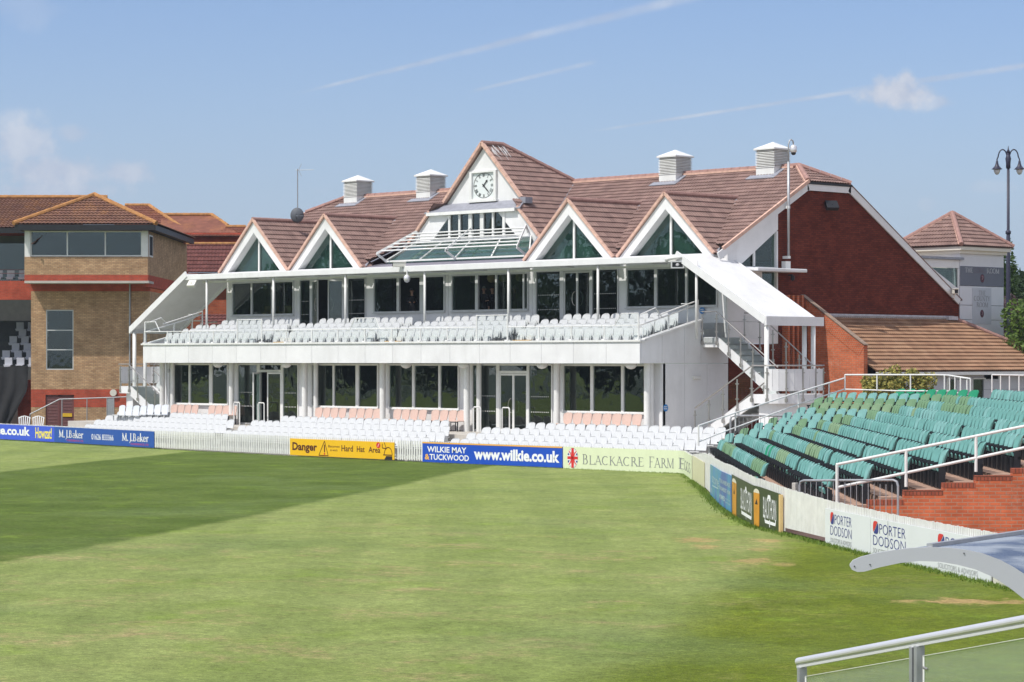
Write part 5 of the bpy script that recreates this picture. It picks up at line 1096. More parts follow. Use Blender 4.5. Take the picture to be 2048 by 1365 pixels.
# ------------------------------------------------------------------ brick stand at the left (faces the camera squarely)
ROT = math.atan2(RT[1], RT[0])
def local_root(name, label, cat, pxx, D, z=0.0, group=None):
    X_, Y_ = site(pxx, D); return empty(name, label, cat, group, loc=(X_, Y_, z), rot=ROT)
D0 = 130.0; LB = local_root('brick_stand', 'buff and red brick stand building with hipped mossy tile roof', 'building', 62, D0)
U0 = (62-1024)/FPX*D0
def lu(pxx, D): return (pxx-1024)/FPX*D-U0
def lb(pxx, pyy, D): return (lu(pxx, D), D-D0, zat(pyy, D))
xr = lu(300, D0)
m = MB(); zb = -0.1
zA, zB = zat(815, D0), zat(779, D0)
# lower wall with window and louvred doors
wx0, wx1, wz0, wz1 = lu(92, D0), lu(147, D0), zat(740, D0), zat(620, D0)
dx0, dx1, dzt = lu(91, D0), lu(148, D0), zat(790, D0)
def slab(m, x0, x1, z0, z1, y0=0.0, y1=0.25): m.box(x0, x1, y0, y1, z0, z1)
zt1 = zat(583, D0); zsof = zat(565, D0)
m = MB(); slab(m, 0, wx0, zB, zt1); slab(m, wx1, xr, zB, zt1); slab(m, wx0, wx1, zB, wz0); slab(m, wx0, wx1, wz1, zt1); slab(m, 0, dx0, zb, zA-0.003); slab(m, dx1, xr, zb, zA-0.003)
m.box(xr-0.25, xr-0.001, 0.251, 14, zB, zt1); m.box(xr-0.25, xr-0.001, 0.251, 14, zb, zA); m.build('buff_brick_wall', BUFFB, LB)
m = MB(); slab(m, 0, dx0, zA, zB-0.003, -0.004); slab(m, dx1, xr, zA, zB-0.003, -0.004); slab(m, dx0, dx1, dzt, zB-0.003, -0.004); slab(m, 0, xr, zt1+0.003, zsof+0.3); m.box(xr-0.25, xr, 0.26, 14, zA+0.003, zB-0.003); m.build('red_brick_band', BANDB, LB)
def simple_window(par, x0, x1, z0, z1, cuts_x=(), cuts_z=(), y=0.10, fw=0.05, fr=GREYF, fdx=None):
    m = MB(); m.box(x0, x0+fw, y-0.08, y, z0, z1); m.box(x1-fw, x1, y-0.08, y, z0, z1); m.box(x0+fw, x1-fw, y-0.08, y, z1-fw, z1); m.box(x0+fw, x1-fw, y-0.08, y, z0, z0+fw)
    for c in cuts_x: m.box(c-fw/2, c+fw/2, y-0.07, y, z0+fw, z1-fw)
    for c in cuts_z: m.box(x0+fw, x1-fw, y-0.075, y, c-fw/2, c+fw/2)
    o = m.build('window', fr, par); p = MB(); p.box(x0+fw, x1-fw, y-0.03, y-0.02, z0+fw, z1-fw); p.build('pane', GLASS, o); 
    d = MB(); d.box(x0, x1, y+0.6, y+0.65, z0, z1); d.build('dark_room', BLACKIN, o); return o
simple_window(LB, wx0, wx1, wz0, wz1, cuts_z=(zat(661, D0), zat(700, D0)))
ld = MB(); mid = (dx0+dx1)/2
MAR = material('maroon_paint', (0.16, 0.055, 0.055), 0.6, var=0.1)
for a, b in ((dx0, mid-0.01), (mid+0.01, dx1)):
    ld.box(a, a+0.1, 0.05, 0.1, zb, dzt); ld.box(b-0.1, b, 0.05, 0.1, zb, dzt); ld.box(a, b, 0.05, 0.1, dzt-0.1, dzt); ld.box(a+0.1, b-0.1, 0.09, 0.1, zb, dzt)
    for k in range(24): z = zb+0.05+k*(dzt-zb-0.15)/24; ld.prism([(a+0.1, 0.05, z), (b-0.1, 0.05, z), (b-0.1, 0.085, z+0.05), (a+0.1, 0.085, z+0.05)], (0, 0, -1), 0.012)
ld.build('louvred_door', MAR, LB)
m = MB(); m.box(lu(125, D0), lu(144, D0), 0.02, 0.04, zat(834, D0), zat(827, D0)); m.build('warning_sign', material('yellow_sign', (0.70, 0.42, 0.02), 0.5), LB)
m = MB(); m.tube([(lu(260, D0), -0.06, zb), (lu(260, D0), -0.06, zsof)], 0.045, 8); m.build('downpipe', GALV, LB)
m = MB(); m.prism([(lu(227, D0)+0.17*math.cos(rad(20*k)), -0.002, zat(786, D0)+0.17*math.sin(rad(20*k))) for k in range(18)], (0, -1, 0), 0.12); m.build('round_lamp', CREAM, LB)
# overhanging commentary box
D1 = 128.6; yb2 = D1-D0; bx0, bx1 = lu(49, D1), lu(296, D1)
zs0, zs1, zs2, zs3 = zat(562, D1), zat(550, D1), zat(514, D1), zat(461, D1)
m = MB(); m.box(bx0, bx1, yb2, yb2+0.25, zs1, zs2); m.box(bx1-0.2, bx1, yb2+0.26, 14, zs1, zs3-0.02); m.box(bx0, bx0+0.2, yb2+0.26, 0.9, zs1, zs3-0.02); m.build('buff_brick_wall', BUFFB, LB)
m = MB(); m.box(bx0-0.003, bx1+0.003, yb2-0.003, yb2+0.25, zs0, zs1-0.002); m.box(bx1-0.2, bx1+0.003, yb2+0.26, 14, zs0-0.3, zs1-0.002); m.build('red_brick_band', BANDB, LB)
m = MB(); m.box(bx0, bx1+0.05, yb2-0.03, 0.3, zs0-0.12, zs0-0.002); m.build('concrete_soffit', CONC, LB)
simple_window(LB, lu(60, D1), lu(284, D1), zs2+0.02, zs3-0.03, cuts_x=(lu(134, D1), lu(210, D1)), y=yb2+0.15, fr=WPAINT, fw=0.06)
m = MB(); m.box(lu(49, D1), lu(60, D1)-0.002, yb2+0.02, yb2+0.2, zs2+0.001, zs3-0.02); m.build('window_post', WPAINT, LB); m = MB(); m.box(lu(284, D1)+0.002, bx1-0.01, yb2+0.02, yb2+0.2, zs2+0.001, zs3-0.02); m.build('window_post', WPAINT, LB)
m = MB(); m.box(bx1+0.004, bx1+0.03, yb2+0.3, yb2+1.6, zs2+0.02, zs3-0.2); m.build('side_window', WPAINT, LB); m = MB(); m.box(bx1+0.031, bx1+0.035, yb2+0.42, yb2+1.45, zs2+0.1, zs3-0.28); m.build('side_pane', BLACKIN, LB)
m = MB(); m.box(bx0-0.4, bx1+0.45, yb2-0.55, yb2-0.40, zat(461, 128.1), zat(450, 128.1)); m.box(bx1+0.3, bx1+0.45, yb2-0.5, 13.6, zat(461, 128.1), zat(450, 128.1)); m.box(bx0-0.35, bx1+0.35, yb2-0.40, 13, zs3+0.02, zs3+0.1); m.build('gutter', DARKM, LB)
ex0, ex1 = bx0-0.45, bx1+0.5; ze = zat(449, 128.0); rp = (lu(188, 131.0), 1.2, zat(392, 131.0)); rp2 = (lu(200, 142), 12.0, rp[2])
tile_plane([(ex0, yb2-0.55, ze), (ex1, yb2-0.55, ze), rp], 'roof', TILEL, LB, gauge=0.32, wave=0.2, amp=0.04, step=0.05)
tile_plane([(ex1, yb2-0.55, ze), (ex1, 13.6, ze), rp2, rp], 'roof', TILEL, LB, gauge=0.32, wave=0.2, amp=0.04, step=0.05)
tile_plane([rp, rp2, (ex0, 13.6, ze), (ex0, yb2-0.55, ze)], 'roof', TILEL, LB, gauge=0.32, wave=0.2, amp=0.04, step=0.05)
m = MB(); ridge_run(m, (rp[0], rp[1], rp[2]+0.07), (ex0, yb2-0.55, ze+0.05), 0.13); ridge_run(m, (rp[0], rp[1], rp[2]+0.07), (ex1, yb2-0.55, ze+0.05), 0.13); ridge_run(m, (rp[0], rp[1], rp[2]+0.07), (rp2[0], rp2[1], rp2[2]+0.07), 0.13); m.build('ridge', RIDGEO, LB)
# stand wing further left
D2 = 132.0; y2 = D2-D0; xa = lu(-260, D2)
tile_plane([(xa, y2-0.6, zat(457, 131.4)), (0.6, y2-0.6, zat(457, 131.4)), (lu(215, 137)+0.0, 7.0, zat(398, 137)), (xa, 7.0, zat(398, 137))], 'roof', TILEL, LB, gauge=0.32, wave=0.2, amp=0.04, step=0.05)
m = MB(); ridge_run(m, (xa, 7.0, zat(398, 137)+0.08), (lu(215, 137), 7.0, zat(398, 137)+0.08), 0.13); m.build('ridge', RIDGEO, LB)
m = MB(); m.box(xa, 0.0, y2-0.65, y2-0.5, zat(468, D2), zat(458, D2)); m.build('gutter', DARKM, LB)
m = MB(); m.box(xa, -0.01, y2, y2+0.25, zat(600, D2), zat(562, D2)); m.box(xa, -0.01, y2+5, y2+5.3, zat(480, D2)+0.2, zat(462, D2)+0.3); m.build('red_brick_band', BANDB, LB)
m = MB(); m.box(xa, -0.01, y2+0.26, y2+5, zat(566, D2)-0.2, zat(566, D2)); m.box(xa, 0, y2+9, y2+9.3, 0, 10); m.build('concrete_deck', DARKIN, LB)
m = MB(); m.box(xa, -0.05, y2+4.2, y2+4.22, zat(560, D2)+0.02, zat(480, D2)); m.build('glazed_screen', GLASS, LB); m = MB(); m.box(xa, -0.05, y2+4.8, y2+4.9, zat(560, D2), zat(475, D2)+0.3); m.build('interior_wall', material('dim_grey_wall', (0.20, 0.21, 0.20), 0.8), LB)
m = MB()
for z in (zat(540, D2), zat(547, D2)): m.bar((xa, y2+0.1, z), (0, y2+0.1, z), 0.03, 0.03)
m.build('red_rail', MAR, LB)
for k in range(7): pass
SN = material('black_netting', (0.02, 0.02, 0.022), 0.85, var=0.4, vscale=2)
m = MB(); zt_ = zat(733, D2-1); zb_ = -0.05
for side in (0, 1): pass
rowsN = []
for i in range(14):
    f_ = i/13; z = zt_*(1-f_)+zb_*f_; rowN = []
    for j in range(40):
        g_ = j/39; xx_ = xa+(lu(58, D2-1)-xa)*g_-max(0, f_-0.35)*1.0*(g_**6)*1.6; rowN.append((xx_, y2-1.2-0.6*f_+0.10*math.sin(j*1.7+f_*3)*f_+0.06*math.sin(j*4.1), z+0.04*math.sin(j*0.9)))
    rowsN.append(rowN)
m.grid(rowsN); o = m.build('black_netting_cover', SN, LB, smooth=True)
m = MB(); m.box(xa, -0.02, y2-0.8, y2+8, -0.1, 0.3); m.box(lu(40, D2), -0.02, y2-0.6, y2+0.3, 0.3, zat(779, D2)); m.box(lu(52, D2), -0.02, y2-1.0, y2-0.5, zat(800, D2), zat(760, D2)); m.build('red_brick_pier', BANDB, LB)
m = MB()
for k in range(8): m.box(xa, -0.03, y2+0.4+k*0.95, y2+1.35+k*0.95, 0.3, zat(728, D2)-0.35+k*0.38-0.0)
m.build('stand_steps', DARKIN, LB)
def grey_seat():
    t = MB(); t.box(-0.2, 0.2, -0.02, 0.02, 0.28, 0.66); t.box(-0.2, 0.2, -0.36, 0.0, 0.26, 0.31); t.box(-0.17, 0.17, -0.37, -0.34, 0.18, 0.27); t.box(-0.03, 0.03, -0.1, 0, 0, 0.26); return t
GS = material('pale_grey_plastic', (0.50, 0.51, 0.56), 0.5, var=0.06)
gs_proto = None
for k in range(7):
    for j in range(3 if k < 6 else 2):
        X_, Y_ = 0, 0
        lx = -0.45-0.62*j-(0.31 if k % 2 else 0.0); ly = y2+0.85+k*0.95; lz = zat(728, D2)-0.35+k*0.38
        wx = LB.location.x+lx*math.cos(ROT)-ly*math.sin(ROT); wy = LB.location.y+lx*math.sin(ROT)+ly*math.cos(ROT)
        if gs_proto is None: gs_proto = grey_seat().build('folding_seat', GS, None, bevel=0.015); o = gs_proto
        else: o = gs_proto.copy(); C.objects.link(o)
        o.location = (wx, wy, lz); o.rotation_euler = (0, 0, ROT)
        tag(o, 'grey stand seat, %s from the brick pier in the %s tier above the black netting' % (ORD(j+1), ORD(k+1)), 'seat', 'grey seats in the shaded brick stand')
for j in range(4):
    lx = -0.3-0.62*j; ly = y2+0.7; lz = zat(566, D2); wx = LB.location.x+lx*math.cos(ROT)-ly*math.sin(ROT); wy = LB.location.y+lx*math.sin(ROT)+ly*math.cos(ROT)
    o = gs_proto.copy(); C.objects.link(o); o.location = (wx, wy, lz); o.rotation_euler = (0, 0, ROT); tag(o, 'pale upper deck seat of the brick stand, %s from the overhanging window box' % ORD(j+1), 'seat', 'upper deck seats of the brick stand')
# galvanised handrail in front of the stand
t = local_root('steel_handrail', 'galvanised handrail running past the louvred doors to the white seats', 'railing', 60, 122.0)
u0 = (60-1024)/FPX*122
m = MB(); PP = [((p-1024)/FPX*122-u0, 0, zat(y_, 122)) for p, y_ in ((60, 829), (119, 799), (180, 797), (262, 794), (300, 794))]; m.tube(PP, 0.028, 8)
for p, y_ in ((60, 829), (124, 799), (174, 797), (214, 796), (228, 796), (262, 794)): xx_ = (p-1024)/FPX*122-u0; m.tube([(xx_, 0, 0.2), (xx_, 0, zat(y_, 122))], 0.024, 8)
m.box((214-1024)/FPX*122-u0, (228-1024)/FPX*122-u0, -0.01, 0.01, 0.9, zat(797, 122)); m.build('rail', GALV, t)
# two white plastic garden chairs by the hoardings
for q, (p, lab) in enumerate(((46, 'white slatted garden chair behind the blue hoarding, further left'), (74, 'white slatted garden chair nearest the handrail end'))):
    t = local_root('garden_chair', lab, 'chair', p, 118.5, 0.15, 'garden chairs behind the hoardings')
    m = MB(); m.box(-0.25, 0.25, -0.25, 0.25, 0.38, 0.42); m.build('seat', WPAINT, t)
    m = MB()
    for k in range(6): xx_ = -0.22+k*0.088; m.bar((xx_, 0.25, 0.42), (xx_*1.15, 0.36, 0.78+0.06*math.cos(xx_*5)), 0.045, 0.02)
    m.tube([(-0.28, 0.36, 0.74), (-0.15, 0.37, 0.82), (0, 0.37, 0.85), (0.15, 0.37, 0.82), (0.28, 0.36, 0.74)], 0.025, 6); m.build('backrest', WPAINT, t)
    for xx_, yy_ in ((-0.23, -0.23), (0.23, -0.23), (-0.23, 0.23), (0.23, 0.23)): m = MB(); m.box(xx_-0.02, xx_+0.02, yy_-0.02, yy_+0.02, 0, 0.38); m.build('leg', WPAINT, t)
# houses behind, between stand and pavilion
DH = 150.0; HB = local_root('brick_house', 'red roofed brick house seen between the stand and the pavilion', 'house', 330, DH)
H0 = (330-1024)/FPX*DH
def hp(pxx, pyy, D): return ((pxx-1024)/FPX*D-H0, D-DH, zat(pyy, D))
TILER = tilemat('orange_lichen_tile', (0.22, 0.085, 0.055), (0.17, 0.065, 0.045), (0.38, 0.17, 0.05), 0.7)
kw = dict(gauge=0.30, wave=0.2, amp=0.03, step=0.04)
tile_plane([hp(320, 474, 149), hp(486, 474, 149), hp(455, 453, 152), hp(424, 431, 153.5), hp(322, 431, 153.5)], 'roof', TILER, HB, **kw)
tile_plane([hp(430, 474, 149.5), hp(520, 474, 149.5), hp(492, 455, 151), hp(452, 455, 151)], 'roof', TILER, HB, **kw)
TILED = tilemat('deep_red_tile', (0.15, 0.055, 0.048), (0.115, 0.042, 0.038))
a = hp(372, 545, 146.5); b = hp(560, 545, 146.5); c = hp(560, 489, 148); d = hp(372, 489, 148)
tile_plane([a, b, c, d], 'roof', TILED, HB, **kw)
m = MB(); q0 = hp(300, 490, 149.5); q1 = hp(560, 466, 149.5); m.box(q0[0], q1[0], -0.5, -0.3, q0[2], q1[2]); m.build('upper_wall', BANDB, HB)
m = MB(); q0 = hp(300, 640, 148); q1 = hp(600, 546, 148); m.box(q0[0], q1[0], -2.0, -1.8, -0.2, q1[2]); m.build('wall', REDB, HB)
m = MB(); ridge_run(m, hp(322, 430, 153.5), hp(424, 430, 153.5), 0.12); ridge_run(m, hp(424, 430, 153.5), hp(456, 452, 152), 0.12); ridge_run(m, hp(452, 454, 151), hp(492, 454, 151), 0.12); ridge_run(m, hp(372, 488, 148), hp(540, 488, 148), 0.1); m.build('ridge', RIDGEO, HB)
H2 = local_root('brick_house', 'mossy roofed house just behind the hip of the brick stand', 'house', 260, 152.0)
H0b = (260-1024)/FPX*152.0
def hq(pxx, pyy, D): return ((pxx-1024)/FPX*D-H0b, D-152.0, zat(pyy, D))
tile_plane([hq(215, 475, 150), hq(392, 475, 150), hq(298, 412, 155), hq(250, 412, 155)], 'roof', TILER, H2, **kw)
m = MB(); ridge_run(m, hq(250, 411, 155), hq(298, 411, 155), 0.12); ridge_run(m, hq(298, 411, 155), hq(392, 474, 150), 0.12); m.build('ridge', RIDGEO, H2)
m = MB(); q0 = hq(215, 475, 151); q1 = hq(375, 475, 151); m.box(q0[0], q1[0], -0.8, -0.6, -0.2, q0[2]); m.build('wall', BANDB, H2)
# a low tiled porch roof glimpsed beyond the balcony corner
H3 = local_root('tiled_outbuilding', 'low tiled outbuilding glimpsed past the far end of the balcony', 'building', 480, 126.0)
H0c = (480-1024)/FPX*126.0
def hr(pxx, pyy, D): return ((pxx-1024)/FPX*D-H0c, D-126.0, zat(pyy, D))
tile_plane([hr(400, 700, 125), hr(560, 700, 125), hr(560, 630, 128), hr(400, 630, 128)], 'roof', TILED, H3, **kw)
m = MB(); q0 = hr(395, 632, 128); q1 = hr(600, 548, 128); m.box(q0[0], q1[0], 2.2, 2.4, -0.2, zat(600, 128)); m.build('wall', REDB, H3)
# ------------------------------------------------------------------ white seats
def shell(w, z0, z1, y0, lean, n=7, kx=10, thick=0.022, bow=0.05, power=2.6, foot=0.86):
    """rounded moulded backrest: front and rear skins joined round the rim"""
    F, B = [], []
    vs_ = list(np.linspace(0, 0.80, n-2))+[0.915, 1.0]
    for i in range(n):
        v = vs_[i]; z = z0+(z1-z0)*v
        t = max(0.0, (v-0.45)/0.55); prof = (1-t**power)**(1/power) if t < 1 else 0.0
        prof = max(prof, 0.30 if i == n-1 else prof); prof *= foot+(1-foot)*min(1, v/0.45)
        fr, br = [], []
        for j in range(kx+1):
            u = j/kx*2-1; x = u*w/2*prof; y = y0+lean*v+bow*(1-(u*prof)**2)*1.0-bow
            fr.append((x, y, z)); br.append((x, y+thick, z))
        F.append(fr); B.append(br)
    return F, B
def add_shell(m, F, B, rim_mat=None):
    if rim_mat:
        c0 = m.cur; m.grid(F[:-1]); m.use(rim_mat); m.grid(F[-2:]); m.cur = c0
    else: m.grid(F)
    m.grid([list(reversed(r)) for r in B])
    rim = F[0]+[r[-1] for r in F[1:]]+list(reversed(F[-1]))[1:]+[r[0] for r in reversed(F[:-1])][:-1]
    rimb = B[0]+[r[-1] for r in B[1:]]+list(reversed(B[-1]))[1:]+[r[0] for r in reversed(B[:-1])][:-1]
    k = len(rim); m.add(rim+rimb, [(i, i+k, (i+1) % k+k, (i+1) % k) for i in range(k)])
RIM = material('shaded_seat_rim', (0.42, 0.43, 0.44), 0.6, var=0.1)  # shade of the curled-back top edge is painted into this rim colour
SEATG = material('seat_bracket_grey', (0.35, 0.36, 0.38), 0.5, 0.3)
def white_seat():
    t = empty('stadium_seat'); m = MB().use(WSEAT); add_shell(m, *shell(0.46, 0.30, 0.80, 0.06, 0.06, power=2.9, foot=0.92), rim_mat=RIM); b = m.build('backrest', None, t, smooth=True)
    m = MB(); F, B = shell(0.40, 0.26, 0.60, -0.04, 0.03, n=6, bow=0.03, thick=0.03, power=2.2, foot=0.80); add_shell(m, F, B)
    F, B = shell(0.27, 0.31, 0.55, -0.075, 0.03, n=6, bow=0.02, thick=0.03, power=2.0, foot=0.75); add_shell(m, F, B)
    m.build('seat', WSEATS, t, smooth=True)
    m = MB(); m.box(-0.02, 0.02, 0.02, 0.08, 0.0, 0.32); m.box(-0.20, 0.20, 0.01, 0.05, 0.25, 0.285); m.box(-0.225, -0.205, -0.05, 0.1, 0.22, 0.42); m.build('bracket', SEATG, t); return t
def white_lower():
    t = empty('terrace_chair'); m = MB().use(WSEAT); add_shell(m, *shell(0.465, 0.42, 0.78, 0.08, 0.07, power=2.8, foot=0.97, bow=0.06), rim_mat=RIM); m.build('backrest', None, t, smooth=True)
    m = MB(); m.add(*[[(-0.2, -0.30, 0.37), (0.2, -0.30, 0.37), (0.22, 0.10, 0.35), (-0.22, 0.10, 0.35), (-0.2, -0.30, 0.41), (0.2, -0.30, 0.41), (0.22, 0.10, 0.385), (-0.22, 0.10, 0.385)], [(3, 2, 1, 0), (4, 5, 6, 7), (0, 1, 5, 4), (1, 2, 6, 5), (2, 3, 7, 6), (3, 0, 4, 7)]])
    m.build('seat', WSEAT, t); m = MB(); m.box(-0.18, 0.18, -0.15, 0.06, 0.0, 0.34); m.build('pedestal', WSEATS, t); return t
WU, WL_ = white_seat(), white_lower(); usedU = [False]; usedL = [False]
def place(proto, used, loc, rot, label, cat, group):
    o = proto if not used[0] else copy_tree(proto)
    used[0] = True; o.location = loc; o.rotation_euler = (0, 0, rot); tag(o, label, cat, group); return o
ROWN = ['front', 'second', 'third', 'back']
Yl = [-4.95, -4.15, -3.35, -2.6]; Zl = [0.06, 0.24, 0.42, 0.60]
LBK = {'left terrace block': [(88, 385), (113, 415), (145, 422), (175, 409)], 'middle terrace block': [(423, 857), (452, 868), (480, 892), (544, 885)], 'right terrace block': [(908, 1378), (938, 1400), (968, 1428), (1055, 1440)]}
for bn, rws in LBK.items():
    for k, (pa, pb) in enumerate(rws):
        xa_, xb_ = onY(pa, Yl[k]), onY(pb, Yl[k]); n = int(round((xb_-xa_)/0.5))+1
        for q in range(n):
            x = xa_+0.5*q
            if x > 6.55-0.0 and k == 0: continue
            place(WL_, usedL, (x, rowY(k, x)+0.48+rng.uniform(-0.01, 0.01), Zl[k]), rng.uniform(-0.02, 0.02), 'white plastic seat, %s from the left in the %s row of the %s' % (ORD(q+1), ROWN[k], bn), 'terrace chair', 'white seats on the lower terrace')
Yu_ = [0.72, 1.5, 2.3, 3.1]; Zu_ = [3.99, 4.17, 4.35, 4.55]
UBK = {'leftmost balcony block': [(336, 500), (368, 543), (395, 566), (447, 588)], 'second balcony block': [(553, 737), (590, 772), (602, 788), (643, 809)], 'third balcony block': [(768, 972), (805, 1012), (833, 1032), (877, 1062)], 'rightmost balcony block': [(1043, 1266), (1059, 1296), (1087, 1325), (1133, 1352)]}
for bn, rws in UBK.items():
    for k, (pa, pb) in enumerate(rws):
        xa_, xb_ = onY(pa, Yu_[k]), onY(pb, Yu_[k]); n = int(round((xb_-xa_)/0.5))+1
        for q in range(n):
            place(WU, usedU, (xa_+0.5*q, Yu_[k]+rng.uniform(-0.01, 0.01), Zu_[k]), rng.uniform(-0.02, 0.02), 'white tip-up seat, %s from the left in the %s row of the %s' % (ORD(q+1), ROWN[k], bn), 'balcony seat', 'white seats on the pavilion balcony')
for p in (563, 787, 1045):
    t = empty('yellow_step_edge', 'yellow nosing at the foot of the balcony aisle at %s' % {563: 'the left door', 787: 'the middle windows', 1045: 'the right door'}[p], 'step edge', 'yellow aisle nosings on the balcony', loc=(onY(p, 0.5), 0.5, 4.28)); m = MB(); m.box(-0.45, 0.45, -0.08, 0.05, -0.02, 0.06); m.build('nosing', material('yellow_nosing', (0.66, 0.36, 0.03), 0.6), t)
SQ = MB(); 
def square_seat():
    t = empty('square_chair'); m = MB(); add_shell(m, *shell(0.44, 0.36, 0.80, 0.08, 0.05, power=6, bow=0.03)); m.build('backrest', material('bluish_white_plastic', (0.68, 0.71, 0.78), 0.45), t, smooth=True)
    m = MB(); m.box(-0.21, 0.21, -0.3, 0.1, 0.35, 0.39); m.build('seat', WSEAT, t); m = MB()
    for x in (-0.18, 0.18): m.box(x-0.015, x+0.015, -0.25, -0.22, 0, 0.35); m.box(x-0.015, x+0.015, 0.05, 0.08, 0, 0.35)
    m.build('leg_frame', SEATG, t); return t
sq = square_seat(); us = [False]
for q in range(7): place(sq, us, (onY(241, -1.5)+0.52*q, -1.5, 0.84+(0.06 if q > 3 else 0)), 0, 'squarish bluish white chair, %s from the left in the short row before the far stairs' % ORD(q+1), 'chair', 'short row of squarish chairs at the far stairs')
def peach_chair():
    t = empty('waiting_chair'); m = MB(); F, B = shell(0.46, 0.42, 0.80, 0.10, 0.08, power=8, bow=0.05, foot=0.8)
    F[-1] = [(x, y, z+0.02*(2*abs(j/10-0.5))**2) for j, (x, y, z) in enumerate(F[-1])]; add_shell(m, F, B); m.build('backrest', PEACH, t, smooth=True)
    m = MB(); m.box(-0.22, 0.22, -0.32, 0.12, 0.38, 0.42); m.build('seat', PEACH, t, bevel=0.02); m = MB()
    for x in (-0.19, 0.19):
        for y in (-0.28, 0.08): m.box(x-0.014, x+0.014, y-0.014, y+0.014, 0, 0.38)
    m.box(-0.19, 0.19, -0.29, -0.27, 0.34, 0.37); m.box(-0.19, 0.19, 0.07, 0.09, 0.0, 0.03); m.build('leg_frame', DARKM, t); return t
pc = peach_chair(); us = [False]
for (pa, n, lab) in ((342, 4, 'below the first window from the left'), (417, 4, 'left of the open door'), (631, 4, 'below the second window, left group'), (699, 4, 'below the second window, right group'), (788, 4, 'below the third window, left group'), (864, 4, 'below the third window, right group'), (1129, 8, 'below the rightmost window')):
    for q in range(n): place(pc, us, (onY(pa, 0.55)+0.50*q, 0.62, 0.85), rng.uniform(-0.02, 0.02), 'peach plastic chair, %s of the group %s' % (ORD(q+1), lab), 'chair', 'peach chairs along the ground floor windows')

# ------------------------------------------------------------------ green terrace: rows run almost along the line of sight
AW = rad(1.32); AD = Vector((FW[0]*math.cos(AW)+RT[0]*math.sin(AW), FW[1]*math.cos(AW)+RT[1]*math.sin(AW), 0)); TD = Vector((AD.y, -AD.x, 0))
P1 = Vector((8.6, -5.48, 0)); PIT = 0.60; DT = 0.78
EC = Vector((0.96, -0.285, 0)); EC.normalize(); NC = Vector((-EC.y, EC.x, 0))
ztop = lambda k: 1.25+0.158*(k-2); tread = lambda k: ztop(k)-0.82
def rowp(k, s): return P1+TD*DT*(k-1)-AD*s
LEN = 27.4
stp = MB()
for k in range(1, 14):
    a, b = P1+TD*(DT*(k-1)-0.55), P1+TD*(DT*(k-1)+0.23)
    q0, q1 = a+AD*0.6, b+AD*0.6; q2, q3 = b-AD*(LEN+0.1 if k > 1 else 19.5), a-AD*(LEN+0.1 if k > 1 else 19.5)
    z = tread(k) if k < 12 else tread(11)
    stp.prism([(p.x, p.y, -0.3) for p in (q0, q1, q2, q3)], (0, 0, 1), z+0.3)
stp.build('terrace_tiers', PAVER); tag(bpy.data.objects['terrace_tiers'], kind='structure')
stp = MB()
NCR = {2: 2, 3: 3, 4: 4, 5: 5, 6: 6, 7: 7, 8: 8, 9: 9, 10: 10}
for k in range(2, 11):
    p = rowp(k, -0.6); n = NCR[k]
    q0, q1, q2, q3 = p+NC*0.33, p-NC*0.5, p-NC*0.5-EC*(n*PIT*0.98+0.25), p+NC*0.33-EC*(n*PIT*0.98+0.25)
    stp.prism([(v_.x, v_.y, -0.3) for v_ in (q0, q1, q2, q3)], (0, 0, 1), tread(k)+0.3-0.004)
p = rowp(10, -0.6); q0, q1, q2, q3 = p+NC*3.2+EC*4, p+NC*0.35+EC*2.5, p+NC*0.35-EC*6.6, p+NC*3.2-EC*6.6
stp.prism([(v_.x, v_.y, -0.3) for v_ in (q0, q1, q2, q3)], (0, 0, 1), tread(10)+0.4)
stp.build('corner_tiers', PAVER); tag(bpy.data.objects['corner_tiers'], kind='structure')
def seatplastic(name, c1):
    return material(name, c1, 0.42, var=0.16, vscale=3.5, dirt=0.08)
AQ = seatplastic('aqua_seat_plastic', (0.135, 0.33, 0.30)); AQ2 = seatplastic('pale_aqua_seat_plastic', (0.185, 0.39, 0.365)); GRN = seatplastic('faded_green_seat_plastic', (0.155, 0.28, 0.15)); GRN2 = seatplastic('olive_green_seat_plastic', (0.20, 0.31, 0.175)); BGR = seatplastic('bright_green_seat_plastic', (0.01, 0.26, 0.13))
def green_parts(mt):
    m = MB(); F, B = shell(0.46, 0.50, 0.82, 0.03, 0.09, n=7, kx=6, bow=0.075, thick=0.03, power=3.6, foot=0.95); add_shell(m, F, B); bk = (m.v, m.f)
    s = MB(); F, B = shell(0.42, 0.37, 0.49, -0.09, -0.06, n=4, kx=4, bow=0.04, thick=0.04, power=4, foot=0.95); add_shell(s, F, B); st_ = (s.v, s.f)
    f = MB(); f.box(-0.24, -0.205, -0.10, 0.04, 0.0, 0.46); f.box(0.205, 0.24, -0.10, 0.04, 0.0, 0.46); f.box(-0.24, 0.24, -0.02, 0.05, 0.30, 0.36)
    f.box(-0.28, -0.22, -0.26, 0.10, 0.50, 0.545); f.box(-0.26, -0.24, -0.24, -0.20, 0.36, 0.5); f.box(-0.12, 0.12, -0.12, -0.09, 0.02, 0.34); f.box(-0.21, 0.21, -0.05, -0.02, 0.30, 0.40); return bk, st_, (f.v, f.f)
def green_proto(mt):
    t = empty('folding_seat'); bk, st_, f = green_parts(mt)
    for nm, (v_, f_), mm in (('backrest', bk, mt), ('seat', st_, mt), ('frame', f, DARKM)):
        q = MB(); q.add(v_, f_); q.build(nm, mm, t, smooth=(nm == 'backrest'))
    return t
protos = {}
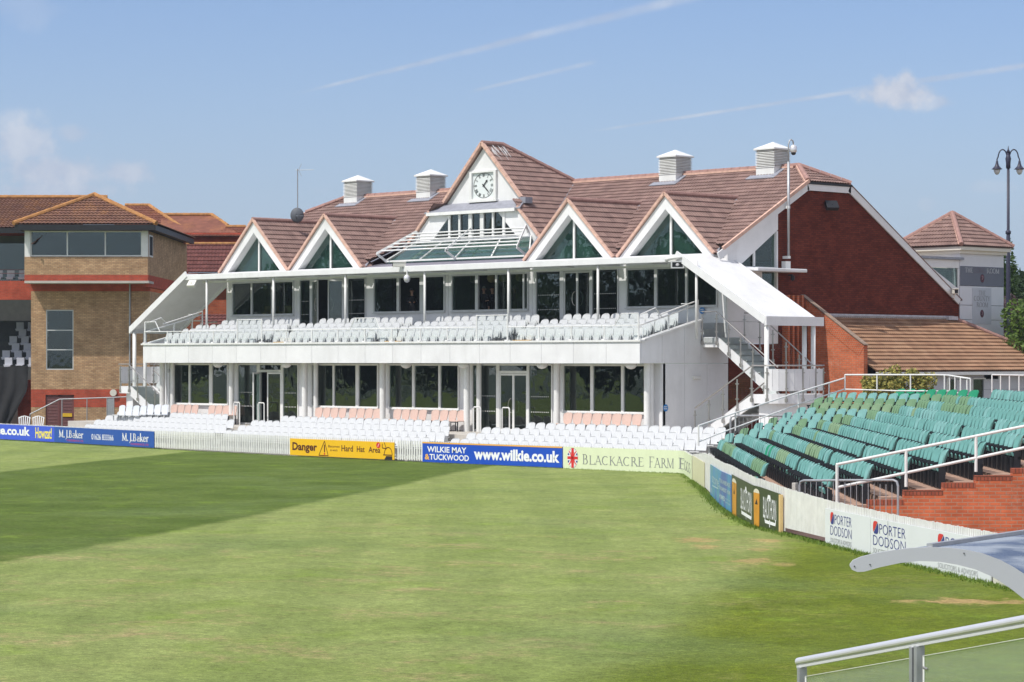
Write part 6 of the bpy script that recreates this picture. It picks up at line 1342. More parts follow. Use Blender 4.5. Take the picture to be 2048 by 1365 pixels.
def seatcolor(k, s, corner):
    if corner:
        if k in (8, 9): return GRN2 if k == 8 and corner != 8 else GRN
        if k == 10: return AQ2 if corner > 2 else GRN
        if k in (5, 3) and rng.random() < 0.5: return GRN
        if rng.random() < 0.14: return GRN
        return AQ2
    runs = {1: [(2.4, 6.6, GRN), (15.0, 18.5, GRN)], 2: [(9.5, 11.8, BGR), (13.2, 16.0, GRN2)], 3: [(0.3, 1.6, GRN), (13, 16.2, GRN2)], 4: [(0, 2.4, GRN), (6.9, 7.3, GRN)], 5: [(0, 1.5, GRN), (3.2, 6.4, GRN2)], 6: [(0, 1.8, GRN)], 7: [(0, 2.0, GRN)], 8: [(0, 1.7, GRN), (4.5, 4.9, GRN2)], 9: [(0, 2.3, GRN), (5.2, 10.5, GRN)], 10: [(0, 2.7, GRN), (3.4, 5.3, GRN)]}
    for a, b, c in runs.get(k, []):
        if a <= s <= b:
            if c is BGR and int(s/0.6) % 2: return AQ
            return c
    return AQ if rng.random() < 0.75 else AQ2
GS_ = []
rotm = math.atan2(-(TD.y), -(TD.x))+rad(90); rotc = math.atan2(-NC.y, -NC.x)+rad(90)
for k in list(range(1, 11))+[12]:
    far_end = 0; kk = k
    smax = 18.6 if k == 1 else LEN-0.3
    n = int(smax/PIT)+1; cnt = 0
    for q in range(n):
        s = q*PIT
        if k > 1 and 18.7 < s < 19.7: continue
        p = rowp(k, s); z = tread(k) if k < 12 else tread(11)-0.0
        cnt += 1
        GS_.append((p.x+rng.uniform(-0.01, 0.01), p.y, z, rotm+rng.uniform(-0.03, 0.03), seatcolor(k, s, 0), 'the %s curved row' % ORD(k) if k < 12 else 'the topmost right row', cnt, 'far'))
for k in range(2, 11):
    n = NCR[k]+(1 if k in (9, 10) else 0)
    for j in range(1, n+1):
        p = rowp(k, -0.55)-EC*(j-0.6)*PIT*0.97
        GS_.append((p.x, p.y, tread(k), rotc+rng.uniform(-0.03, 0.03), seatcolor(k, 0, j), 'the %s short corner row' % ORD(k-1), j, 'corner'))
for j in range(8):
    p = rowp(10, -0.6)-EC*(j-0.8)*0.56+NC*0.95
    GS_.append((p.x, p.y, tread(10)+0.13, rotc, BGR, 'the bright green back row', j+1, 'corner'))
def depth(x, y): return (x-CX)*FW[0]+(y-CY)*FW[1]
GS_.sort(key=lambda g: (g[7] != 'corner')*1000+depth(g[0], g[1]))
inframe = [g for g in GS_ if 1024+FPX*((g[0]-CX)*RT[0]+(g[1]-CY)*RT[1])/depth(g[0], g[1]) < 2075]
ncorner = sum(1 for g in inframe if g[7] == 'corner'); indiv = inframe[:300]; rest = inframe[300:]
CN = {AQ: 'aqua', AQ2: 'pale aqua', GRN: 'faded green', GRN2: 'olive green', BGR: 'bright green'}
for (x, y, z, r_, mt, lab, num, kind) in indiv:
    if mt not in protos: protos[mt] = green_proto(mt); o = protos[mt]
    else: o = copy_tree(protos[mt])
    o.location = (x, y, z); o.rotation_euler = (0, 0, r_)
    tag(o, '%s folding seat, %s from the bend in %s' % (CN[mt], ORD(num), lab), 'stadium seat', 'green and aqua terrace seats')
sm_ = MB(); bk, st_, ff = green_parts(AQ)
for (x, y, z, r_, mt, lab, num, kind) in rest:
    c_, s_ = math.cos(r_), math.sin(r_)
    for (v_, f_), mm in ((bk, mt), (st_, mt), (ff, DARKM)):
        sm_.use(mm); sm_.add([(x+a*c_-b*s_, y+a*s_+b*c_, z+d) for a, b, d in v_], f_)
if rest: tag(sm_.build('distant_folding_seats', None, None, smooth=False), 'rows of aqua and green folding seats farther up the curved terrace', 'stadium seats', kind='stuff')
# stepped brick end wall
EW = empty('stepped_brick_wall', 'red brick side wall climbing in steps beside the aqua seats', 'wall', loc=(0, 0, 0))
m = MB(); cp = MB(); edges = [1600, 1660, 1736, 1808, 1886, 1951, 2025, 2100, 2175]; tops = [0.30, 0.50, 0.72, 0.92, 1.07, 1.22, 1.37, 1.52]
DW = 52.85
for i in range(8):
    if i < 1: continue
    a = Vector((*site(edges[i], DW), 0)); b = Vector((*site(edges[i+1], DW), 0)); fw = Vector((FW[0], FW[1], 0))*0.24
    m.prism([(a.x, a.y, 0.0), (b.x, b.y, 0.0), (b.x, b.y, tops[i]-0.10), (a.x, a.y, tops[i]-0.10)], (FW[0], FW[1], 0), 0.24)
    a2, b2 = a-Vector((FW[0], FW[1], 0))*0.006, b-Vector((FW[0], FW[1], 0))*0.006
    cp.prism([(a2.x, a2.y, tops[i]-0.098), (b2.x, b2.y, tops[i]-0.098), (b2.x, b2.y, tops[i]), (a2.x, a2.y, tops[i])], (FW[0], FW[1], 0), 0.252)
m.build('brick_wall', REDBW, EW); cp.build('brick_coping', brickmat('soldier_coping', (0.34, 0.10, 0.06), (0.28, 0.075, 0.045), (0.14, 0.06, 0.04), bw=0.075, bh=0.3), EW)
def S3(pxx, pyy, D): x, y = site(pxx, D); return (x, y, zat(pyy, D))
def railing(name, label, cat, parts, mat, loc=None):
    t = empty(name, label, cat, loc=(0, 0, 0)); m = MB(); po = []
    for kind, pts, r in parts:
        (po.append(MB().tube(pts, r, 8)) if kind == 'post' else m.tube(pts, r, 8))
    a = m.build('rail', mat, t)
    for g in po: g.build('post', mat, t)
    return t
railing('white_handrail', 'white two bar handrail above the stepped brick wall', 'railing', [
    ('rail', [S3(1672, 930, 52.97), S3(2048, 853, 52.97), S3(2200, 822, 52.97)], 0.03), ('rail', [S3(1672, 976, 52.97), S3(2048, 896, 52.97), S3(2200, 865, 52.97)], 0.03),
    ('post', [S3(1674, 930, 52.97), S3(1674, 1005, 52.97)], 0.032), ('post', [S3(1812, 902, 52.97), S3(1812, 974, 52.97)], 0.032), ('post', [S3(1952, 872, 52.97), S3(1952, 944, 52.97)], 0.032), ('post', [S3(2092, 844, 52.97), S3(2092, 916, 52.97)], 0.032)], WPAINT)
railing('white_handrail', 'slanting white handrail between the white and green seats', 'railing', [
    ('rail', [S3(1397, 852, 81), S3(1471, 826, 82.5), S3(1597, 785, 85), S3(1688, 757, 86.5)], 0.026), ('rail', [S3(1398, 884, 81), S3(1437, 868, 82)], 0.022), ('rail', [S3(1437, 868, 82), S3(1600, 808, 85), S3(1688, 779, 86.5)], 0.022),
    ('post', [S3(1397, 852, 81), S3(1397, 892, 81)], 0.026), ('post', [S3(1471, 826, 82.5), S3(1471, 862, 82.5)], 0.022), ('post', [S3(1597, 785, 85), S3(1597, 815, 85)], 0.022), ('post', [S3(1658, 767, 86), S3(1658, 795, 86)], 0.022)], WPAINT)
railing('white_handrail', 'white railing around the top of the green seats in front of the bush', 'railing', [
    ('rail', [S3(1690, 750, 86.5), S3(1870, 750, 84), S3(1896, 751, 83), S3(1941, 758, 82)], 0.026), ('rail', [S3(1690, 779, 86.5), S3(1790, 782, 85), S3(1898, 783, 83), S3(1941, 792, 82)], 0.022)]+
    [('post', [S3(p, a, d), S3(p, b, d)], 0.024) for p, a, b, d in ((1690, 750, 782, 86.5), (1754, 750, 782, 85.5), (1821, 750, 782, 84.6), (1889, 751, 784, 83.2), (1899, 752, 784, 83), (1910, 753, 800, 82.7), (1921, 755, 789, 82.4), (1934, 757, 792, 82.2), (1941, 758, 793, 82))], WPAINT)
railing('white_handrail', 'white railing at the top right edge behind the last aqua row', 'railing', [
    ('rail', [S3(1984, 750, 86), S3(2080, 752, 86)], 0.026)]+[('post', [S3(p, 750, 86), S3(p, 785, 86)], 0.022) for p in (1984, 2001, 2019, 2038, 2058)], WPAINT)
def barrier(label, pa, pb, D, ytop, ybot, nb_, db=0.0):
    t = empty('crowd_barrier', label, 'barrier', 'galvanised crowd barriers', loc=(*site(pa, D), 0)); o = Vector((*site(pa, D), 0)); m = MB(); b = MB()
    A_ = Vector(S3(pa, ytop, D))-o; B_ = Vector(S3(pb, ytop, D+db))-o; za, zb2 = A_.z, zat(ybot, D)
    e = (B_-A_); e.z = 0; l = e.length; e.normalize(); r = 0.12
    m.tube([A_-Vector((0, 0, za-zb2)), A_-Vector((0, 0, r)), A_+e*0.03-Vector((0, 0, 0.03)), A_+e*r, B_-e*r, B_-e*0.03-Vector((0, 0, 0.03)), B_-Vector((0, 0, r)), B_-Vector((0, 0, za-zb2))], 0.021*D/52 if D > 60 else 0.024, 8); m.build('frame', GALV, t)
    for k in range(1, nb_): p = A_+e*l*k/nb_; b.tube([p, p-Vector((0, 0, za-zb2-0.02))], 0.008, 5)
    b.build('bars', GALV, t)
barrier('galvanised crowd barrier behind the white picket fence at the stepped wall', 1599, 1796, 53.8, 961, 1035, 17, -2.0)
barrier('galvanised crowd barrier at the foot of the pavilion stairs', 1461, 1598, 84.5, 832, 870, 16)
t = empty('marker_post', 'small pale concrete post behind the white fence', 'post', loc=(*site(1590, 54.5), 0)); m = MB(); m.box(-0.05, 0.05, -0.05, 0.05, 0, zat(966, 54.5)); m.build('post', CONC, t, bevel=0.01)

# ------------------------------------------------------------------ boundary fence and advertising boards
FP = [Vector((x, y, 0)) for x, y in FENCE]; CUM = [0]
for a, b in zip(FP[:-1], FP[1:]): CUM.append(CUM[-1]+(b-a).length)
def along(s):
    for i in range(len(FP)-1):
        if s <= CUM[i+1] or i == len(FP)-2:
            d = (FP[i+1]-FP[i]).normalized(); return FP[i]+d*(s-CUM[i]), d
def smooth_dir(s):
    p0, _ = along(max(0, s-0.8)); p1, _ = along(min(CUM[-1], s+0.8)); return (p1-p0).normalized()
def outn(s): d = smooth_dir(s); return Vector((d.y, -d.x, 0))     # towards the field
def s_at(pxx):
    """distance along the fence of the point seen on the bearing pxx"""
    best = None
    for i in range(len(FP)-1):
        for q in range(60):
            s = CUM[i]+(CUM[i+1]-CUM[i])*q/60; p, _ = along(s); D = depth(p.x, p.y); v = 1024+FPX*((p.x-CX)*RT[0]+(p.y-CY)*RT[1])/D
            if best is None or abs(v-pxx) < best[0]: best = (abs(v-pxx), s)
    return best[1]
HT = [(0, 0.74), (s_at(1385), 0.74), (s_at(1411), 1.0), (s_at(1466), 1.12), (s_at(1524), 1.05), (s_at(1577), 0.94), (s_at(1657), 0.86), (s_at(1800), 0.82), (CUM[-1], 0.84)]
def fht(s):
    for (a, ha), (b, hb) in zip(HT[:-1], HT[1:]):
        if s <= b: return ha+(hb-ha)*(s-a)/(b-a) if b > a else ha
    return HT[-1][1]
def fence_section(pa, pb, label, z0=0.05, lift=0.0, lean=0.0, pitch=0.125, pw=0.072, sa=None, sb=None):
    sa = s_at(pa) if sa is None else sa; sb = s_at(pb) if sb is None else sb; n = max(2, int((sb-sa)/pitch)); p0, _ = along(sa)
    t = empty('picket_fence', label, 'fence', 'white boundary picket fence', loc=(p0.x, p0.y, 0)); m = MB()
    for k in range(n):
        s = sa+(k+0.5)*(sb-sa)/n; p, _ = along(s); d = smooth_dir(s); nn = Vector((d.y, -d.x, 0)); h = fht(s); p = p-p0
        tl = rng.uniform(-0.012, 0.012)+lean*rng.uniform(0.3, 1); hh = h-(z0+lift)+rng.uniform(-0.008, 0.008)
        c = p+Vector((0, 0, z0+lift+hh/2)); m.obox(c+nn*0.012, d*pw/2, nn*0.009, Vector((tl*d.x, tl*d.y, 1))*hh/2)
    m.build('pickets', PICKET, t); m = MB()
    ns = max(2, int((sb-sa)/0.3))
    for zz in (0.18, 0.75):
        for k in range(ns):
            a, b = sa+(sb-sa)*k/ns, sa+(sb-sa)*(k+1)/ns; A_, B_ = along(a)[0]-p0, along(b)[0]-p0; za, zb3 = fht(a)*zz+0.03, fht(b)*zz+0.03; nn = outn((a+b)/2)
            m.bar(A_+Vector((0, 0, za))-nn*0.02, B_+Vector((0, 0, zb3))-nn*0.02, 0.03, 0.06)
    m.build('fence_rails', PICKET, t); return t
segs = [(-40, 310, 'straight picket fence run behind the blue hoardings at the left'), (310, 344, 'short picket gate panel right of the dark blue board'), (345, 583, 'open picket fence run between the blue and yellow boards'), (583, 792, 'picket fence run behind the yellow danger board'), (793, 843, 'narrow picket gate between the yellow board and the blue board'), (844, 1128, 'picket fence run behind the bright blue web address board'), (1128, 1385, 'picket fence run behind the pale green board')]
for a, b, lab in segs: fence_section(a, b, lab, lean=0.012)
sc = s_at(1386)
fence_section(1386, 1430, 'picket fence turning the corner towards the green seats', sa=sc); fence_section(1430, 1572, 'tall picket fence above the blue and dark green boards'); fence_section(1572, 1656, 'plain white picket fence stretch raised above the grass', z0=0.12, pitch=0.095, pw=0.085); fence_section(1656, 1780, 'picket fence behind the first solicitors boards', pitch=0.10); fence_section(1780, 2100, 'nearest picket fence run behind the last solicitors board', pitch=0.10)
def board(pa, pb, label, col, z0, z1, off=0.05, ztopf=None, mat=None):
    sa, sb = s_at(pa), s_at(pb); Lb = sb-sa; o = along((sa+sb)/2)[0]
    t = empty('advertising_board', label, 'advertising board', loc=(o.x, o.y, 0))
    zt = (lambda s: z1) if ztopf is None else ztopf
    def mp(u, v, d):    # u metres along, v fraction of height
        s = sa+u; p, _ = along(s); nn = outn(s); zz = z0+(zt(s)-z0)*v; q = p+nn*(off+d)-o; return (q.x, q.y, zz)
    n = max(2, int(Lb/0.12)); m = MB(); us_ = [Lb*i/n for i in range(n+1)]
    Ft = [mp(u, 1, 0) for u in us_]; Fb = [mp(u, 0, 0) for u in us_]; Bt = [mp(u, 1, -0.02) for u in us_]; Bb = [mp(u, 0, -0.02) for u in us_]
    m.grid([Fb, Ft]); m.grid([Bt, Bb]); m.grid([Ft, Bt]); m.grid([Bb, Fb]); m.add([Fb[0], Ft[0], Bt[0], Bb[0], Fb[-1], Ft[-1], Bt[-1], Bb[-1]], [(0, 1, 2, 3), (7, 6, 5, 4)])
    m.build('panel', mat or material('board_'+label.split()[0]+str(int(pa)), col, 0.45, var=0.04, dirt=0.05), t)
    return t, mp, Lb
LWT = material('white_lettering', (0.80, 0.81, 0.83), 0.5, var=0.02); LYL = material('yellow_lettering', (0.80, 0.68, 0.10), 0.5, var=0.02); LMG = material('magenta_lettering', (0.42, 0.06, 0.22), 0.5, var=0.02); LOR = material('orange_lettering', (0.80, 0.42, 0.08), 0.5, var=0.02)
LMR = material('maroon_lettering', (0.075, 0.012, 0.012), 0.5, var=0.02); LRD = material('signal_red', (0.62, 0.03, 0.03), 0.45, var=0.02); LBL = material('deep_blue_print', (0.03, 0.04, 0.22), 0.5, var=0.02); LGY = material('thin_grey_print', (0.22, 0.23, 0.24), 0.5, var=0.02)
# far left bright blue board
t, mp, Lb = board(-60, 111, 'bright blue board reading co.uk and Howzat at the far left', (0.045, 0.10, 0.62), 0.04, 0.70)
u = lambda p, pa=-60: s_at(p)-s_at(pa)
m = MB().use(LWT); add_text(m, 'insurance.co.uk', u(-60)-0+0.2, u(62), 0.30, 0.90, mp, bold=0.035); m.use(LYL); add_text(m, 'Howzat!', u(73), u(106), 0.18, 0.92, lambda a, b, d: mp(a, b, d), bold=0.02, spacing=0.95); m.build('lettering', None, t)
t, mp, Lb = board(112, 309, 'dark blue board with a white serif name twice and a phone number', (0.02, 0.085, 0.36), 0.04, 0.70)
u = lambda p: s_at(p)-s_at(112)
m = MB().use(LWT)
for a, b in ((119, 170), (245, 300)): serif_text(m, 'M.J.Baker', u(a), u(b), 0.35, 0.80, mp, tk=0.17, tn=0.09)
add_text(m, '01626 833366', u(186), u(229), 0.30, 0.66, mp, bold=0.004); m.use(LMG)
for a, b in ((136, 169), (264, 300)): add_text(m, 'FOODSERVICE LTD', u(a), u(b), 0.10, 0.22, mp, bold=0.02)
m.build('lettering', None, t)
t, mp, Lb = board(583.5, 789, 'yellow board warning Danger and Hard Hat Area with warning triangle', (0.80, 0.47, 0.012), 0.04, 0.66)
u = lambda p: s_at(p)-s_at(583.5)
m = MB().use(LMR); add_text(m, 'Danger', u(586), u(638), 0.16, 0.78, mp, bold=0.03); add_text(m, 'Hard', u(685), u(709), 0.36, 0.72, mp, bold=0.012); add_text(m, 'Hat', u(716), u(733), 0.36, 0.70, mp, bold=0.012); add_text(m, 'Area', u(740), u(764), 0.36, 0.70, mp, bold=0.012)
add_text(m, 'Batsmen', u(660), u(680), 0.56, 0.70, mp); add_text(m, 'at work', u(661), u(679), 0.34, 0.48, mp)
def stroke(m, pts, w, mp, d=0.005):
    for (a, b), (c, e) in zip(pts[:-1], pts[1:]):
        hx, hy = (c-a), (e-b)*0.62; l = math.hypot(hx, hy) or 1e-6; nx, ny = -hy/l*w/2, hx/l*w/2/0.62
        m.add([mp(a+nx, b+ny, d), mp(a-nx, b-ny, d), mp(c-nx, e-ny, d), mp(c+nx, e+ny, d)], [(0, 1, 2, 3)])
ua, ub, uc = u(640), u(650), u(660.5); stroke(m, [(ua, 0.06), (ub, 0.92), (uc, 0.06), (ua, 0.06)], 0.03, mp); stroke(m, [(ub, 0.70), (ub, 0.26)], 0.06, mp)
ha, hb_ = u(770), u(787); stroke(m, [(ha+(hb_-ha)*(0.5-0.5*math.cos(t_)), 0.28+0.42*math.sin(t_)) for t_ in np.linspace(0, math.pi, 13)], 0.03, mp); stroke(m, [(ha-0.06, 0.26), (hb_, 0.26)], 0.035, mp)
stroke(m, [(u(765), 0.80), (u(768), 0.90), (u(768.5), 0.66), (u(773), 0.62), (u(770), 0.98)], 0.03, mp); m.use(BLACK); m.add([mp(u(772), -0.02, 0.006), mp(u(785), -0.02, 0.006), mp(u(785), 0.2, 0.006), mp(u(773), 0.2, 0.006)], [(0, 1, 2, 3)])
m.use(LRD); cx2, cy2 = u(759), 0.80; m.add([mp(cx2+0.12*math.cos(t_), cy2+0.17*math.sin(t_), 0.006) for t_ in np.linspace(0, 2*math.pi, 20)[:-1]], [tuple(range(19))])
m.add([mp(ub+0.04*math.cos(t_), 0.16+0.06*math.sin(t_), 0.006) for t_ in np.linspace(0, 2*math.pi, 12)[:-1]], [tuple(range(11))]); m.use(LWT); stroke(m, [(cx2-0.03, 0.72), (cx2+0.05, 0.9)], 0.02, mp, 0.008); m.build('lettering', None, t)
t, mp, Lb = board(846, 1127.5, 'bright blue board with an orange strip and the web address www.wilkie.co.uk', (0.012, 0.075, 0.48), 0.02, 0.72)
u = lambda p: s_at(p)-s_at(846)
m = MB().use(LOR); m.grid([[mp(x, 0.93, 0.005) for x in np.linspace(0, Lb, 12)], [mp(x, 1.0, 0.005) for x in np.linspace(0, Lb, 12)]]); add_text(m, '&', u(852), u(861.5), 0.12, 0.40, mp, bold=0.03)
m.use(LWT); add_text(m, 'WILKIE MAY', u(855.5), u(933), 0.50, 0.79, mp, bold=0.022); add_text(m, 'TUCKWOOD', u(863), u(938), 0.12, 0.41, mp, bold=0.022); add_text(m, 'www.wilkie.co.uk', u(948), u(1121), 0.22, 0.78, mp, bold=0.04); m.build('lettering', None, t)
t, mp, Lb = board(1128.5, 1386, 'pale green board with a small oval union flag and grey serif capitals', (0.66, 0.72, 0.50), 0.0, 0.72)
u = lambda p: s_at(p)-s_at(1128.5)
m = MB().use(LGY); serif_text(m, 'BLACKACRE', u(1167), u(1291), 0.24, 0.68, mp, tk=0.10, tn=0.045, caps_scale=0.88); serif_text(m, 'FARM', u(1300), u(1350), 0.22, 0.68, mp, tk=0.10, tn=0.045, caps_scale=0.88); serif_text(m, 'EGGS', u(1357), u(1384), 0.22, 0.68, mp, tk=0.11, tn=0.05, caps_scale=0.88); m.build('lettering', None, t)
m = MB().use(LBL); fx_, fy_ = u(1148.5), 0.5; rx_, ry_ = u(1158)-u(1148.5), 0.46
el2 = lambda t_, k=1.0: (fx_+rx_*k*math.cos(t_), fy_+ry_*k*math.sin(t_))
m.add([mp(*el2(t_), 0.004) for t_ in np.linspace(0, 2*math.pi, 29)[:-1]], [tuple(range(28))])
def band(m, a0, half, d, k=1.0):
    P = [mp(*el2(a0-half), d), mp(*el2(a0+half), d), mp(*el2(a0+math.pi-half), d), mp(*el2(a0+math.pi+half), d)]; m.add(P, [(0, 1, 2, 3)])
m.use(LWT)
for a0, h in ((0, 0.26), (math.pi/2, 0.42), (math.pi/4, 0.20), (-math.pi/4, 0.20)): band(m, a0, h, 0.006)
m.use(LRD)
for a0, h, d in ((0, 0.15, 0.008), (math.pi/2, 0.25, 0.008), (math.pi/4, 0.07, 0.0075), (-math.pi/4, 0.07, 0.0075)): band(m, a0, h, d)
m.build('flag_emblem', None, t)
t, mp, Lb = board(1388, 1411.5, 'weathered pale board end wrapping round the fence corner', (0.62, 0.60, 0.40), 0.02, 0.74)
# tall boards on the curve
zt1_ = lambda s: fht(s)*0.80
gradm = bpy.data.materials.new('blue_green_poster'); gradm.use_nodes = True; t2 = gradm.node_tree; b2 = t2.nodes['Principled BSDF']; b2.inputs['Roughness'].default_value = 0.4
nn_ = t2.nodes.new('ShaderNodeTexNoise'); nn_.inputs['Scale'].default_value = 0.8; tcc = t2.nodes.new('ShaderNodeTexCoord'); t2.links.new(tcc.outputs['Object'], nn_.inputs['Vector']); rr = t2.nodes.new('ShaderNodeValToRGB'); t2.links.new(nn_.outputs['Fac'], rr.inputs[0])
rr.color_ramp.elements[0].position = 0.35; rr.color_ramp.elements[0].color = (0.10, 0.26, 0.30, 1); rr.color_ramp.elements[1].position = 0.62; rr.color_ramp.elements[1].color = (0.06, 0.12, 0.38, 1); e3 = rr.color_ramp.elements.new(0.5); e3.color = (0.05, 0.26, 0.48, 1); t2.links.new(rr.outputs[0], b2.inputs['Base Color'])
t, mp, Lb = board(1425, 1468, 'blue green poster board with pale lines of print on the curved fence', None, 0.02, 0.9, ztopf=zt1_, mat=gradm, off=0.06)
m = MB().use(material('pale_print', (0.42, 0.55, 0.60), 0.5))
F_ = lambda f: Lb*f
add_text(m, 'stone', F_(0.12), F_(0.52), 0.48, 0.72, mp); add_text(m, 'N', F_(0.06), F_(0.14), 0.10, 0.3, mp, bold=0.02); add_text(m, 'FITTING HOMES MORE', F_(0.55), F_(0.97), 0.66, 0.78, mp, bold=0.02); add_text(m, 'FOR SOMERSET HOME', F_(0.55), F_(0.97), 0.46, 0.57, mp, bold=0.02); add_text(m, 'HOMES', F_(0.56), F_(0.78), 0.20, 0.34, mp, bold=0.03); stroke(m, [(F_(0.14), 0.38), (F_(0.5), 0.44)], 0.02, mp)
for z_ in (0.3, 0.2): add_text(m, 'www.homes', F_(0.8), F_(0.97), z_-0.02, z_+0.04, mp)
m.build('lettering', None, t)
t, mp, Lb = board(1469.5, 1567, 'dark green board with two pints of cider and tall white lettering', (0.045, 0.060, 0.022), 0.0, 0.9, ztopf=lambda s: fht(s)*0.84, off=0.07)
u = lambda p: s_at(p)-s_at(1469.5)
AMB = material('amber_cider', (0.62, 0.27, 0.02), 0.4, var=0.25, vscale=3); FRO = material('cider_froth', (0.66, 0.62, 0.48), 0.6)
for q, (a, b) in enumerate(((1470.5, 1479.5), (1514, 1526))):
    m = MB().use(AMB); xa_, xb_ = u(a), u(b); sh = (xb_-xa_)*0.08
    m.add([mp(xa_+sh, 0.01, 0.005), mp(xb_-sh*0.5, 0.01, 0.005), mp(xb_, 0.84, 0.005), mp(xa_, 0.84, 0.005)], [(0, 1, 2, 3)]); m.use(FRO); m.add([mp(xa_, 0.84, 0.006)]+[mp(xa_+(xb_-xa_)*(0.5-0.5*math.cos(t_)), 0.84+0.1*math.sin(t_), 0.006) for t_ in np.linspace(0, math.pi, 9)], [tuple(range(10))])
    m.use(BLACK); cxx = (xa_+xb_)/2; m.add([mp(cxx-0.12, 0.56, 0.007), mp(cxx+0.10, 0.56, 0.007), mp(cxx+0.02, 0.70, 0.007)], [(0, 1, 2)]); m.build('pint_glass', None, t)
m = MB().use(LWT)
for a, b in ((1488, 1510), (1533, 1559)):
    add_text(m, 'BLACKTHORN', u(a), u(b), 0.28, 0.80, mp, bold=0.0, spacing=1.0); um = (u(a)+u(b))/2; stroke(m, [(u(a)+0.15, 0.27), (u(a)+0.15, 0.20), (u(b)-0.05, 0.18), (u(b)-0.05, 0.30)], 0.05, mp); stroke(m, [(um, 0.26), (um, 0.08)], 0.05, mp)
    m.add([mp(um-0.18, 0.78, 0.006), mp(um+0.1, 0.78, 0.006), mp(um+0.05, 0.88, 0.006), mp(um-0.12, 0.88, 0.006)], [(0, 1, 2, 3)])
m.build('lettering', None, t)
t = empty('timber_post', 'pale yellow timber post at the end of the dark green board', 'post', loc=(*[c for c in (along(s_at(1569))[0]+outn(s_at(1569))*0.08)[:2]], 0)); m = MB(); d_ = smooth_dir(s_at(1569)); m.obox((0, 0, 0.40), d_*0.06, outn(s_at(1569))*0.03, (0, 0, 0.40)); m.build('post', material('yellow_timber', (0.68, 0.48, 0.22), 0.7), t)
# solicitors' boards
def logo(m, mp, a, b, v0, v1):
    w_ = b-a; n = 12
    P = [(a+w_*(0.5-0.5*math.cos(t_)), v0+(v1-v0)*(0.5+0.5*math.sin(t_))) for t_ in np.linspace(0, 2*math.pi, 33)[:-1]]
    sq_ = lambda p: (a+w_*0.5+(1 if p[0] > a+w_*0.5 else -1)*abs((p[0]-a-w_*0.5)/(w_*0.5))**0.55*w_*0.5, v0+(v1-v0)*(0.5+(1 if p[1] > (v0+v1)/2 else -1)*0.5*abs((p[1]-(v0+v1)/2)/((v1-v0)/2))**0.8))
    P = [sq_(p) for p in P]; f = lambda p: (p[0]-a)/w_-0.5+((v1-p[1])/(v1-v0)-0.5)*0.9
    for mt, lo, hi in ((LRD, -9, -0.05), (LBL, 0.06, 9)):
        Q = []
        for i in range(len(P)):
            p, q = P[i], P[(i+1) % len(P)]; fp_, fq = f(p), f(q); ins = lo <= fp_ <= hi
            if ins: Q.append(p)
            for c in (lo, hi):
                if (fp_-c)*(fq-c) < 0: k = (c-fp_)/(fq-fp_); Q.append((p[0]+(q[0]-p[0])*k, p[1]+(q[1]-p[1])*k))
        if len(Q) > 2: m.use(mt); m.add([mp(x, y, 0.006) for x, y in Q], [tuple(range(len(Q)))])
def solic(t, mp, L0, L1, small=True, only=None, sh=0.0):
    m = MB(); w_ = L1-L0; logo(m, mp, L0, L0+w_*0.17, 0.60, 0.93); m.use(LBL); add_text(m, 'PORTER', L0+w_*0.20, L1, 0.62, 0.88, mp, bold=-0.012); add_text(m, 'DODSON', L0, L1, 0.30, 0.56, mp, bold=-0.012)
    m.use(LGY); add_text(m, 'SOLICITORS & ADVISORS', L0, L1, 0.10, 0.22, mp, bold=-0.01); m.build('lettering', None, t)
WB = material('white_board', (0.72, 0.75, 0.77), 0.4, var=0.04, vscale=0.7, dirt=0.1)
zs_ = lambda s: 0.70
t, mp, Lb = board(1655.5, 1748, 'first white solicitors board, farthest along the curved fence', None, 0.0, 0.70, mat=WB, off=0.06)
solic(t, mp, s_at(1667)-s_at(1655.5), s_at(1709)-s_at(1655.5))
t, mp, Lb = board(1749, 1990, 'long white solicitors board nearest the camera with two blue logos', None, 0.0, 0.70, mat=WB, off=0.075)
solic(t, mp, s_at(1754)-s_at(1749), s_at(1819)-s_at(1749)); solic(t, mp, s_at(1885)-s_at(1749), s_at(1964)-s_at(1749))
m = MB(); x = s_at(1785)-s_at(1749); stroke(m, [(x, 0), (x, 1)], 0.012, mp); m.build('panel_joint', LGY, t)
t, mp, Lb = board(1994, 2100, 'pale board at the right edge beyond the solicitors boards', (0.66, 0.64, 0.55), 0.0, 0.70, off=0.06)
# grass tufts along the foot of the boards
tf = MB(); 
for k in range(9000):
    s = rng.uniform(s_at(1390), s_at(2048)) if k < 6500 else rng.uniform(s_at(0), s_at(1385)); p, _ = along(s); nn = outn(s); q = p+nn*(0.06+abs(rng.normal())*0.10); d = Vector((rng.normal(), rng.normal(), 0)).normalized()
    h = rng.uniform(0.015, 0.085 if k < 6500 else 0.045); w_ = 0.012; tip = q+Vector((rng.normal()*0.03, rng.normal()*0.03, h)); tf.add([q-d*w_, q+d*w_, tip], [(0, 1, 2)])
tag(tf.build('grass_tufts', leafmat('tuft_green', (0.10, 0.17, 0.02), (0.20, 0.29, 0.05))), 'longer grass tufts along the foot of the boundary boards', 'grass', kind='stuff')
